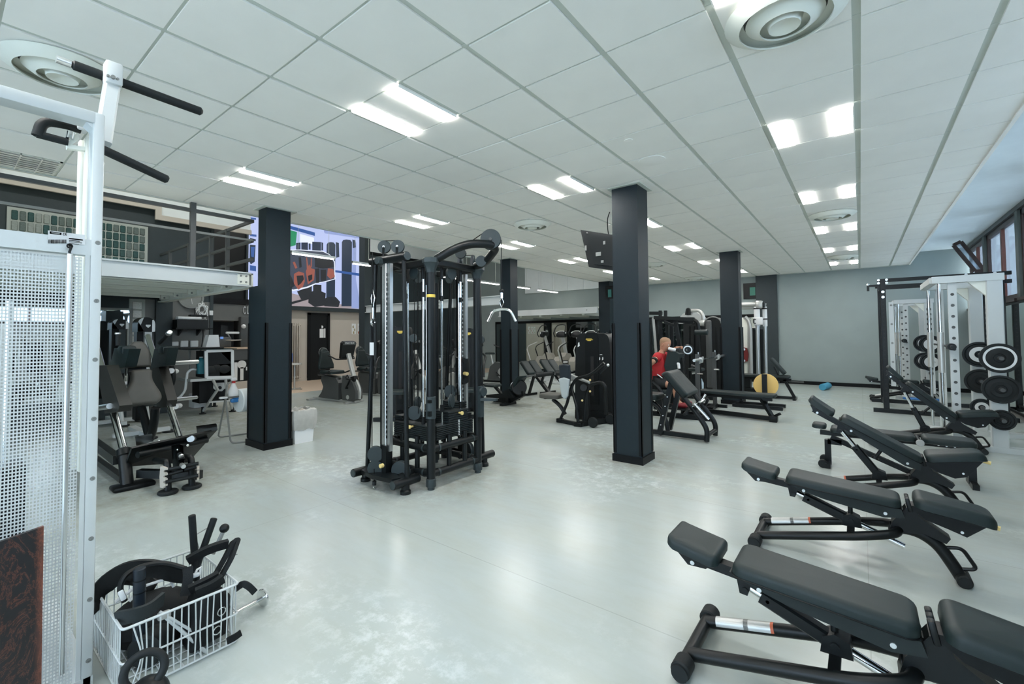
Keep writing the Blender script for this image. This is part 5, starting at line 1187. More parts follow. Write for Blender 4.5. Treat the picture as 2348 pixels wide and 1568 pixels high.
def railing():
    t = thing('mezzanine_railing', 'dark square tube guard rail along the mezzanine edge', 'railing', (MX, 1.5, 2.45))
    R = .022
    za, zb_ = 3.215, 2.935
    part('front_top_rail', MB().bar((MX, YF, za), (MX, MY+.05, za), .045, .045), M_dgrey, t)
    part('front_middle_rail', MB().bar((MX, YF, zb_), (MX, MY+.05, zb_), .026, .026), M_mgrey, t)
    for y in (2.095,): part('post', MB().bar((MX, y, 2.45), (MX, y, 3.32), .06, .06, up=(0,1,0)), M_dgrey, t)
    y = MY+.04
    for z, m in ((3.22, M_dgrey), (2.93, M_dgrey), (2.66, M_dgrey)): part('side_rail', MB().bar((XM+.02, y, z), (MX, y, z), .04, .04), m, t)
    for px, x in ((522, 0), (484, 0), (391, 0), (434, 0)):
        d = ray(px, 540); s = y/d.y; x = d.x*s
        part('post', MB().bar((x, y, 2.45), (x, y, 3.24), .05, .05, up=(0,1,0)), M_dgrey, t)
railing()
M_gb = [mat('glass_block_clear', (.24, .27, .25), .12, var=.35, vscale=40, bump=.9, bscale=45), mat('glass_block_teal', (.02, .065, .062), .10, var=.4, vscale=40, bump=.9, bscale=45), mat('glass_block_bright', (.62, .63, .58), .1, var=.35, vscale=40, bump=1, bscale=30), mat('glass_block_grey', (.10, .13, .12), .12, var=.4, vscale=40, bump=.9, bscale=45)]
M_gframe = mat('block_mortar', (.36, .39, .36), .7)
def blocks(name, y0, y1, z0, z1, ny, nz, host, seed, mats=(0, 1, 3), x=XM):
    r = random.Random(seed); g = .018
    part('block_frame', MB().box((x, y0-.04, z0-.04), (x+.03, y1+.04, z1+.04)), M_gframe, host)
    dy = (y1-y0)/ny; dz = (z1-z0)/nz
    src = {}
    for i in range(ny):
        for j in range(nz):
            k = r.choice(mats)
            if k not in src: src[k] = mesh('glass_block', MB().rbox((0, 0, 0), (.05, dy-g, dz-g), .012, 1), M_gb[k])
            o = bpy.data.objects.new('glass_block', src[k]); COL.objects.link(o); o.parent = host
            o.location = (x+.025, y0+dy*(i+.5), z0+dz*(j+.5))
blocks('left', .77, 1.62, 2.62, 3.715, 9, 6, wm, 2, (0, 0, 1, 3))
blocks('right', 1.78, 2.58, 2.62, 3.715, 8, 7, wm, 5, (1, 1, 3, 1, 3))
wmz = bpy.data.objects['wall_mezzanine']
c0, c1 = xp(301, 700, XM), xp(326, 700, XM)
blocks('low', c0.y, c1.y, .9, 2.25, 1, 8, wmz, 1, (2,))
p0, p1 = xp(353, 800, XM), xp(391, 800, XM)
struct('trim_11', MB().box((XM, p0.y, 0), (XM+.10, p1.y, 2.3)), M_navy)
struct('trim_12', MB().box((XM, YF, 0), (XM+.05, c0.y-.05, 2.3)), M_navy)
struct('trim_13', MB().box((XM, ym-.06, 0), (XM+.03, ym, ZT)), M_navy)
h0, h1 = xp(236, 707, XM), xp(296, 712, XM)
t = thing('gym_mirror', 'mirror panel on the dark wall below the mezzanine, behind the machine masts', 'mirror', (XM+.06, h0.y-.3, .4))
part('mirror_pane', MB().box((XM+.052, h0.y-1.4, .4), (XM+.06, h1.y, h1.z)), M_mirror, t)
part('mirror_frame', MB().box((XM+.052, h1.y, .4), (XM+.075, h1.y+.04, h1.z+.04)).box((XM+.052, h0.y-1.4, h1.z), (XM+.075, h1.y, h1.z+.04)), M_mgrey, t)
# things on the grey wall
W2 = lambda px, py, d=.01: xp(px, py, XM+d)
c = W2(437, 682)
t = thing('wall_clock', 'round grey wall clock half hidden under the mezzanine edge', 'clock', c)
part('rim', MB().lathe([(.23, 0), (.245, .02), (.235, .05), (.20, .05), (.19, .03)], c, (1, 0, 0), 30), M_mgrey, t)
part('dial', MB().lathe([(.20, .025), (.002, .026)], c, (1, 0, 0), 30), M_dgrey, t)
part('hands', MB().bar(c+V((.032, 0, 0)), c+V((.032, .02, -.14)), .012, .008).bar(c+V((.032, 0, 0)), c+V((.032, -.09, .03)), .014, .008), M_label, t)
def shelf():
    a, b = W2(391, 752), W2(474, 756)
    t = thing('router_shelf', 'black wall shelf under the clock holding network boxes', 'shelf', V((XM+.15, (a.y+b.y)/2, a.z)))
    part('board', MB().box((XM+.0, a.y, a.z-.03), (XM+.36, b.y, a.z)), M_blk2, t)
    for y in (a.y+.12, b.y-.2): part('bracket', MB().prism([(0, 0), (.26, 0), (0, -.13)], (XM+.01, y, a.z-.03), (1,0,0), (0,0,1), (0, .03, 0)), M_blk, t)
    f = XM+.20; z = a.z
    solo('network_recorder', MB().box((f-.15, a.y+.02, z), (f+.14, b.y-.08, z+.17)), M_plas, 'wide black recorder box on the wall shelf', 'network box')
    solo('white_router', MB().rbox((f, a.y+.26, z+.205), (.18, .42, .06), .015), M_label, 'slim white router on top of the black recorder', 'router')
    bx = MB().rbox((f, a.y+.42, z+.26), (.16, .30, .04), .01); bx.cyl((f, b.y-.30, z+.17), (f, b.y-.28, z+.42), .008)
    solo('black_router', bx, M_plas, 'flat black router with an upright aerial on the wall shelf', 'router')
shelf()
for i, (x0, y0, x1, y1, lab) in enumerate(((391, 783, 408, 793, 'low white cover plate under the shelf, leftmost of three'), (413, 781, 430, 795, 'white thermostat with a dark display, middle of three under the shelf'), (436, 781, 453, 795, 'white thermostat with a dark display, right of three under the shelf'))):
    a, b = W2(x0, y0), W2(x1, y1)
    t = thing('thermostat', lab, 'thermostat', (a+b)/2)
    part('body', MB().rbox(((a.x+.02), (a.y+b.y)/2, (a.z+b.z)/2), (.05, b.y-a.y, a.z-b.z), .008, 1), M_label, t)
    if i: part('display', MB().box(W2(x0+4, y0+3, .046), W2(x1-4, y0+8, .046)+V((.004, 0, 0))), M_mgrey, t)
a, b = W2(479, 712), W2(487, 723)
solo('alarm_box', MB().rbox((a.x+.02, (a.y+b.y)/2, (a.z+b.z)/2), (.05, b.y-a.y, a.z-b.z), .008, 1), M_label, 'small white square box at the edge of the grey wall', 'alarm box')
def tangle():
    r = random.Random(4); m = MB(); c = W2(463, 714, .10)
    pts = [W2(464, 690, .05), W2(466, 700, .08)]
    for k in range(26):
        a = k*1.9+r.uniform(-.4, .4); q = .12+.10*r.random()
        pts.append(c+V((.05*math.sin(k*1.3), q*math.cos(a)*.7, q*math.sin(a)*1.2+.02)))
    m.tube(pts, .009, 5, fil=.1, seg=3); m.tube([c, W2(474, 735, .05), W2(478, 746, .05), W2(470, 756, .05)], .008, 5, fil=.1); m.tube([c, W2(456, 725, .05), W2(447, 733, .08)], .008, 5)
    solo('cable_tangle', m, M_label, 'tangled bundle of white cable hanging by the clock', 'cable')
    solo('black_cable', MB().tube([W2(465, 754, .2), W2(466, 770, .06), W2(463, 790, .05), W2(459, 812, .05), W2(457, 828, .2)], .010, 6, fil=.1), M_blk2, 'black cable running down from the wall shelf', 'cable')
tangle()
# bar opening behind: dark soffit with letters, counter, clutter
zs0 = yp(530, 737, 5.0)
BX = -13.6
S3 = lambda px, py, d=0.: xp(px, py, BX+d)
yb0, yb1 = S3(480, 700).y, S3(640, 700).y
struct('wall_bar_soffit', MB().box((BX-.9, yb0-1.6, S3(530, 735).z), (BX, yb1, S3(530, 698).z)), M_gwall)
struct('wall_bar_back', MB().box((XL+.02, yb0-1.6, 0), (XL+.10, 6.15, 4.9)), M_blk2)
struct('trim_14', MB().box((BX-.06, yb0-1.6, S3(530, 698).z+.02), (BX+.08, yb1, S3(530, 690).z+.06)), M_trim)
for ch, px in (('C', 560.4), ('L', 568.0)):
    cu = bpy.data.curves.new('let', 'FONT'); cu.body = ch; cu.size = .30; cu.align_x = 'CENTER'; cu.extrude = .012; cu.offset = .004
    o = bpy.data.objects.new('tmp', cu); COL.objects.link(o)
    me = bpy.data.meshes.new_from_object(o.evaluated_get(bpy.context.evaluated_depsgraph_get())); bpy.data.objects.remove(o)
    me.name = 'sign_letter'; me.materials.clear(); me.materials.append(M_label)
    me.transform(Matrix(((0, 0, 1), (.36, 0, 0), (0, 1, 0))).to_4x4())
    lo = bpy.data.objects.new('sign_letter', me); COL.objects.link(lo); lo.location = S3(px, 719.5, .02)
    lo['label'] = 'white capital letter %s on the dark soffit beside the left column' % ch; lo['category'] = 'sign letter'
def counter():
    x = BX+.35; C3 = lambda px, py, d=0.: xp(px, py, x+d)
    a, b = C3(478, 797), C3(640, 797); zt = C3(550, 796).z
    t = thing('bar_counter', 'black bar counter with a pale wooden top and big white letters, left of the column', 'counter', (x, (a.y+b.y)/2, 0))
    z1 = C3(550, 874).z; zw = C3(550, 876).z
    part('body', MB().box((x-.7, a.y, 0), (x, b.y, zt-.06)), M_blk2, t)
    part('wooden_top', MB().box((x-.85, a.y-.05, zt-.05), (x+.08, b.y, zt)), mat('pale_wood', (.55, .42, .30), .4, var=.15, vscale=8), t)
    part('grey_band', MB().box((x, a.y, C3(550, 825).z), (x+.012, b.y, zt-.06)), M_dgrey, t)
    part('white_plinth', MB().box((x, a.y, max(.02, C3(550, 897).z)), (x+.02, b.y, z1)), M_tan, t)
    for n, q in (('letter_l', (537, 831, 543.5, 872)), ('letter_i_stem', (550.5, 842, 557.5, 871)), ('letter_i_dot', None), ('letter_edge', (563.5, 841, 566, 849))):
        if q: part(n, MB().box(C3(q[0], q[1]), C3(q[2], q[3])+V((.02, 0, 0))), M_label, t)
        else: c = C3(554, 835.5); part(n, MB().cyl(c, c+V((.02, 0, 0)), .11, n=20), M_label, t)
    K = lambda px, py: xp(px, py, x-.35)
    s = thing('till_screen', 'dark upright till screen on the bar counter', 'screen', K(512, 790))
    part('display', MB().poly([K(505, 745), K(521, 748), K(519, 775), K(504, 773)], V((.05, 0, 0))), M_plas, s)
    part('stand', MB().bar(K(512, 774), V((K(512, 774).x, K(512, 774).y, zt)), .08, .12), M_plas, s)
    m = thing('coffee_machine', 'small machine with blue lit displays on the bar counter', 'appliance', K(497, 790))
    part('body', MB().rbox((K(500, 785).x, K(500, 785).y, zt+.14), (.3, .55, .28), .03), M_dgrey, m)
    for p in ((492, 768, 496, 776), (505, 772, 512, 777)): part('blue_display', MB().box(xp(p[0], p[1], x-.19), xp(p[2], p[3], x-.19)+V((.006, 0, 0))), em('blue_display', (.12, .25, .60), 1), m)
    w_ = thing('desk_lamp', 'white jointed lamp standing on the bar counter', 'lamp', K(526, 795))
    part('arm', MB().tube([V((K(526, 795).x, K(526, 795).y, zt)), K(526, 772), K(520, 762)], .02, 8), M_alu, w_)
    part('head', MB().rbox(K(531, 763), (.2, .34, .06), .02), M_label, w_)
    part('dish', MB().lathe([(.02, 0), (.24, .02), (.25, .04), (.02, .04)], K(530, 782), n=20), M_label, w_)
    p = thing('tall_machine', 'tall dark vending machine in the bar beside the column', 'appliance', (x-.6, C3(565, 780).y, 0))
    part('cabinet', MB().rbox((x-.45, C3(566, 780).y+.12, zt+.42), (.5, .40, .84), .03), M_dgrey, p)
    part('white_lamp', MB().sph((x-.18, C3(565, 748).y, C3(565, 748).z), .06, 10, 6), M_label, p)
counter()
# glass topped display table with its box, bottle and cables
def display_table():
    t = thing('display_table', 'glass topped steel table with splayed legs left of the dark column', 'table', (-10.4, 3.4, 0))
    X = -10.15; T = lambda px, py, d=0.: xp(px, py, X+d)
    zt = T(490, 800).z; a, b = T(434, 800), T(541, 800)
    part('glass_top', MB().box((X-.75, a.y, zt-.012), (X+.05, b.y, zt)), mat('dark_glass', (.03, .05, .05), .08), t)
    fz = lambda px, py: zf(px, py)
    zsh = T(490, 866).z
    part('shelf', MB().box((X-.72, a.y+.02, zsh-.05), (X+.02, T(536, 860).y, zsh)), M_silver, t)
    for i, (hx, hy, fx, fy) in enumerate(((487, 868, 465, 949), (517, 868, 533, 944))):
        h = T(hx, hy); k = T(*((499, 893), (520, 893))[i]); f = fz(fx, fy)
        part('leg', MB().tube([h, k, f+V((0, 0, .05))], .028, 10), M_silver, t)
        part('foot', MB().cyl(f+V((0, 0, .14)), f+V((0, 0, .02)), .03, n=12).cyl(f, f+V((0, 0, .02)), .06, n=16), M_rub, t)
    for px, py in ((428, 936), (492, 932)):
        f = fz(px, py); part('leg', MB().tube([V((f.x, f.y+.22, zsh)), V((f.x, f.y+.18, .55)), f+V((0, 0, .05))], .026, 10), M_silver, t)
        part('foot', MB().cyl(f+V((0, 0, .12)), f+V((0, 0, .02)), .03, n=12).cyl(f, f+V((0, 0, .02)), .06, n=16), M_rub, t)
    part('rear_upright', MB().bar(T(435, 802, -.7), T(436, 850, -.7), .03, .03), M_silver, t)
    part('lower_bar', MB().bar(T(478, 922), T(530, 918), .04, .03), M_silver, t)
    bx = thing('display_box', 'white framed dark glass box on the display table', 'cabinet', T(502, 866))
    c = [T(472, 805), T(532, 803), T(533, 864), T(473, 866)]
    fr = MB()
    for i in range(4): fr.bar(c[i], c[(i+1) % 4], .055-.003*(i % 2), .055-.004*(i % 2), up=(1,0,0))
    part('front_frame', fr, M_label, bx)
    part('glass_front', MB().poly([c[0], c[1], c[2], c[3]], V((-.006, 0, 0))), mat('smoke_glass', (.012, .018, .018), .06), bx)
    part('casing', MB().poly([c[0], c[1], c[2], c[3]], V((-.012, 0, 0))), M_blk2, bx)
    part('side', MB().box((X-.5, c[0].y-.01, c[3].z), (X-.02, c[0].y, c[0].z)).box((X-.5, c[1].y, c[2].z), (X-.02, c[1].y+.01, c[1].z)).box((X-.5, c[0].y, c[0].z-.02), (X-.02, c[1].y, c[0].z)), M_blk2, bx)
    for k, (px, py, w_) in enumerate(((484, 848, .20), (497, 843, .16), (515, 846, .22))): part('stored_item', MB().sph(T(px, py, .012), w_*.5, 10, 6, (.12, 1, .8)), M_plas, bx)
    q = T(461, 857, -.12)
    bo = thing('water_bottle', 'teal plastic water bottle on the table beside the framed box', 'bottle', q)
    hb = T(461, 818, -.12).z-q.z
    part('body', MB().lathe([(.01, 0), (.075, 0), (.08, .03), (.075, hb*.45), (.08, hb*.6), (.07, hb*.75), (.035, hb*.9), (.03, hb*.95)], q, n=20), mat('teal_plastic', (.03, .22, .27), .15, trans=.35), bo)
    part('cap', MB().cyl(q+V((0, 0, hb*.95)), q+V((0, 0, hb)), .033, n=14), M_label, bo)
    q = T(505, 925, -.35)
    pc = thing('speaker_cabinet', 'black cabinet with a silver control panel standing under the display table', 'speaker', q)
    P = [T(457, 872, -.25), T(522, 872, -.25), T(527, 918, -.25), T(457, 925, -.25)]
    part('body', MB().poly(P, V((-.4, 0, 0))), M_blk2, pc)
    part('silver_panel', MB().poly([T(490, 878, -.22), T(515, 877, -.22), T(516, 890, -.22), T(509, 897, -.22), T(497, 897, -.22), T(489, 890, -.22)], V((-.02, 0, 0))), M_silver, pc)
    part('dial', MB().cyl(T(504, 889, -.21), T(504, 889, -.18), .035, n=14), M_plas, pc)
    solo('white_basin', MB().box(T(445, 905, -.55), T(478, 932, -.55)+V((-.3, 0, 0))), M_label, 'white tub on the floor under the display table', 'tub')
    solo('white_cone', MB().prism([(-.13, 0), (.13, 0), (.10, .28), (-.07, .28)], V((T(488, 797, -.3).x, T(488, 797, -.3).y, zt)), (0,1,0), (0,0,1), (-.2, 0, 0)), M_label, 'white wedge shaped box on the glass table top', 'box')
    solo('dark_tray', MB().rbox((X-.3, T(470, 799).y, zt+.018), (.42, .75, .035), .015), M_plas, 'flat dark tray lying on the glass table top', 'tray')
    solo('white_hose', MB().tube([T(452, 848, -.2), T(440, 846, -.2), T(430, 853, -.2), T(427, 875, -.2), T(425, 895, -.2), T(415, 908, -.25), T(405, 916, -.3)], .022, 8, fil=.15), M_label, 'white hose curving down left of the display table', 'hose')
display_table()
# folding stand with spray bottle
def stand():
    t = thing('folding_stand', 'grey tubular folding stand beside the dark column', 'stand', zf(530, 1005))
    D = -7.2; Q = lambda px, py, d=0.: xp(px, py, D+d)
    f1 = zf(529, 1018); f2 = zf(500, 1004)
    g1 = f1+V((.20, .42, 0)); g2 = f2+V((.10, .46, 0))
    r = .013
    top = Q(517, 912); topb = Q(527, 878)
    part('front_hoop', MB().tube([top, f1+V((0, 0, r)), g1+V((0, 0, r)), top+V((.05, .40, 0))], r, 8, fil=.06), M_mgrey, t)
    part('rear_hoop', MB().tube([topb+V((0, .05, .02)), topb+V((0, -.03, 0)), top, f2+V((0, 0, r)), g2+V((0, 0, r)), topb+V((0, .40, 0))], r, 8, fil=.06), M_mgrey, t)
    part('hinge_bar', MB().cyl(top, top+V((.05, .40, 0)), r*.9), M_mgrey, t)
    part('tray_clip', MB().rbox(Q(512, 912), (.06, .10, .03), .01), M_label, t)
    c = Q(536, 893, .0)
    b = thing('spray_bottle', 'white spray bottle with a red collar hanging on the folding stand', 'bottle', Q(535, 907))
    h = Q(535, 878).z-Q(535, 908).z
    z0 = Q(535, 908)
    part('body', MB().lathe([(.01, 0), (.065, .005), (.07, .03), (.06, h*.45), (.03, h*.85), (.022, h)], z0, n=20), M_label, b)
    part('red_collar', MB().cyl(z0+V((0, 0, h)), z0+V((0, 0, h+.03)), .026, n=14), mat('red_plastic', (.45, .03, .03), .4), b)
    part('spray_head', MB().rbox(z0+V((0, -.0, h+.055)), (.05, .07, .05), .015), M_label, b)
    bt = Q(537, 918)
    c = thing('blue_spray_head', 'blue trigger sprayer hanging below the white spray bottle', 'sprayer', bt)
    part('trigger', MB().rbox(bt, (.06, .10, .06), .02).cyl(bt+V((0, -.02, .02)), bt+V((0, .10, .03)), .02), mat('blue_plastic', (.02, .16, .42), .4), c)
    p0 = Q(551, 898); 
    solo('paper_roll', MB().cyl(V((p0.x, p0.y-.03, .60)), V((p0.x-.02, p0.y+.20, .60)), .17, n=26, ch=.01), M_plaster, 'fat white paper roll half hidden by the dark column', 'paper roll')
    part('roll_arm', MB().bar(V((p0.x, p0.y-.0, .60)), V((top.x, top.y+.1, .60)), .03, .03), M_mgrey, t)
stand()
def bin_():
    x0, x1, y0, y1 = -6.70, -6.36, 3.17, 3.48
    t = thing('waste_bin', 'square white waste bin lined with a crumpled grey bag beside the left column', 'bin', ((x0+x1)/2, (y0+y1)/2, 0))
    part('tub', MB().add([(x0+.03, y0+.02, .0), (x1-.02, y0+.02, 0), (x1-.02, y1-.03, 0), (x0+.03, y1-.03, 0), (x0, y0, .46), (x1, y0, .46), (x1, y1, .46), (x0, y1, .46)], [(3,2,1,0), (0,1,5,4), (1,2,6,5), (2,3,7,6), (3,0,4,7)]), M_label, t)
    r = random.Random(9); m = MB(); n = 40; vs = []; fs = []
    rings = [(.19, .005), (.30, .030), (.42, .022), (.47, .012), (.475, -.03), (.42, -.05), (.30, -.06)]
    per = []
    for i in range(n):
        f = i/n*4; k = int(f); u = f-k
        P = [(x0, y0), (x1, y0), (x1, y1), (x0, y1)]; a = P[k]; b = P[(k+1) % 4]; per.append((a[0]+(b[0]-a[0])*u, a[1]+(b[1]-a[1])*u))
    cx, cy = (x0+x1)/2, (y0+y1)/2
    for z, o in rings:
        for x, y in per:
            d = V((x-cx, y-cy)).normalized(); q = o+r.uniform(-.008, .010)
            vs.append((x+d.x*q, y+d.y*q, z+r.uniform(-.012, .012)))
    for k in range(len(rings)-1): fs += [(k*n+i, k*n+(i+1) % n, (k+1)*n+(i+1) % n, (k+1)*n+i) for i in range(n)]
    m.add(vs, fs); part('bag', m, mat('bin_liner', (.40, .40, .37), .4, var=.15, vscale=20), t)
    m = MB()
    for k in range(10): m.sph((cx+r.uniform(-.10, .10), cy+r.uniform(-.10, .10), .36+r.uniform(0, .06)), .05, 8, 5)
    part('rubbish', m, M_tan, t, stuff=True)
bin_()

# ------------------------------------------------------------------ leg press and the mast machines behind it
def leg_press():
    t = thing('leg_press', 'black leg press with a worn grey padded sled and chrome rails, left of the column', 'gym machine', (-6.3, 1.5, 0))
    ya, yb, yc = 1.25, 1.84, 1.55
    def L(px, py, y): return yp(px, py, y)
    for y, lo, hi, k in ((ya, (284, 1035), (222, 800), 0), (yb, (412, 1003), (339, 770), 1)):
        A, B = L(*lo, y), L(*hi, y)
        part('chrome_rail', MB().cyl(A, B, .036, n=16), M_chrome, t)
    A = L(284, 1035, ya)
    part('front_foot_tube', MB().cyl(A, V((A.x+.16, ya, .03)), .055, n=18), M_blk, t)
    part('rail_socket', MB().cyl(A+V((-.02, 0, .02)), A+V((.03, 0, -.05)), .065, n=18, ch=.01), M_blk, t)
    part('foot_pad', MB().rbox((A.x+.18, ya+.04, .025), (.20, .34, .05), .02), M_blk2, t)
    part('base_rail', MB().bar((A.x-1.2, ya-.05, .30), (A.x, ya-.05, .27), .07, .09).bar((A.x+.12, ya+.1, .12), (-5.45, yb-.1, .10), .07, .08).bar((-7.4, ya, .06), (-6.1, ya, .06), .06, .06), M_blk, t)
    # sled beams with their pads
    for y, q, k in ((ya-.02, ((220, 838), (244, 838), (274, 930), (271, 944), (240, 948)), 0), (yb+.02, ((342, 838), (362, 834), (384, 918), (380, 934), (360, 936)), 1)):
        P = [L(*p, y-.06) for p in q]; part('sled_beam', MB().poly(P, V((.01, .10, 0))), mat('brown_black_steel', (.022, .022, .019), .5, var=.15), t)
    e = (L(330, 934, yc)-L(326, 852, yc)); e.y = 0; H = e.length; e = e.normalized(); n = V((-e.z, 0, e.x)); n = n if n.x > 0 else -n
    w = lambda u: .112-.010*math.sin(min(1, u/.40)*PI)+.074*(lambda q: q*q*(3-2*q))(max(0, min(1, (u-.30)/.52)))
    o = L(316, 852, yc)+n*.10
    out = [(w(k/18)*(1, .97, .88, .72)[max(0, k-15)] if k else .075, H*k/18) for k in range(19)]; out = [(-p, q) for p, q in reversed(out)]+out
    out = [(p, q) for p, q in out]
    xv = V((0, 1, 0)); yv = e if xv.cross(e).dot(n) > 0 else -e
    part('back_pad', MB().pad([(p, q if yv == e else -q) for p, q in out], .075, .035, o, xv, yv), M_vinyl2, t)
    o2 = L(314, 845, yc)+n*.05; h2 = .33
    oo = [(.115, 0), (.120, .10), (.108, .20), (.08, .28), (.036, .32), (-.036, .32), (-.08, .28), (-.108, .20), (-.120, .10), (-.115, 0)]
    part('head_pad', MB().pad([(p, -q if yv == e else q) for p, q in oo], .075, .03, o2, xv, yv), M_vinyl2, t)
    part('pad_backing', MB().poly([o-n*.03+V((0, -.10, 0)), o-n*.03+V((0, .10, 0)), o+e*H-n*.03+V((0, .13, 0)), o+e*H-n*.03+V((0, -.13, 0))], -n*.04).poly([o2-e*.28-n*.03+V((0, -.07, 0)), o2-e*.28-n*.03+V((0, .07, 0)), o2+e*.05-n*.03+V((0, .09, 0)), o2+e*.05-n*.03+V((0, -.09, 0))], -n*.04), M_blk2, t)
    for y, q, hd in ((ya+.08, ((262, 798), (296, 800), (286, 842), (250, 848)), ((270, 792), (270, 762))), (yb-.06, ((354, 800), (386, 797), (378, 838), (344, 845)), ((366, 786), (390, 761)))):
        P = [L(*p, y) for p in q]; c = (P[0]+P[1]+P[2]+P[3])/4
        part('shoulder_pad', MB().poly(P, V((.02, .10, .0))).rbox(c+V((.10, .05, .10)), (.20, .14, .10), .03), M_vinyl, t)
        a, b = L(*hd[0], y), L(*hd[1], y)
        hn = part('handle', MB().cyl(a, a.lerp(b, .85), .024, n=12), M_rub, t)
        part('handle_tip', MB().cyl(a.lerp(b, .82), b, .030, n=14, ch=.008), M_alu, hn)
    for (a, b, m_, r) in (((390, 833), (453, 829), M_alu, .028), ((392, 850), (404, 851), M_label, .035), ((402, 916), (450, 911), M_alu, .024), ((402, 932), (412, 930), M_label, .035), ((228, 935), (252, 931), M_alu, .03)):
        part('plate_horn', MB().cyl(L(*a, yb+.08 if a[0] > 300 else ya-.1), L(*b, yb+.45 if a[0] > 300 else ya-.1), r, n=14), m_, t)
    for px, py in ((385, 862), (387, 918)):
        c = L(px, py, yb+.12); part('rubber_disc', MB().cyl(c, c+V((0, .05, 0)), .16, n=26, ch=.01), M_rub, t)
    for px in (325, 357):
        A, B = L(px, 935, yc+.1), L(px+18 if px < 340 else px-12, 1005, yc+.1)
        part('frame_tube', MB().tube([A, A.lerp(B, .5)+V((.03 if px > 340 else 0, 0, -.02)), B, V((B.x-.25, B.y, .25))] if px > 340 else [A, B, V((B.x+.05, B.y, .32))], .045, 12, fil=.1), M_blk, t)
    # foot platform
    P = [yp(290, 1072, 1.22), yp(308, 1028, 1.22), yp(497, 985, 2.02), yp(430, 1058, 1.9), yp(330, 1076, 1.35)]
    P = [V((-5.78, 1.2, .27)), V((-5.62, 1.2, .46)), V((-5.80, 2.04, .475)), V((-6.05, 1.98, .20))]
    P = [yp(287, 1070, 1.25), yp(303, 1028, 1.25), yp(498, 986, 2.06), yp(432, 1060, 1.95)]
    nn = (P[1]-P[0]).cross(P[3]-P[0]).normalized()
    part('foot_platform', MB().poly(P, nn*.02), M_blk, t)
    part('platform_tube', MB().cyl(P[1].lerp(P[0], .35)+V((.06, .05, 0)), P[2].lerp(P[3], .25)+V((.06, -.05, 0)), .035, n=12), M_blk, t)
    for a, b in (((311, 1001), (352, 1022)), ((451, 977), (499, 996))):
        y = 1.42 if a[0] < 400 else 2.0
        part('toe_stop', MB().poly([yp(a[0], a[1]+2, y), yp(b[0]-2, a[1]-4, y), yp(b[0], b[1]-10, y), yp(a[0]+2, b[1], y)], V((-.02, .0, .01))), M_dgrey, t)
    m = MB()
    for px, py in ((338, 1045), (405, 1030), (428, 1020), (322, 1052), (362, 1010)): m.sph(yp(px, py, 1.55)+V((.03, 0, 0)), .012, 8, 5)
    part('bolts', m, M_alu, t)
    part('chrome_sleeve', MB().cyl(yp(402, 1014, 1.66), yp(406, 1013, 1.70), .037, n=12).cyl(yp(437, 1006, 1.78), yp(443, 1004.5, 1.84), .037, n=12), M_alu, t)
    part('plate_bracket', MB().poly([yp(400, 1025, 1.55), yp(420, 1022, 1.55), yp(423, 1082, 1.55), yp(405, 1087, 1.55)], V((-.10, 0, 0))), M_under, t)
    part('bracket_pin', MB().cyl(yp(413, 1040, 1.54), yp(417, 1055, 1.54), .03, n=12), M_blk, t)
    part('bracket_cap', MB().cyl(yp(415, 1044, 1.53), yp(416, 1047, 1.53), .022, n=12).cyl(yp(416, 1065, 1.53), yp(421, 1070, 1.53), .020, n=12), M_alu, t)
    for px, py, y in ((385, 1130, 1.43), (440, 1117, 1.63)):
        f = zf(px, py+2); g = V((f.x-.05, f.y, .30))
        part('front_leg', MB().tube([f+V((0, 0, .02)), f+V((-.02, 0, .25)), g, V((g.x-.35, g.y, .26))], .031, 12, fil=.10), M_blk, t)
        part('foot_disc', MB().cyl(f, f+V((0, 0, .035)), .085, n=24, ch=.01), M_rub, t)
    part('axle', MB().cyl(yp(378, 1078, 1.42), yp(455, 1062, 1.66), .018, n=10).cyl(yp(380, 1105, 1.42), yp(455, 1090, 1.66), .018, n=10).cyl(yp(378, 1090, 1.42), yp(450, 1070, 1.66), .018, n=10), M_blk, t)
    M_ivory = mat('worn_cream_steel', (.50, .46, .40), .5, var=.2)
    for px, y, s in ((372, 1.40, -1), (452, 1.67, 1)):
        pts = [(px, 1068), (px+5*-s, 1075)]
        b = yp(px, 1070, y); m = MB()
        prof = [(0, 0)]
        h = (yp(px, 1066, y)-yp(px, 1115 if s < 0 else 1098, y)).length
        for k in range(4): prof += [(.05, -h*(k+.2)/4), (.05, -h*(k+.55)/4), (.02, -h*(k+.75)/4), (.02, -h*(k+1)/4)]
        prof += [(-.03, -h), (-.04, -h*.5), (-.03, 0)]
        m.prism(prof, b, (.85, -.3*s, 0), (0,0,1), (0, .02, 0)); part('toothed_stop', m, M_ivory, t)
leg_press()
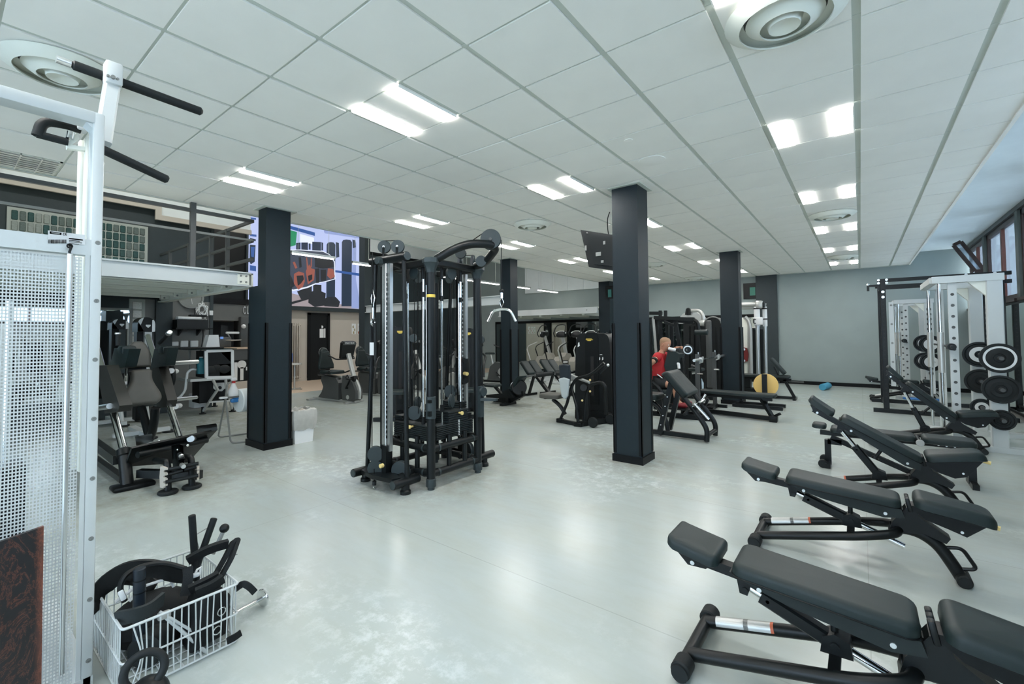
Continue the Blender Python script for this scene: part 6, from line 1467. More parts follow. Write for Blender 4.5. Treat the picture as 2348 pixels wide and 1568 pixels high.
def mast(label, px, top, wpx, X, big, hidden=False):
    a = xp(px, top, X); w_ = (xp(px+wpx/2, top, X)-xp(px-wpx/2, top, X)).y; y = a.y
    t = thing('mast_machine', label, 'gym machine', (X, y, 0), 0, 'grey capped mast machines')
    zt = a.z; h = .20*big
    cap = [(-w_/2, -h), (w_/2, -h)]+[(w_/2*math.cos(PI*k/10)*(1), -h*.45+h*.45*math.sin(PI*k/10)) for k in range(11)]
    part('cap', MB().prism(cap, (X, y, zt), (0,1,0), (0,0,1), (-.30, 0, 0)), M_plas, t)
    part('cap_side', MB().prism([(p*.98-(.0), q*.98) for p, q in cap if p < -w_*.14]+[(-w_*.14, -h*.98)], (X+.012, y, zt), (0,1,0), (0,0,1), (-.32, 0, 0)), M_silver, t)
    part('right_cheek', MB().prism([(p, q*.98) for p, q in cap if p > w_*.36]+[(w_*.33, -h*.2), (w_*.33, -h)], (X+.012, y, zt), (0,1,0), (0,0,1), (-.32, 0, 0)), M_label, t)
    part('emblem', MB().prism([(-.03, .02), (.03, .02), (.03, .0), (0, -.03), (-.03, .0)], (X+.004, y+w_*.1, zt-h*.6), (0,1,0), (0,0,1), (.004, 0, 0)), M_label, t)
    part('mast_panel', MB().box((X-.25, y-w_*.05, .9), (X-.02, y+w_*.36, zt-h)), M_silver if big > 1 else M_navy, t)
    part('mast_back', MB().box((X-.28, y-w_*.42, .25), (X-.10, y+w_*.40, zt-h)), M_blk2, t)
    part('base_leg', MB().tube([(X-.1, y, 1.0), (X+.05, y, .35), (X+.20, y, .06)], .045, 10, fil=.1).bar((X+.35, y, .05), (X-.7, y, .05), .10, .07), M_white, t)
    part('floor_disc', MB().cyl((X+.28, y, 0), (X+.28, y, .03), .10, n=20, ch=.008).cyl((X-.1, y+.35, 0), (X-.1, y+.35, .03), .10, n=20, ch=.008), M_rub, t)
    part('cross_foot', MB().bar((X-.1, y-.35, .06), (X-.1, y+.35, .06), .08, .06), M_white, t)
    part('adjust_lever', MB().cyl((X+.08, y-.05, .72), (X+.08, y+.22, .74), .03).cyl((X+.08, y+.02, .74), (X+.06, y+.0, .92), .015), M_label, t)
    part('seat_pad', MB().pad(rrect(X+.1, X+.5, y-.18, y+.18, .06), .07, .03, (0, 0, .52)), M_vinyl, t)
    return t
mast('grey capped mast of the machine behind the leg press, left one', 276, 731, 38, -10.4, .9)
mast('grey capped mast with a white emblem behind the leg press, right one', 336, 727, 40, -8.8, 1.15)
# ------------------------------------------------------------------ white pulley machine in the left foreground
FX = -2.7
G = lambda px, py, d=0.: xp(px, py, FX+d)
def pulley_machine():
    t = thing('white_pulley_machine', 'white steel pulley machine with a perforated guard, left edge foreground', 'gym machine', (FX, .2, 0))
    yr = G(241, 300).y; yl = G(207, 600).y; zt = G(241, 262).z; zi = G(205, 279).z
    part('right_post', MB().rbox((FX-.05, (yl+yr)/2, zt/2), (.10, yr-yl, zt), .008), M_white, t)
    part('top_beam', MB().rbox((FX-.05, -.30+.5*(yl-.0), (zt+zi)/2), (.10, .60+yl+.02, zt-zi), .006), M_white, t)
    part('corner_web', MB().prism([(0, 0), (-.03, 0), (0, -.03)], (FX-.09, yl+.004, zi+.004), (0,1,0), (0,0,1), (.08, 0, 0)), M_white, t)
    z0, z1 = G(100, 568).z, G(150, 540).z
    s = part('name_strip', MB().box((FX-.06, -.35, z0-.012), (FX-.003, yl+.002, z1-.005)), M_white, t)
    # labels on the strip: a maker plate, CE mark and bar code
    part('maker_plate', MB().box(G(114, 530, .001), G(141, 539, .001)), M_ink, s)
    part('maker_plate_line', MB().box(G(118, 532, .0015), G(137, 537, .0015)), M_mgrey, s)
    def glyph(px, name, pts): part(name, MB().tube([G(a, b, .001) for a, b in pts], .0012, 5), M_ink, s)
    glyph(0, 'mark_c', [(148.5, 535), (146, 534.6), (144.5, 537), (146, 539.4), (148.5, 539)])
    glyph(0, 'mark_e', [(153.5, 535), (151, 534.6), (149.6, 537), (151, 539.4), (153.5, 539)]); glyph(0, 'mark_e_bar', [(150, 537), (153, 537)])
    part('sticker', MB().box(G(110, 528, .0005), G(195, 562, .0005)), M_label, s)
    bc = MB(); r = random.Random(2); px = 111.
    while px < 152:
        w_ = r.choice((.8, 1.2, 1.8)); bc.box(G(px, 549, .001), G(px+w_, 558, .001)); px += w_+r.choice((.8, 1.2))
    part('bar_code', bc, M_ink, s, stuff=True)
    m = MB()
    for k in range(4): m.box(G(158, 548+k*3.4, .001), G(190-(k*7) % 12, 549+k*3.4, .001))
    part('fine_print', m, M_mgrey, s, stuff=True)
    # perforated guard
    y0, y1 = -.16, G(196, 600).y; zb, ztp = .05, z0-.012
    py_, pz = .0100, .0142; ny = int((y1-y0)/py_); nz = int((ztp-zb)/pz); vs = []; fs = []
    for j in range(nz):
        for i in range(ny):
            a, b = y0+i*py_, zb+j*pz; k = len(vs); hy, hz = py_*.20, pz*.21
            vs += [(FX-.01, a, b), (FX-.01, a+py_, b), (FX-.01, a+py_, b+pz), (FX-.01, a, b+pz), (FX-.01, a+hy, b+hz), (FX-.01, a+py_-hy, b+hz), (FX-.01, a+py_-hy, b+pz-hz), (FX-.01, a+hy, b+pz-hz)]
            fs += [(k, k+1, k+5, k+4), (k+1, k+2, k+6, k+5), (k+2, k+3, k+7, k+6), (k+3, k, k+4, k+7)]
    part('perforated_guard', MB().add(vs, fs), M_white, t, smooth=False)
    part('guard_border', MB().box((FX-.012, y1, zb), (FX-.004, yl, ztp)), M_white, t)
    m = MB()
    zz = .12
    while zz < 2.0:
        c = V((FX, (yl+yr)/2+.004, zz)); part('screw', MB().lathe([(.0095, 0), (.009, .003), (.004, .003), (.0035, .001), (.001, .001)], c, (1, 0, 0), 12), M_mgrey, t); zz += .262
    # second guide column seen inside the frame
    for px0, px1, d in ((181, 194, -.30), (195, 206, -.22)):
        a, b = G(px0, 300, d), G(px1, 300, d)
        part('guide_column', MB().rbox((FX+d, (a.y+b.y)/2, (zi+.9)/2), (.05, b.y-a.y, zi-.9), .006), M_cream, t)
    # weight stack and stored plates behind the guard
    for k in range(14):
        part('weight_plate', MB().rbox((FX-.42, .10, .25+k*.052), (.22, .36, .048), .006), M_blk, t)
    part('stack_rod', MB().cyl((FX-.42, .02, .2), (FX-.42, .02, 1.7), .014).cyl((FX-.42, .22, .2), (FX-.42, .22, 1.7), .014), M_chrome, t)
    part('rear_post', MB().bar((FX-.8, .20, 0), (FX-.8, .20, 1.6), .07, .07, up=(0,1,0)), M_white, t)
    part('rear_cover', MB().box((FX-.70, -.35, .95), (FX-.68, .16, 1.75)), M_dgrey, t)
    part('base', MB().box((FX-.95, -.4, .0), (FX, yr, .05)), M_white, t)
    # top arm with long foam grips
    A, B = G(235, 330, -.17), G(262, 160, -.25)
    part('grip_arm', MB().bar(A, B, .075, .06, up=(0,1,0), ch=.008), M_white, t)
    part('arm_head', MB().rbox(G(259, 172, -.21), (.07, .068, .115), .012), M_white, t)
    hd = G(259, 177, -.17)
    part('head_bolt', MB().cyl(hd+V((-.02, 0, 0)), hd+V((.008, 0, 0)), .009, n=12).cyl(hd+V((-.02, -.018, 0)), hd+V((.003, -.018, 0)), .006, n=10).cyl(hd+V((-.02, .018, .0)), hd+V((.003, .018, 0)), .006, n=10), M_mgrey, t)
    a, b = G(163, 147, -.25), G(464, 257, -.25)
    part('long_grip', MB().cyl(a, b, .0225, n=18, ch=.010), M_rub, t)
    part('grip_tube', MB().cyl(a, a+(a-b).normalized()*.05, .018), M_alu, t)
    a, b = G(225, 338, -.15), G(386, 413, -.15)
    part('long_grip', MB().cyl(a, b, .0215, n=18, ch=.008), M_rub, t)
    # padded d handle and its bracket
    P = [G(186, 297, -.2), G(150, 285, -.2), G(110, 279, -.2), G(95, 285, -.2), G(86, 312, -.2)]
    part('d_grip', MB().tube(P, .021, 12, fil=.03), M_rub, t)
    part('d_grip_lower', MB().cyl(G(84, 307, -.2), G(156, 326, -.2), .017, n=14), M_rub, t)
    part('d_bracket', MB().poly([G(178, 304, -.2), G(182, 318, -.2), G(154, 341, -.2), G(152, 330, -.2)], V((-.02, 0, 0))).poly([G(154, 330, -.2), G(206, 338, -.2), G(206, 346, -.2), G(154, 340, -.2)], V((-.03, 0, 0))), M_cream, t)
    part('d_knob', MB().cyl(G(160, 318, -.19), G(163, 303, -.19), .015, n=12), M_chrome, t)
    part('end_cap', MB().rbox(G(188, 290, -.2), (.07, .04, .05), .008), M_label, t)
pulley_machine()
a, b = G(160, 582, .02), G(141, 1545, .02)
t = thing('long_pole', 'long silver pole hanging in front of the perforated guard', 'pole', b)
part('tube', MB().cyl(a, b, .0095, n=14), M_alu, t)
part('tie', MB().tube([G(160, 562, .012), G(163, 568, .02), G(159, 578, .02), G(162, 584, .02)], .005, 6).ring(G(160, 564, .016), (1,0,0), .008, .003, n=14), M_blk2, t)
def scratched():
    m = mat('scratched_board', (.012, .012, .013), .35); nt = m.node_tree; N = nt.nodes.new; L = nt.links.new; b = nt.nodes['Principled BSDF']
    tc = N('ShaderNodeTexCoord')
    w1 = N('ShaderNodeTexNoise'); w1.inputs['Scale'].default_value = 5; w1.inputs['Detail'].default_value = 12; w1.inputs['Roughness'].default_value = .75; w1.inputs['Distortion'].default_value = 1.6
    mp = N('ShaderNodeMapping'); mp.inputs['Scale'].default_value = (1, 2.2, 1); L(tc.outputs['Object'], mp.inputs[0]); L(mp.outputs[0], w1.inputs['Vector'])
    r1 = N('ShaderNodeValToRGB'); e = r1.color_ramp; e.elements[0].position = .488; e.elements[0].color = (0,0,0,1); e.elements[1].position = .5; e.elements[1].color = (1,1,1,1); q = e.elements.new(.512); q.color = (0,0,0,1)
    L(w1.outputs['Fac'], r1.inputs[0])
    sp = N('ShaderNodeSeparateXYZ'); L(tc.outputs['Object'], sp.inputs[0])
    ed = N('ShaderNodeMapRange'); ed.inputs[1].default_value = .045; ed.inputs[2].default_value = .075; L(sp.outputs[1], ed.inputs[0])
    n2 = N('ShaderNodeTexNoise'); n2.inputs['Scale'].default_value = 40; n2.inputs['Detail'].default_value = 8; L(tc.outputs['Object'], n2.inputs['Vector'])
    mm = N('ShaderNodeMath'); mm.operation = 'MULTIPLY'; L(ed.outputs[0], mm.inputs[0]); L(n2.outputs['Fac'], mm.inputs[1])
    ad = N('ShaderNodeMath'); ad.operation = 'ADD'; ad.use_clamp = True
    h = N('ShaderNodeMath'); h.operation = 'MULTIPLY'; h.inputs[1].default_value = .55; L(r1.outputs[0], h.inputs[0])
    L(h.outputs[0], ad.inputs[0]); L(mm.outputs[0], ad.inputs[1])
    mx = N('ShaderNodeMix'); mx.data_type = 'RGBA'; mx.inputs[6].default_value = (.011, .011, .012, 1); mx.inputs[7].default_value = (.27, .085, .045, 1)
    L(ad.outputs[0], mx.inputs[0]); L(mx.outputs[2], b.inputs['Base Color']); return m
q = [G(0, 1222, .06), G(99, 1204, .06)]
yl_ = q[0].y-.06; yr_ = q[1].y; zt_ = q[1].z
solo('scratched_board', MB().poly([V((FX+.06, yl_, zt_-.03)), V((FX+.06, yr_, zt_)), V((FX+.15, yr_-.004, .0)), V((FX+.15, yl_, .0))], V((.018, 0, 0))), scratched(), 'scratched black and rust brown board leaning on the white pulley machine', 'board', loc=V((FX+.1, yr_-.07, 0)))

# ------------------------------------------------------------------ wire basket with belts and grips
BX0, BX1, BY0, BY1, BH = -3.10, -2.50, .52, .97, .29
def basket():
    t = thing('wire_basket', 'white wire basket full of black gym straps in the lower left corner', 'basket', ((BX0+BX1)/2, (BY0+BY1)/2, 0))
    B = lambda x, y, z: V((x, y, z))
    c = [(BX0, BY0), (BX1, BY0), (BX1, BY1), (BX0, BY1)]
    r = .0045; rn = random.Random(11)
    for z, rr in ((BH, .006), (BH*.5, .0045), (.012, .005)):
        part('rim_wire' if z == BH else 'ring_wire', MB().tube([B(x, y, z) for x, y in c], rr, 6, closed=True, fil=.02), M_white, t)
    def wires(a, b, n, bent=0.):
        for k in range(1, n):
            f = k/n; x = a[0]+(b[0]-a[0])*f; y = a[1]+(b[1]-a[1])*f
            d = rn.uniform(-1, 1)*bent
            e = V((b[0]-a[0], b[1]-a[1], 0)).normalized()
            if bent and k == 1: d = .045
            if bent and k == 2: d = .022
            part('upright_wire', MB().tube([B(x, y, .012), B(x+e.x*d, y+e.y*d, BH*.5), B(x+e.x*d*.2, y+e.y*d*.2, BH)], .0032, 5, fil=.05), M_white, t)
    wires(c[1], c[2], 17, .008); wires(c[0], c[1], 18, .004); wires(c[3], c[0], 15); wires(c[2], c[3], 18)
    for k in range(1, 10):
        x = BX0+(BX1-BX0)*k/10; part('floor_wire', MB().tube([B(x, BY0, .010), B(x, BY1, .010)], .0032, 5), M_white, t)
    for k in range(1, 6):
        y = BY0+(BY1-BY0)*k/6; part('floor_wire', MB().tube([B(BX0, y, .010), B(BX1, y, .010)], .0032, 5), M_white, t)
    part('loose_wire', MB().tube([B(BX0+.08, BY1, BH), B(BX0+.05, BY1-.02, BH+.10), B(BX0+.02, BY1+.05, BH+.11)], .003, 5, fil=.02).tube([B(BX1-.25, BY1, BH+.01), B(BX1-.28, BY1+.06, BH+.03), B(BX1-.28, BY1+.10, BH+.025)], .003, 5, fil=.02), M_mgrey, t)
basket()
Bx = lambda px, py, x: xp(px, py, x)
def band(mb, pts, w_, th=.012, up=(0, 0, 1), fil=.06, seg=6):     # flat strap along a path
    P = [V(p) for p in pts]; Q = []
    for i, p in enumerate(P):
        if i in (0, len(P)-1): Q.append(p); continue
        a, b = P[i-1]-p, P[i+1]-p; f = min(fil, a.length*.49, b.length*.49); a = p+a.normalized()*f; b = p+b.normalized()*f
        for k in range(seg+1): u = k/seg; Q.append(a*(1-u)**2+p*2*u*(1-u)+b*u*u)
    vs = []; fs = []; n = len(Q); U = V(up)
    for i, p in enumerate(Q):
        d = (Q[min(i+1, n-1)]-Q[max(i-1, 0)]).normalized(); s = d.cross(U).normalized(); u = s.cross(d)
        vs += [p+u*w_/2+s*th/2, p+u*w_/2-s*th/2, p-u*w_/2-s*th/2, p-u*w_/2+s*th/2]
    for i in range(n-1):
        for k in range(4): fs.append((i*4+k, i*4+(k+1) % 4, i*4+4+(k+1) % 4, i*4+4+k))
    fs += [(0, 1, 2, 3), (n*4-1, n*4-2, n*4-3, n*4-4)]
    return mb.add(vs, fs)
M_lea = mat('black_leather', (.008, .010, .011), .5, var=.2, bump=.15, bscale=120, spec=.35)
M_nyl = mat('black_nylon', (.010, .012, .013), .7, var=.2, bump=.3, bscale=300, spec=.25)
mid = -2.78
P = lambda px, py, x=mid: xp(px, py, x)
t = thing('lifting_belt', 'wide curved black leather belt arching over the basket rim', 'belt', P(330, 1330))
part('strap', band(MB(), [P(222, 1400, -2.9), P(232, 1345, -2.9), P(290, 1305, -2.85), P(345, 1300, -2.8), P(400, 1315, -2.75), P(424, 1318, -2.72)], .085, .014, (.2, 0, 1)), M_lea, t)
part('edge_roll', MB().tube([P(286, 1378, -2.7), P(273, 1350, -2.7), P(285, 1318, -2.7), P(330, 1295, -2.75), P(380, 1290, -2.75), P(420, 1302, -2.72)], .012, 8, fil=.06), M_lea, t)
part('pale_end', MB().rbox(P(280, 1365, -2.68), (.012, .022, .05), .006, rot=(.3, 0, 0)), M_label, t)
solo('coiled_belt', band(MB(), [P(222, 1370, -2.95), P(240, 1335, -3.0), P(285, 1315, -3.05), P(330, 1325, -3.0), P(355, 1345, -2.95)], .10, .02, (.3, 0, 1)), M_lea, 'black belt coiled at the left side of the basket behind the arching belt', 'belt')
solo('dipping_belt', band(MB(), [P(268, 1418, -2.62), P(300, 1412, -2.56), P(340, 1400, -2.55), P(374, 1372, -2.6)], .060, .014, (.15, 0, 1)), mat('dark_grey_leather', (.020, .026, .028), .55, var=.25, bump=.2, bscale=80, spec=.35), 'broad dark grey belt band lying over the near left of the basket', 'belt')
t = thing('foam_roller_grip', 'blue black taped bar standing upright in the left of the basket', 'grip bar', P(320, 1480, -2.66))
part('bar', MB().cyl(V((-2.66, P(320, 1450, -2.66).y, .03)), P(320, 1302, -2.66), .0235, n=18, ch=.004), mat('blue_black_tape', (.010, .016, .024), .35, var=.2, spec=.4), t)
part('tape_band', MB().cyl(P(320, 1330, -2.66), P(320, 1327, -2.66), .0245, n=18).cyl(P(320, 1358, -2.66), P(320, 1355, -2.66), .0245, n=18), M_blk2, t)
for i, (a, b, lab) in enumerate((((450, 1330), (440, 1181), 'black rubber grip tube standing upright at the back of the basket'), ((440, 1330), (491, 1188), 'black rubber grip tube leaning right at the back of the basket'))):
    A, B_ = P(*a, -2.92), P(*b, -2.92)
    s = thing('grip_tube', lab, 'grip bar', A, 0, 'rubber grip tubes'); part('tube', MB().cyl(A, B_, .0175, n=18, ch=.003), M_rub, s); part('bore', MB().cyl(B_, B_+(B_-A).normalized()*.001, .009, n=12), M_ink, s)
t = thing('ball_lever', 'short lever with a black ball knob rising from the basket', 'lever', P(490, 1280, -2.85))
part('rod', MB().cyl(P(488, 1270, -2.85), P(512, 1218, -2.85), .011, n=12), M_mgrey, t)
part('ball', MB().sph(P(514.5, 1211, -2.85), .0245, 18, 10), M_plas, t)
def straps():
    t = thing('ankle_strap', 'black padded strap folded upwards on the right of the basket', 'strap', P(490, 1330, -2.65))
    part('left_fold', band(MB(), [P(430, 1285, -2.75), P(480, 1258, -2.72), P(522, 1246, -2.72)], .045, .022, (.3, -.3, 1)), M_nyl, t)
    part('right_fold', band(MB(), [P(492, 1320, -2.68), P(515, 1280, -2.70), P(535, 1240, -2.72), P(545, 1238, -2.72), P(530, 1280, -2.66), P(505, 1325, -2.64)], .040, .018, (.8, .1, .5), fil=.02), M_nyl, t)
    part('down_fold', band(MB(), [P(430, 1300, -2.66), P(432, 1325, -2.64), P(424, 1365, -2.63)], .042, .02, (.2, 1, .2)), M_nyl, t)
    part('tongue', band(MB(), [P(434, 1352, -2.62), P(470, 1335, -2.60), P(500, 1318, -2.60)], .05, .02, (.5, 0, 1)), M_nyl, t)
straps()
solo('wrist_wrap', band(MB(), [P(450, 1360, -2.58), P(485, 1345, -2.56), P(512, 1325, -2.56)], .055, .02, (.4, 0, 1)), M_nyl, 'dark folded wrap lying across the middle of the basket', 'strap')
solo('black_bag', MB().pad([(0, 0), (.16, .02), (.17, .20), (.12, .27), (.03, .25), (-.01, .12)], .16, .05, V((-2.69, .79, .015)), (0, 1, 0), (0, 0, 1)), M_nyl, 'black bag slumped inside the right end of the basket', 'bag')
solo('black_mat_roll', MB().cyl((-2.62, .62, .09), (-2.78, .78, .09), .075, n=22, ch=.01), M_rub, 'black rubber roll at the bottom of the basket', 'roll')
solo('dark_bundle', MB().sph((-2.85, .72, .12), .16, 14, 8, (1.2, 1.2, .7)), M_nyl, 'dark heap of straps at the bottom of the basket', 'strap bundle')
t = thing('cable_bar', 'white slanted pull bar lying inside the basket', 'pull bar', P(420, 1440, -2.56))
part('bar', MB().cyl(P(372, 1408, -2.60), P(474, 1496, -2.54), .008, n=10).cyl(P(366, 1402, -2.6), P(440, 1446, -2.56), .006, n=10), M_white, t)
part('bracket', MB().rbox(P(376, 1410, -2.6), (.03, .05, .03), .006), M_silver, t)
t = thing('row_handle', 'pale metal rowing handle lying among the straps', 'handle', P(300, 1360, -2.75))
part('frame', MB().tube([P(264, 1380, -2.75), P(285, 1365, -2.75), P(310, 1345, -2.75), P(318, 1356, -2.75), P(296, 1378, -2.75)], .008, 8, fil=.02).tube([P(335, 1342, -2.78), P(372, 1330, -2.78), P(392, 1322, -2.78), P(398, 1345, -2.78)], .007, 8, fil=.01), M_label, t)
solo('metal_clip', MB().tube([P(444, 1322, -2.66), P(452, 1306, -2.66), P(460, 1300, -2.66), P(458, 1316, -2.66)], .006, 8, closed=True).rbox(P(449, 1318, -2.66), (.02, .03, .02), .005), M_label, 'pale metal clip between the straps', 'clip')
for i, (px, py) in enumerate(((508, 1402), (498, 1445))):
    solo('d_ring', MB().ring(P(px, py, -2.515), (1, .1, 0), .018, .003, n=18, k=6), M_chrome, ('upper', 'lower')[i]+' steel ring on the black bag behind the basket wires', 'ring')
a, b = zf(540, 1405, .05), zf(600, 1372, .05)
t = thing('chrome_t_bar', 'chrome bar with a round end lying on the floor right of the basket', 'bar', (a+b)/2)
part('rod', MB().cyl(P(530, 1410, -2.62), V((b.x, b.y, b.z)), .010, n=12), M_chrome, t)
d = (b-a).normalized()
part('end_disc', MB().cyl(b, b+d*.012, .048, n=24, ch=.003), M_chrome, t)
solo('strap_tail', band(MB(), [P(540, 1350, -2.55), P(558, 1337, -2.5), P(572, 1345, -2.48), P(584, 1358, -2.48)], .030, .010, (0, .2, 1)), M_nyl, 'black strap tail hanging out over the basket end', 'strap')
solo('black_flap', band(MB(), [P(520, 1470, -2.5), P(540, 1460, -2.49), P(553, 1450, -2.49)], .035, .006, (.1, 0, 1)), M_nyl, 'flat black flap poking through the lower right of the basket', 'flap')
c = P(331, 1537, -2.33)
t = thing('kettlebell', 'black kettlebell with a thick ring handle in front of the basket', 'kettlebell', V((c.x, c.y, 0)))
part('ring_handle', MB().ring(c, (.82, -.25, .30), .062, .0155, n=36, k=12, sx=1.05), M_rub, t)
part('bell', MB().sph(c+V((.01, .01, -.105)), .075, 20, 12), M_blk, t)
solo('rubber_ring', MB().ring((-3.04, .58, .03), (0, 0, 1), .05, .012, n=24), M_rub, 'small black rubber ring at the left foot of the basket', 'ring')
solo('black_mat_piece', MB().box((-2.62, .40, .0), (-2.44, .53, .012)), M_rub, 'flat black rubber piece on the floor left of the kettlebell', 'mat')
# ------------------------------------------------------------------ machines at the back around the training man
def back_machines():
    y = 9.35; Q = lambda px, py, d=0.: yp(px, py, y+d)
    t = thing('lever_row_machine', 'black lever frame machine behind the man in red', 'gym machine', (-3.3, y, 0))
    part('top_beam', MB().bar(Q(1490, 718), Q(1518, 718), .07, .07).bar(Q(1500, 728), Q(1592, 732), .07, .07), M_blk, t)
    part('top_beam_rear', MB().bar(Q(1500, 734, .3), Q(1590, 738, .3), .06, .06), M_blk, t)
    for px in (1514, 1526): part('post_stub', MB().bar(Q(px, 712), Q(px, 735), .055, .055, up=(0,1,0)), M_blk, t)
    for px, d in ((1491, .5), (1505, .4), (1514, .1), (1530, .5), (1540, .4)): 
        b = Q(px, 800, d); part('upright', MB().bar(V((b.x, b.y, 0)), Q(px, 730, d), .07, .07, up=(0,1,0)), M_blk if px not in (1530,) else M_under, t)
    part('steel_strip', MB().bar(Q(1498, 728, .2), Q(1505, 812, .2), .05, .02), M_silver, t)
    part('slanted_post', MB().bar(Q(1549, 738, -.1), Q(1570, 862, -.1), .07, .06), M_blk, t)
    part('diagonal_brace', MB().bar(Q(1523, 738), Q(1551, 748), .05, .05), M_blk, t)
    part('bent_arm', MB().tube([Q(1590, 733), Q(1600, 740), Q(1603, 762)], .035, 10, fil=.08), M_blk, t)
    part('roll_pad', MB().cyl(Q(1593, 762, -.05), Q(1623, 762, -.05), .055, n=20, ch=.012), M_vinyl, t)
    part('base', MB().bar(V((-3.6, y, .05)), V((-2.3, y, .05)), .08, .08).bar(V((-3.3, y-.4, .05)), V((-3.3, y+.6, .05)), .08, .07).bar(V((-2.4, y-.4, .05)), V((-2.4, y+.6, .05)), .08, .07), M_blk, t)
    b = Q(1603, 800, .2); part('side_post', MB().bar(V((b.x, b.y, 0)), Q(1600, 740, .2), .06, .06, up=(0,1,0)), M_blk, t)
    c = Q(1577, 802, -.2)
    pl = part('plate_hub', MB().cyl(c, c+V((-.12, .05, 0)), .03, n=14), M_alu, t)
    k = thing('round_plate', 'black and silver round plate on the lever machine right of the man', 'weight plate', c)
    part('disc', MB().lathe([(.03, -.02), (.10, -.02), (.11, 0), (.10, .012), (.03, .012)], c, (.3, -1, 0), 28), M_blk, k)
    part('silver_crescent', MB().lathe([(.062, .0125), (.062, .016), (.085, .016), (.085, .0125)], c, (.3, -1, 0), 28, True), M_alu, k)
    b = Q(1502, 770, .45)
    y2 = 12.2; R = lambda px, py, d=0.: yp(px, py, y2+d)
    t = thing('domed_machine', 'machine with a big silver domed top behind the lever frame', 'gym machine', (R(1590, 800).x, y2, 0))
    out = [(1567, 742), (1616, 746), (1616, 884), (1566, 884)]
    P = [R(*p) for p in out]; P[2].z = P[3].z = .02
    part('black_shroud', MB().poly(P, V((0, .5, 0))), M_plas, t)
    for px in (1581, 1592, 1604): part('shroud_groove', MB().tube([R(px, 748, -.01), R(px, 868, -.01)], .02, 6), M_blk2, t)
    dm = [R(1556, 742), R(1558, 728), R(1566, 719), R(1578, 714), R(1592, 714), R(1603, 719), R(1611, 730), R(1616, 744), R(1606, 744), R(1600, 734), R(1590, 727), R(1577, 727), R(1568, 734), R(1566, 742)]
    part('silver_dome', MB().poly(dm, V((0, .4, 0))), M_silver, t)
    part('dome_fill', MB().poly([R(1566, 742, .1), R(1568, 732, .1), R(1577, 726, .1), R(1592, 726, .1), R(1602, 733, .1), R(1608, 744, .1)], V((0, .25, 0))), M_plas, t)
    part('top_handle', MB().tube([R(1574, 722, -.05), R(1576, 709, -.05), R(1580, 709, -.05), R(1580, 722, -.05)], .04, 8, fil=.06), M_plas, t)
    part('curved_arm', MB().tube([R(1585, 712, -.02), R(1604, 712, -.02), R(1612, 722, -.02), R(1614, 744, -.02)], .045, 10, fil=.15), M_silver, t)
    part('elbow_joint', MB().sph(R(1612, 741, -.1), .10, 14, 8, (1.3, 1, .8)), M_silver, t)
    part('bolt_row', MB().rbox(R(1575, 731, -.2), (.35, .1, .06), .02), M_alu, t)
    for i, (x0, x1, top, lab, body) in enumerate(((1616, 1656, 727, 'black round topped weight stack column left of the far right column', M_plas),)):
        a, b = R(x0, 800, -.3), R(x1, 800, -.3); w_ = b.x-a.x; zt = R(1636, top, -.3).z
        t = thing('stack_column', lab, 'gym machine', ((a.x+b.x)/2, y2-.3, 0))
        o = [(0, .02), (w_, .02)]+[(w_/2+w_/2*math.cos(PI*k/10), zt-.16+.16*math.sin(PI*k/10)) for k in range(11)]
        part('shroud', MB().prism(o, (a.x, y2-.3, 0), (1,0,0), (0,0,1), (0, .45, 0)), body, t)
        part('rounded_front', MB().rbox((a.x+w_*.28, y2-.33, zt/2+.05), (w_*.36, .10, zt-.25), .045, 3), M_dgrey, t)
        part('top_edge', MB().tube([(a.x+w_/2+w_*.48*math.cos(PI*k/8), y2-.31, zt-.155+.16*math.sin(PI*k/8)) for k in range(8, -1, -1)], .018, 8), M_mgrey, t)
        part('slot', MB().box((a.x+w_*.62, y2-.312, .4), (a.x+w_*.72, y2-.30, zt-.25)), M_blk2, t)
    # lower clutter machine seat
    t = thing('low_seat_machine', 'low black machine seat behind the preacher bench and barbell uprights', 'gym machine', (R(1610, 890).x, 11.0, 0))
    Z = lambda px, py: yp(px, py, 11.0)
    part('seat_pad', MB().pad(rrect(Z(1580, 850).x, Z(1612, 850).x, 10.85, 11.2, .06), .07, .03, (0, 0, Z(1590, 850).z)), M_vinyl, t)
    part('post', MB().bar(Z(1592, 853), V((Z(1592, 853).x, 11, .04)), .09, .09).bar(V((Z(1575, 850).x, 11, .04)), V((Z(1640, 850).x, 11, .04)), .09, .07), M_blk, t)
    part('white_roller', MB().cyl(Z(1588, 856), Z(1600, 853), .05, n=16), M_label, t)
    part('side_lever', MB().tube([Z(1585, 838), Z(1597, 842), Z(1607, 848)], .03, 8), M_dgrey, t)
    # silver cable machine right of the far right column
    y3 = 13.2; S = lambda px, py, d=0.: yp(px, py, y3+d)
    t = thing('silver_cable_machine', 'silver framed cable machine with a red pad right of the far right column', 'gym machine', (S(1735, 800).x, y3, 0))
    part('top_beam', MB().cyl(S(1690, 699), S(1738, 697), .055, n=16).cyl(S(1690, 706, .15), S(1738, 705, .15), .045, n=16), M_silver, t)
    part('top_joint', MB().rbox(S(1741, 698), (.16, .16, .20), .03), M_silver, t)
    part('joint_dark', MB().rbox(S(1748, 699, .05), (.12, .16, .14), .03), M_plas, t)
    for px, d, w2 in ((1735, 0., .07), (1753, .15, .055)):
        b = S(px+3, 862, d); part('guide_post', MB().cyl(S(px+2, 745, d), V((S(px+4, 862, d).x, b.y, .05)), w2*.7, n=16), M_alu, t)
        part('upper_sleeve', MB().cyl(S(px, 703, d), S(px+1.5, 748, d), w2, n=16), M_label, t)
        part('sleeve_band', MB().cyl(S(px, 706, d), S(px, 709, d), w2+.006, n=16).cyl(S(px+1.2, 730, d), S(px+1.3, 733, d), w2+.006, n=16), M_ink, t)
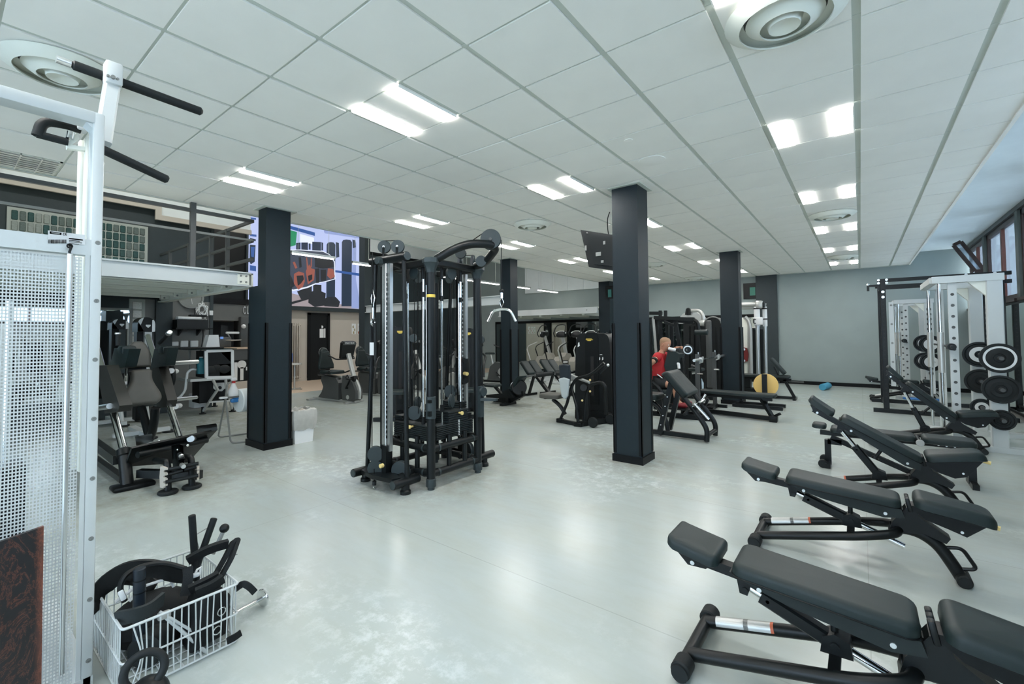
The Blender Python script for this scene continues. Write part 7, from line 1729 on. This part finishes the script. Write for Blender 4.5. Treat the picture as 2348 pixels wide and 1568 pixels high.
    part('end_hook', MB().tube([S(1744, 702, .15), S(1752, 703, .15), S(1754, 695, .15)], .04, 10, fil=.06), M_silver, t)
    cb = part('white_block', MB().rbox(S(1739, 736, -.08), (.20, .14, .20), .02), M_label, t)
    part('block_hook', MB().tube([S(1733, 732, -.16), S(1728, 731, -.16), S(1728, 741, -.16), S(1733, 741, -.16)], .014, 6, fil=.03), M_ink, cb)
    part('rear_panel', MB().poly([S(1722, 728, .5), S(1734, 728, .5), S(1734, 752, .5), S(1722, 752, .5)], V((0, .1, 0))), M_cream, t)
    part('cream_cover', MB().poly([S(1700, 728, -.1), S(1708, 728, -.1), S(1714, 734, -.1), S(1714, 860, -.1), S(1700, 860, -.1)], V((0, .14, 0))), M_cream, t)
    part('silver_edge', MB().tube([S(1708, 727, -.12), S(1716, 734, -.12), S(1720, 748, -.12), S(1722, 860, -.12)], .05, 8, fil=.2), M_silver, t)
    part('dark_screen', MB().poly([S(1724, 755, .2), S(1750, 755, .2), S(1751, 862, .2), S(1724, 862, .2)], V((0, .25, 0))), M_plas, t)
    part('red_pad', MB().poly([S(1702, 796, -.18), S(1712, 798, -.18), S(1716, 812, -.18), S(1714, 828, -.18), S(1702, 832, -.18)], V((0, .08, 0))), mat('red_vinyl', (.16, .018, .015), .4), t)
    m = MB().cyl(S(1706, 801, -.19), S(1706, 801, -.20), .03, n=10).cyl(S(1706, 827, -.19), S(1706, 827, -.20), .03, n=10)
    part('red_pad_bolts', m, M_alu, t, stuff=True)
    part('base', MB().bar(V((S(1700, 860).x, y3, .05)), V((S(1760, 860).x, y3, .05)), .3, .09).box((S(1702, 860).x, y3-.1, .05), (S(1722, 860).x, y3+.1, .45)), M_blk, t)
    # water bottle by the uprights
    q = yp(1608, 893, 10.6); q.z = max(q.z, .02)
    h = yp(1608, 868, 10.6).z-q.z
    bo = thing('clear_bottle', 'clear plastic water bottle standing behind the press bench upright', 'bottle', q)
    part('body', MB().lathe([(.01, 0), (.055, 0), (.058, h*.6), (.03, h*.85), (.02, h)], q, n=16), mat('pale_blue_plastic', (.45, .58, .66), .15), bo)
    part('stand', MB().cyl(V((q.x, q.y, 0)), q, .07, n=16), M_blk2, bo)
back_machines()

# ------------------------------------------------------------------ the man in red
def skin_mesh(name, verts, edges, radii, root, sub=2):
    me = bpy.data.meshes.new(name); me.from_pydata([tuple(v) for v in verts], edges, [])
    o = bpy.data.objects.new('tmp_skin', me); COL.objects.link(o)
    md = o.modifiers.new('skin', 'SKIN'); md.use_smooth_shade = True
    for i, r in enumerate(radii):
        sv = me.skin_vertices[0].data[i]; sv.radius = r if isinstance(r, tuple) else (r, r); sv.use_root = (i == root)
    if sub: s = o.modifiers.new('sub', 'SUBSURF'); s.levels = sub; s.render_levels = sub
    me2 = bpy.data.meshes.new_from_object(o.evaluated_get(bpy.context.evaluated_depsgraph_get()))
    bpy.data.objects.remove(o); me2.name = name; return me2
def man():
    y = 8.35; N = lambda px, py, d=0.: yp(px, py, y+d)
    M_skin = mat('skin', (.46, .235, .150), .55, var=.06, vscale=30)
    M_red = mat('red_shirt', (.42, .018, .022), .8, var=.12, vscale=14, bump=.3, bscale=50)
    M_short = mat('black_shorts', (.008, .009, .010), .75)
    M_hair = mat('short_fair_hair', (.33, .20, .12), .8, bump=.5, bscale=400)
    hip = N(1514, 872); neck = N(1517, 809); chest = N(1514, 828); belly = N(1512, 850); head = N(1525, 790)
    t = thing('person', 'man with short fair hair in a red t-shirt and black striped shorts', 'person', V((hip.x, y, 0)))
    sL = N(1508, 817, -.16); eL = N(1498, 829, -.30); hL = N(1486, 842, -.16)          # near arm, elbow drawn back
    sR = N(1522, 815, .15); eR = N(1538, 812, .28); hR = N(1550, 797, .12)            # far arm, hand on the grip in front of the face
    kn = N(1552, 882); an = N(1558, 918); fo = N(1570, 924)
    hz_ = hip.z
    v = [hip, belly, chest, neck, N(1520, 801), sL, eL, hL, sR, eR, hR]; e = [(0,1),(1,2),(2,3),(3,4),(2,5),(5,6),(6,7),(2,8),(8,9),(9,10)]
    rad = [(.105,.125), (.09,.12), (.10,.13), .058, .055, .062, .044, .030, .062, .044, .030]
    for s in (-1, 1):
        k = len(v); v += [hip+V((.03, s*.09, -.03)), kn+V((0, s*.13, 0)), an+V((0, s*.13, 0)), fo+V((0, s*.13, -.01))]; rad += [.095, .062, .042, .035]; e += [(0, k), (k, k+1), (k+1, k+2), (k+2, k+3)]
    def hand(base, d, up, side, s):           # palm with four bent fingers and a thumb
        k0 = {id(base): None}
    body = skin_mesh('body', v, e, rad, 0)
    # head, face and hands are joined to the same body mesh
    mb = MB(); mb.v = [tuple(q.co) for q in body.vertices]; mb.f = [tuple(p.vertices) for p in body.polygons]
    hr = .088
    def head_shape():
        n, k = 22, 14; vs = []; fs = []
        ax = V((.96, -.22, -.18)).normalized(); sy = V((.22, .97, 0)).normalized(); uz = ax.cross(sy).normalized()
        if uz.z < 0: uz = -uz
        H = [(-.125, .030, .052), (-.115, .052, .062), (-.085, .062, .074), (-.045, .066, .090), (0, .072, .098), (.04, .075, .104), (.075, .071, .100), (.10, .060, .086), (.122, .040, .060), (.134, .004, .006)]
        for h, rw, rl in H:
            for i in range(n):
                a = 2*PI*i/n; c, s_ = math.cos(a), math.sin(a)
                L_ = rl*c
                if c > 0:
                    L_ += .016*math.exp(-((h+.10)/.018)**2)*c**4                       # chin
                    L_ += .030*math.exp(-((h+.028)/.020)**2)*max(0, c)**14               # nose
                    L_ += .009*math.exp(-((h+.066)/.010)**2)*c**8                        # lips
                    L_ += .008*math.exp(-((h-.030)/.012)**2)*c**3                        # brow
                    L_ -= .010*math.exp(-((h-.008)/.012)**2)*math.exp(-((abs(s_)-.38)/.2)**2)   # eye sockets
                vs.append(head+uz*h+ax*(L_-.012*(h < -.06))+sy*(rw*s_))
        m_ = len(H)
        for j in range(m_-1): fs += [(j*n+i, j*n+(i+1) % n, (j+1)*n+(i+1) % n, (j+1)*n+i) for i in range(n)]
        fs += [tuple(range(n)), tuple(range(m_*n-1, (m_-1)*n-1, -1))]
        mb.add(vs, fs)
        mb.tube([N(1520, 805), head-uz*.09-ax*.02], .056, 14)
        for s in (-1, 1):
            c = head+sy*s*.075-ax*.012-uz*.004
            mb.ring(c, sy, .022, .009, n=14, k=6, sy=1.35, up=uz).sph(c, .014, 8, 5)
        return ax, sy, uz
    ax, sy, uz = head_shape()
    def make_hand(w_, f, curl):
        f = f.normalized(); s_ = f.cross(V((0, 0, 1))).normalized(); u_ = s_.cross(f)
        mb.rbox(w_+f*.045, (.085, .075, .034), .014, 2, rot=(0, 0, math.atan2(f.y, f.x)))
        for k, ln in enumerate((.058, .068, .064, .050)):
            a = w_+f*.085+s_*(.028-.019*k); b = a+f*ln*.5+u_*curl*.010; c = b+f*ln*.25*(1-abs(curl)*.6)-u_*.026*abs(curl); d = c-f*.016*abs(curl)-u_*.018
            mb.tube([w_+f*.06+s_*(.028-.019*k), a, b, c, d], .0085, 7, fil=.008)
        mb.tube([w_+f*.02+s_*.030, w_+f*.05+s_*.055-u_*.010, w_+f*.078+s_*.045-u_*.030], .0105, 7, fil=.012)
    make_hand(hR, V((.9, -.2, .1)), 1); make_hand(hL, V((.5, .6, -.3)), .8)
    part('body', mb, M_skin, t)
    # clothes
    sv = [hip+V((-.0, 0, -.05)), belly, chest, N(1517, 813), sL, sL.lerp(eL, .62), sR, sR.lerp(eR, .62)]
    shirt = skin_mesh('shirt', sv, [(0,1),(1,2),(2,3),(2,4),(4,5),(2,6),(6,7)], [(.165,.190), (.155,.185), (.155,.19), .080, .090, .080, .090, .080], 2)
    sm = MB(); sm.v = [tuple(q.co) for q in shirt.vertices]; sm.f = [tuple(p.vertices) for p in shirt.polygons]
    sm.ring(N(1518, 811), (.25, 0, 1), .062, .016, n=20, k=6)
    part('shirt', sm, M_red, t)
    hv = [hip+V((-.01, 0, -.0)), hip+V((.04, -.10, -.04)), kn.lerp(hip, .35)+V((0, -.13, 0)), hip+V((.04, .10, -.04)), kn.lerp(hip, .35)+V((0, .13, 0))]
    sh = skin_mesh('shorts', hv, [(0,1),(1,2),(0,3),(3,4)], [(.145,.16), .125, .10, .125, .10], 0)
    sm = MB(); sm.v = [tuple(q.co) for q in sh.vertices]; sm.f = [tuple(p.vertices) for p in sh.polygons]
    so = part('shorts', sm, M_short, t)
    for k in range(3):
        a = N(1507+k*2.4, 858+k*1.2, -.185); b = N(1514+k*2.4, 863+k*2.0, -.20); part('white_stripe', MB().tube([a, a.lerp(b, .5)+V((0, -.012, 0)), b], .007, 6), M_label, so)
    # cropped hair over the crown and back of the head
    hm = MB(); n = 22; vs = []; fs = []
    for j, (h, rw, rl) in enumerate(((-.03, .069, .094), (.02, .0765, .104), (.05, .078, .107), (.078, .0745, .104), (.103, .063, .090), (.126, .041, .062), (.138, .004, .006))):
        for i in range(n):
            a = 2*PI*i/n; c, s_ = math.cos(a), math.sin(a)
            lim = -.25+1.0*max(0, (h-.02)/.06) if h < .075 else 2
            cc = min(c, lim) if c > 0 or lim < c else c
            ss = s_ if cc == c else math.copysign(math.sqrt(max(0, 1-min(1, cc*cc))), s_ if s_ else 1)*.97
            vs.append(head+uz*h+ax*(rl*cc-.003)+sy*(rw*ss))
    for j in range(6): fs += [(j*n+i, j*n+(i+1) % n, (j+1)*n+(i+1) % n, (j+1)*n+i) for i in range(n)]
    hm.add(vs, fs); part('hair', hm, M_hair, t)
    for s in (-1, 1):
        c = head+uz*.008+ax*.087+sy*s*.028
        part('eye', MB().sph(c, .010, 10, 6), M_label, t); part('eyebrow', MB().tube([c+uz*.018-sy*.016, c+uz*.022+ax*.004, c+uz*.018+sy*.016], .004, 5), M_hair, t)
        part('iris', MB().sph(c+ax*.007, .005, 8, 5), M_ink, t)
    part('mouth', MB().tube([head-uz*.066+ax*.098-sy*.02, head-uz*.064+ax*.106, head-uz*.066+ax*.098+sy*.02], .004, 6), mat('lips', (.36, .13, .10), .5), t)
    b = sL.lerp(eL, .75); part('arm_band', MB().cyl(b-(eL-sL).normalized()*.018, b+(eL-sL).normalized()*.018, .062, n=16), M_ink, t)
    for s in (-1, 1):
        f = fo+V((0, s*.13, -.02)); part('shoe', MB().rbox(f+V((-.04, 0, .0)), (.27, .10, .09), .04, 3), mat('dark_red_shoe', (.20, .012, .018), .5), t)
    # the machine he sits on: seat, chest pad, foot rest, front grip
    m = thing('chest_row_machine', 'black machine with a chest pad and white grip in front of the man in red', 'gym machine', V((hip.x+.2, y, 0)))
    sz = hip.z-.145
    part('seat_pad', MB().pad(rrect(hip.x-.20, hip.x+.24, y-.19, y+.19, .07), .08, .035, (0, 0, sz-.08)), M_vinyl, m)
    part('seat_column', MB().bar((hip.x, y, .05), (hip.x, y, sz-.07), .10, .10).bar((hip.x-.3, y, .04), (hip.x+.9, y, .04), .10, .08), M_blk, m)
    part('seat_arm', MB().tube([N(1496, 876, -.2), N(1510, 888, -.2), N(1520, 905, -.2), N(1524, 930, -.2)], .035, 10, fil=.1), M_blk, m)
    part('chest_pad', MB().poly([N(1531, 806, -.17), N(1548, 806, -.17), N(1557, 812, -.17), N(1552, 846, -.17), N(1526, 852, -.17), N(1523, 838, -.17)], V((0, .34, 0))), M_vinyl, m)
    part('pad_mast', MB().bar(N(1560, 820), V((N(1572, 880).x, y, .05)), .09, .08).bar(N(1545, 828), N(1562, 826), .06, .06), M_blk, m)
    part('white_grip', MB().cyl(N(1533, 799, -.05), N(1550, 803, -.05), .030, n=16), M_label, m)
    part('grip_sleeve', MB().cyl(N(1550, 797, .12), N(1560, 800, .12), .038, n=16).rbox(N(1557, 805, .05), (.07, .22, .12), .03), M_rub, m)
    part('grip_arm', MB().tube([N(1558, 800, .12), N(1566, 812, .12), N(1566, 825, .1)], .028, 8, fil=.08), M_blk, m)
    part('foot_rest', MB().box((fo.x-.22, y-.24, fo.z-.10), (fo.x+.15, y+.24, fo.z-.075)), M_blk2, m)
    part('foot_rest_post', MB().bar((fo.x-.02, y, .05), (fo.x-.02, y, fo.z-.1), .08, .08), M_blk, m)
    part('white_lever', MB().tube([N(1553, 834, -.2), N(1556, 834, -.2), N(1557, 845, -.2)], .025, 8, fil=.04), M_label, m)
man()
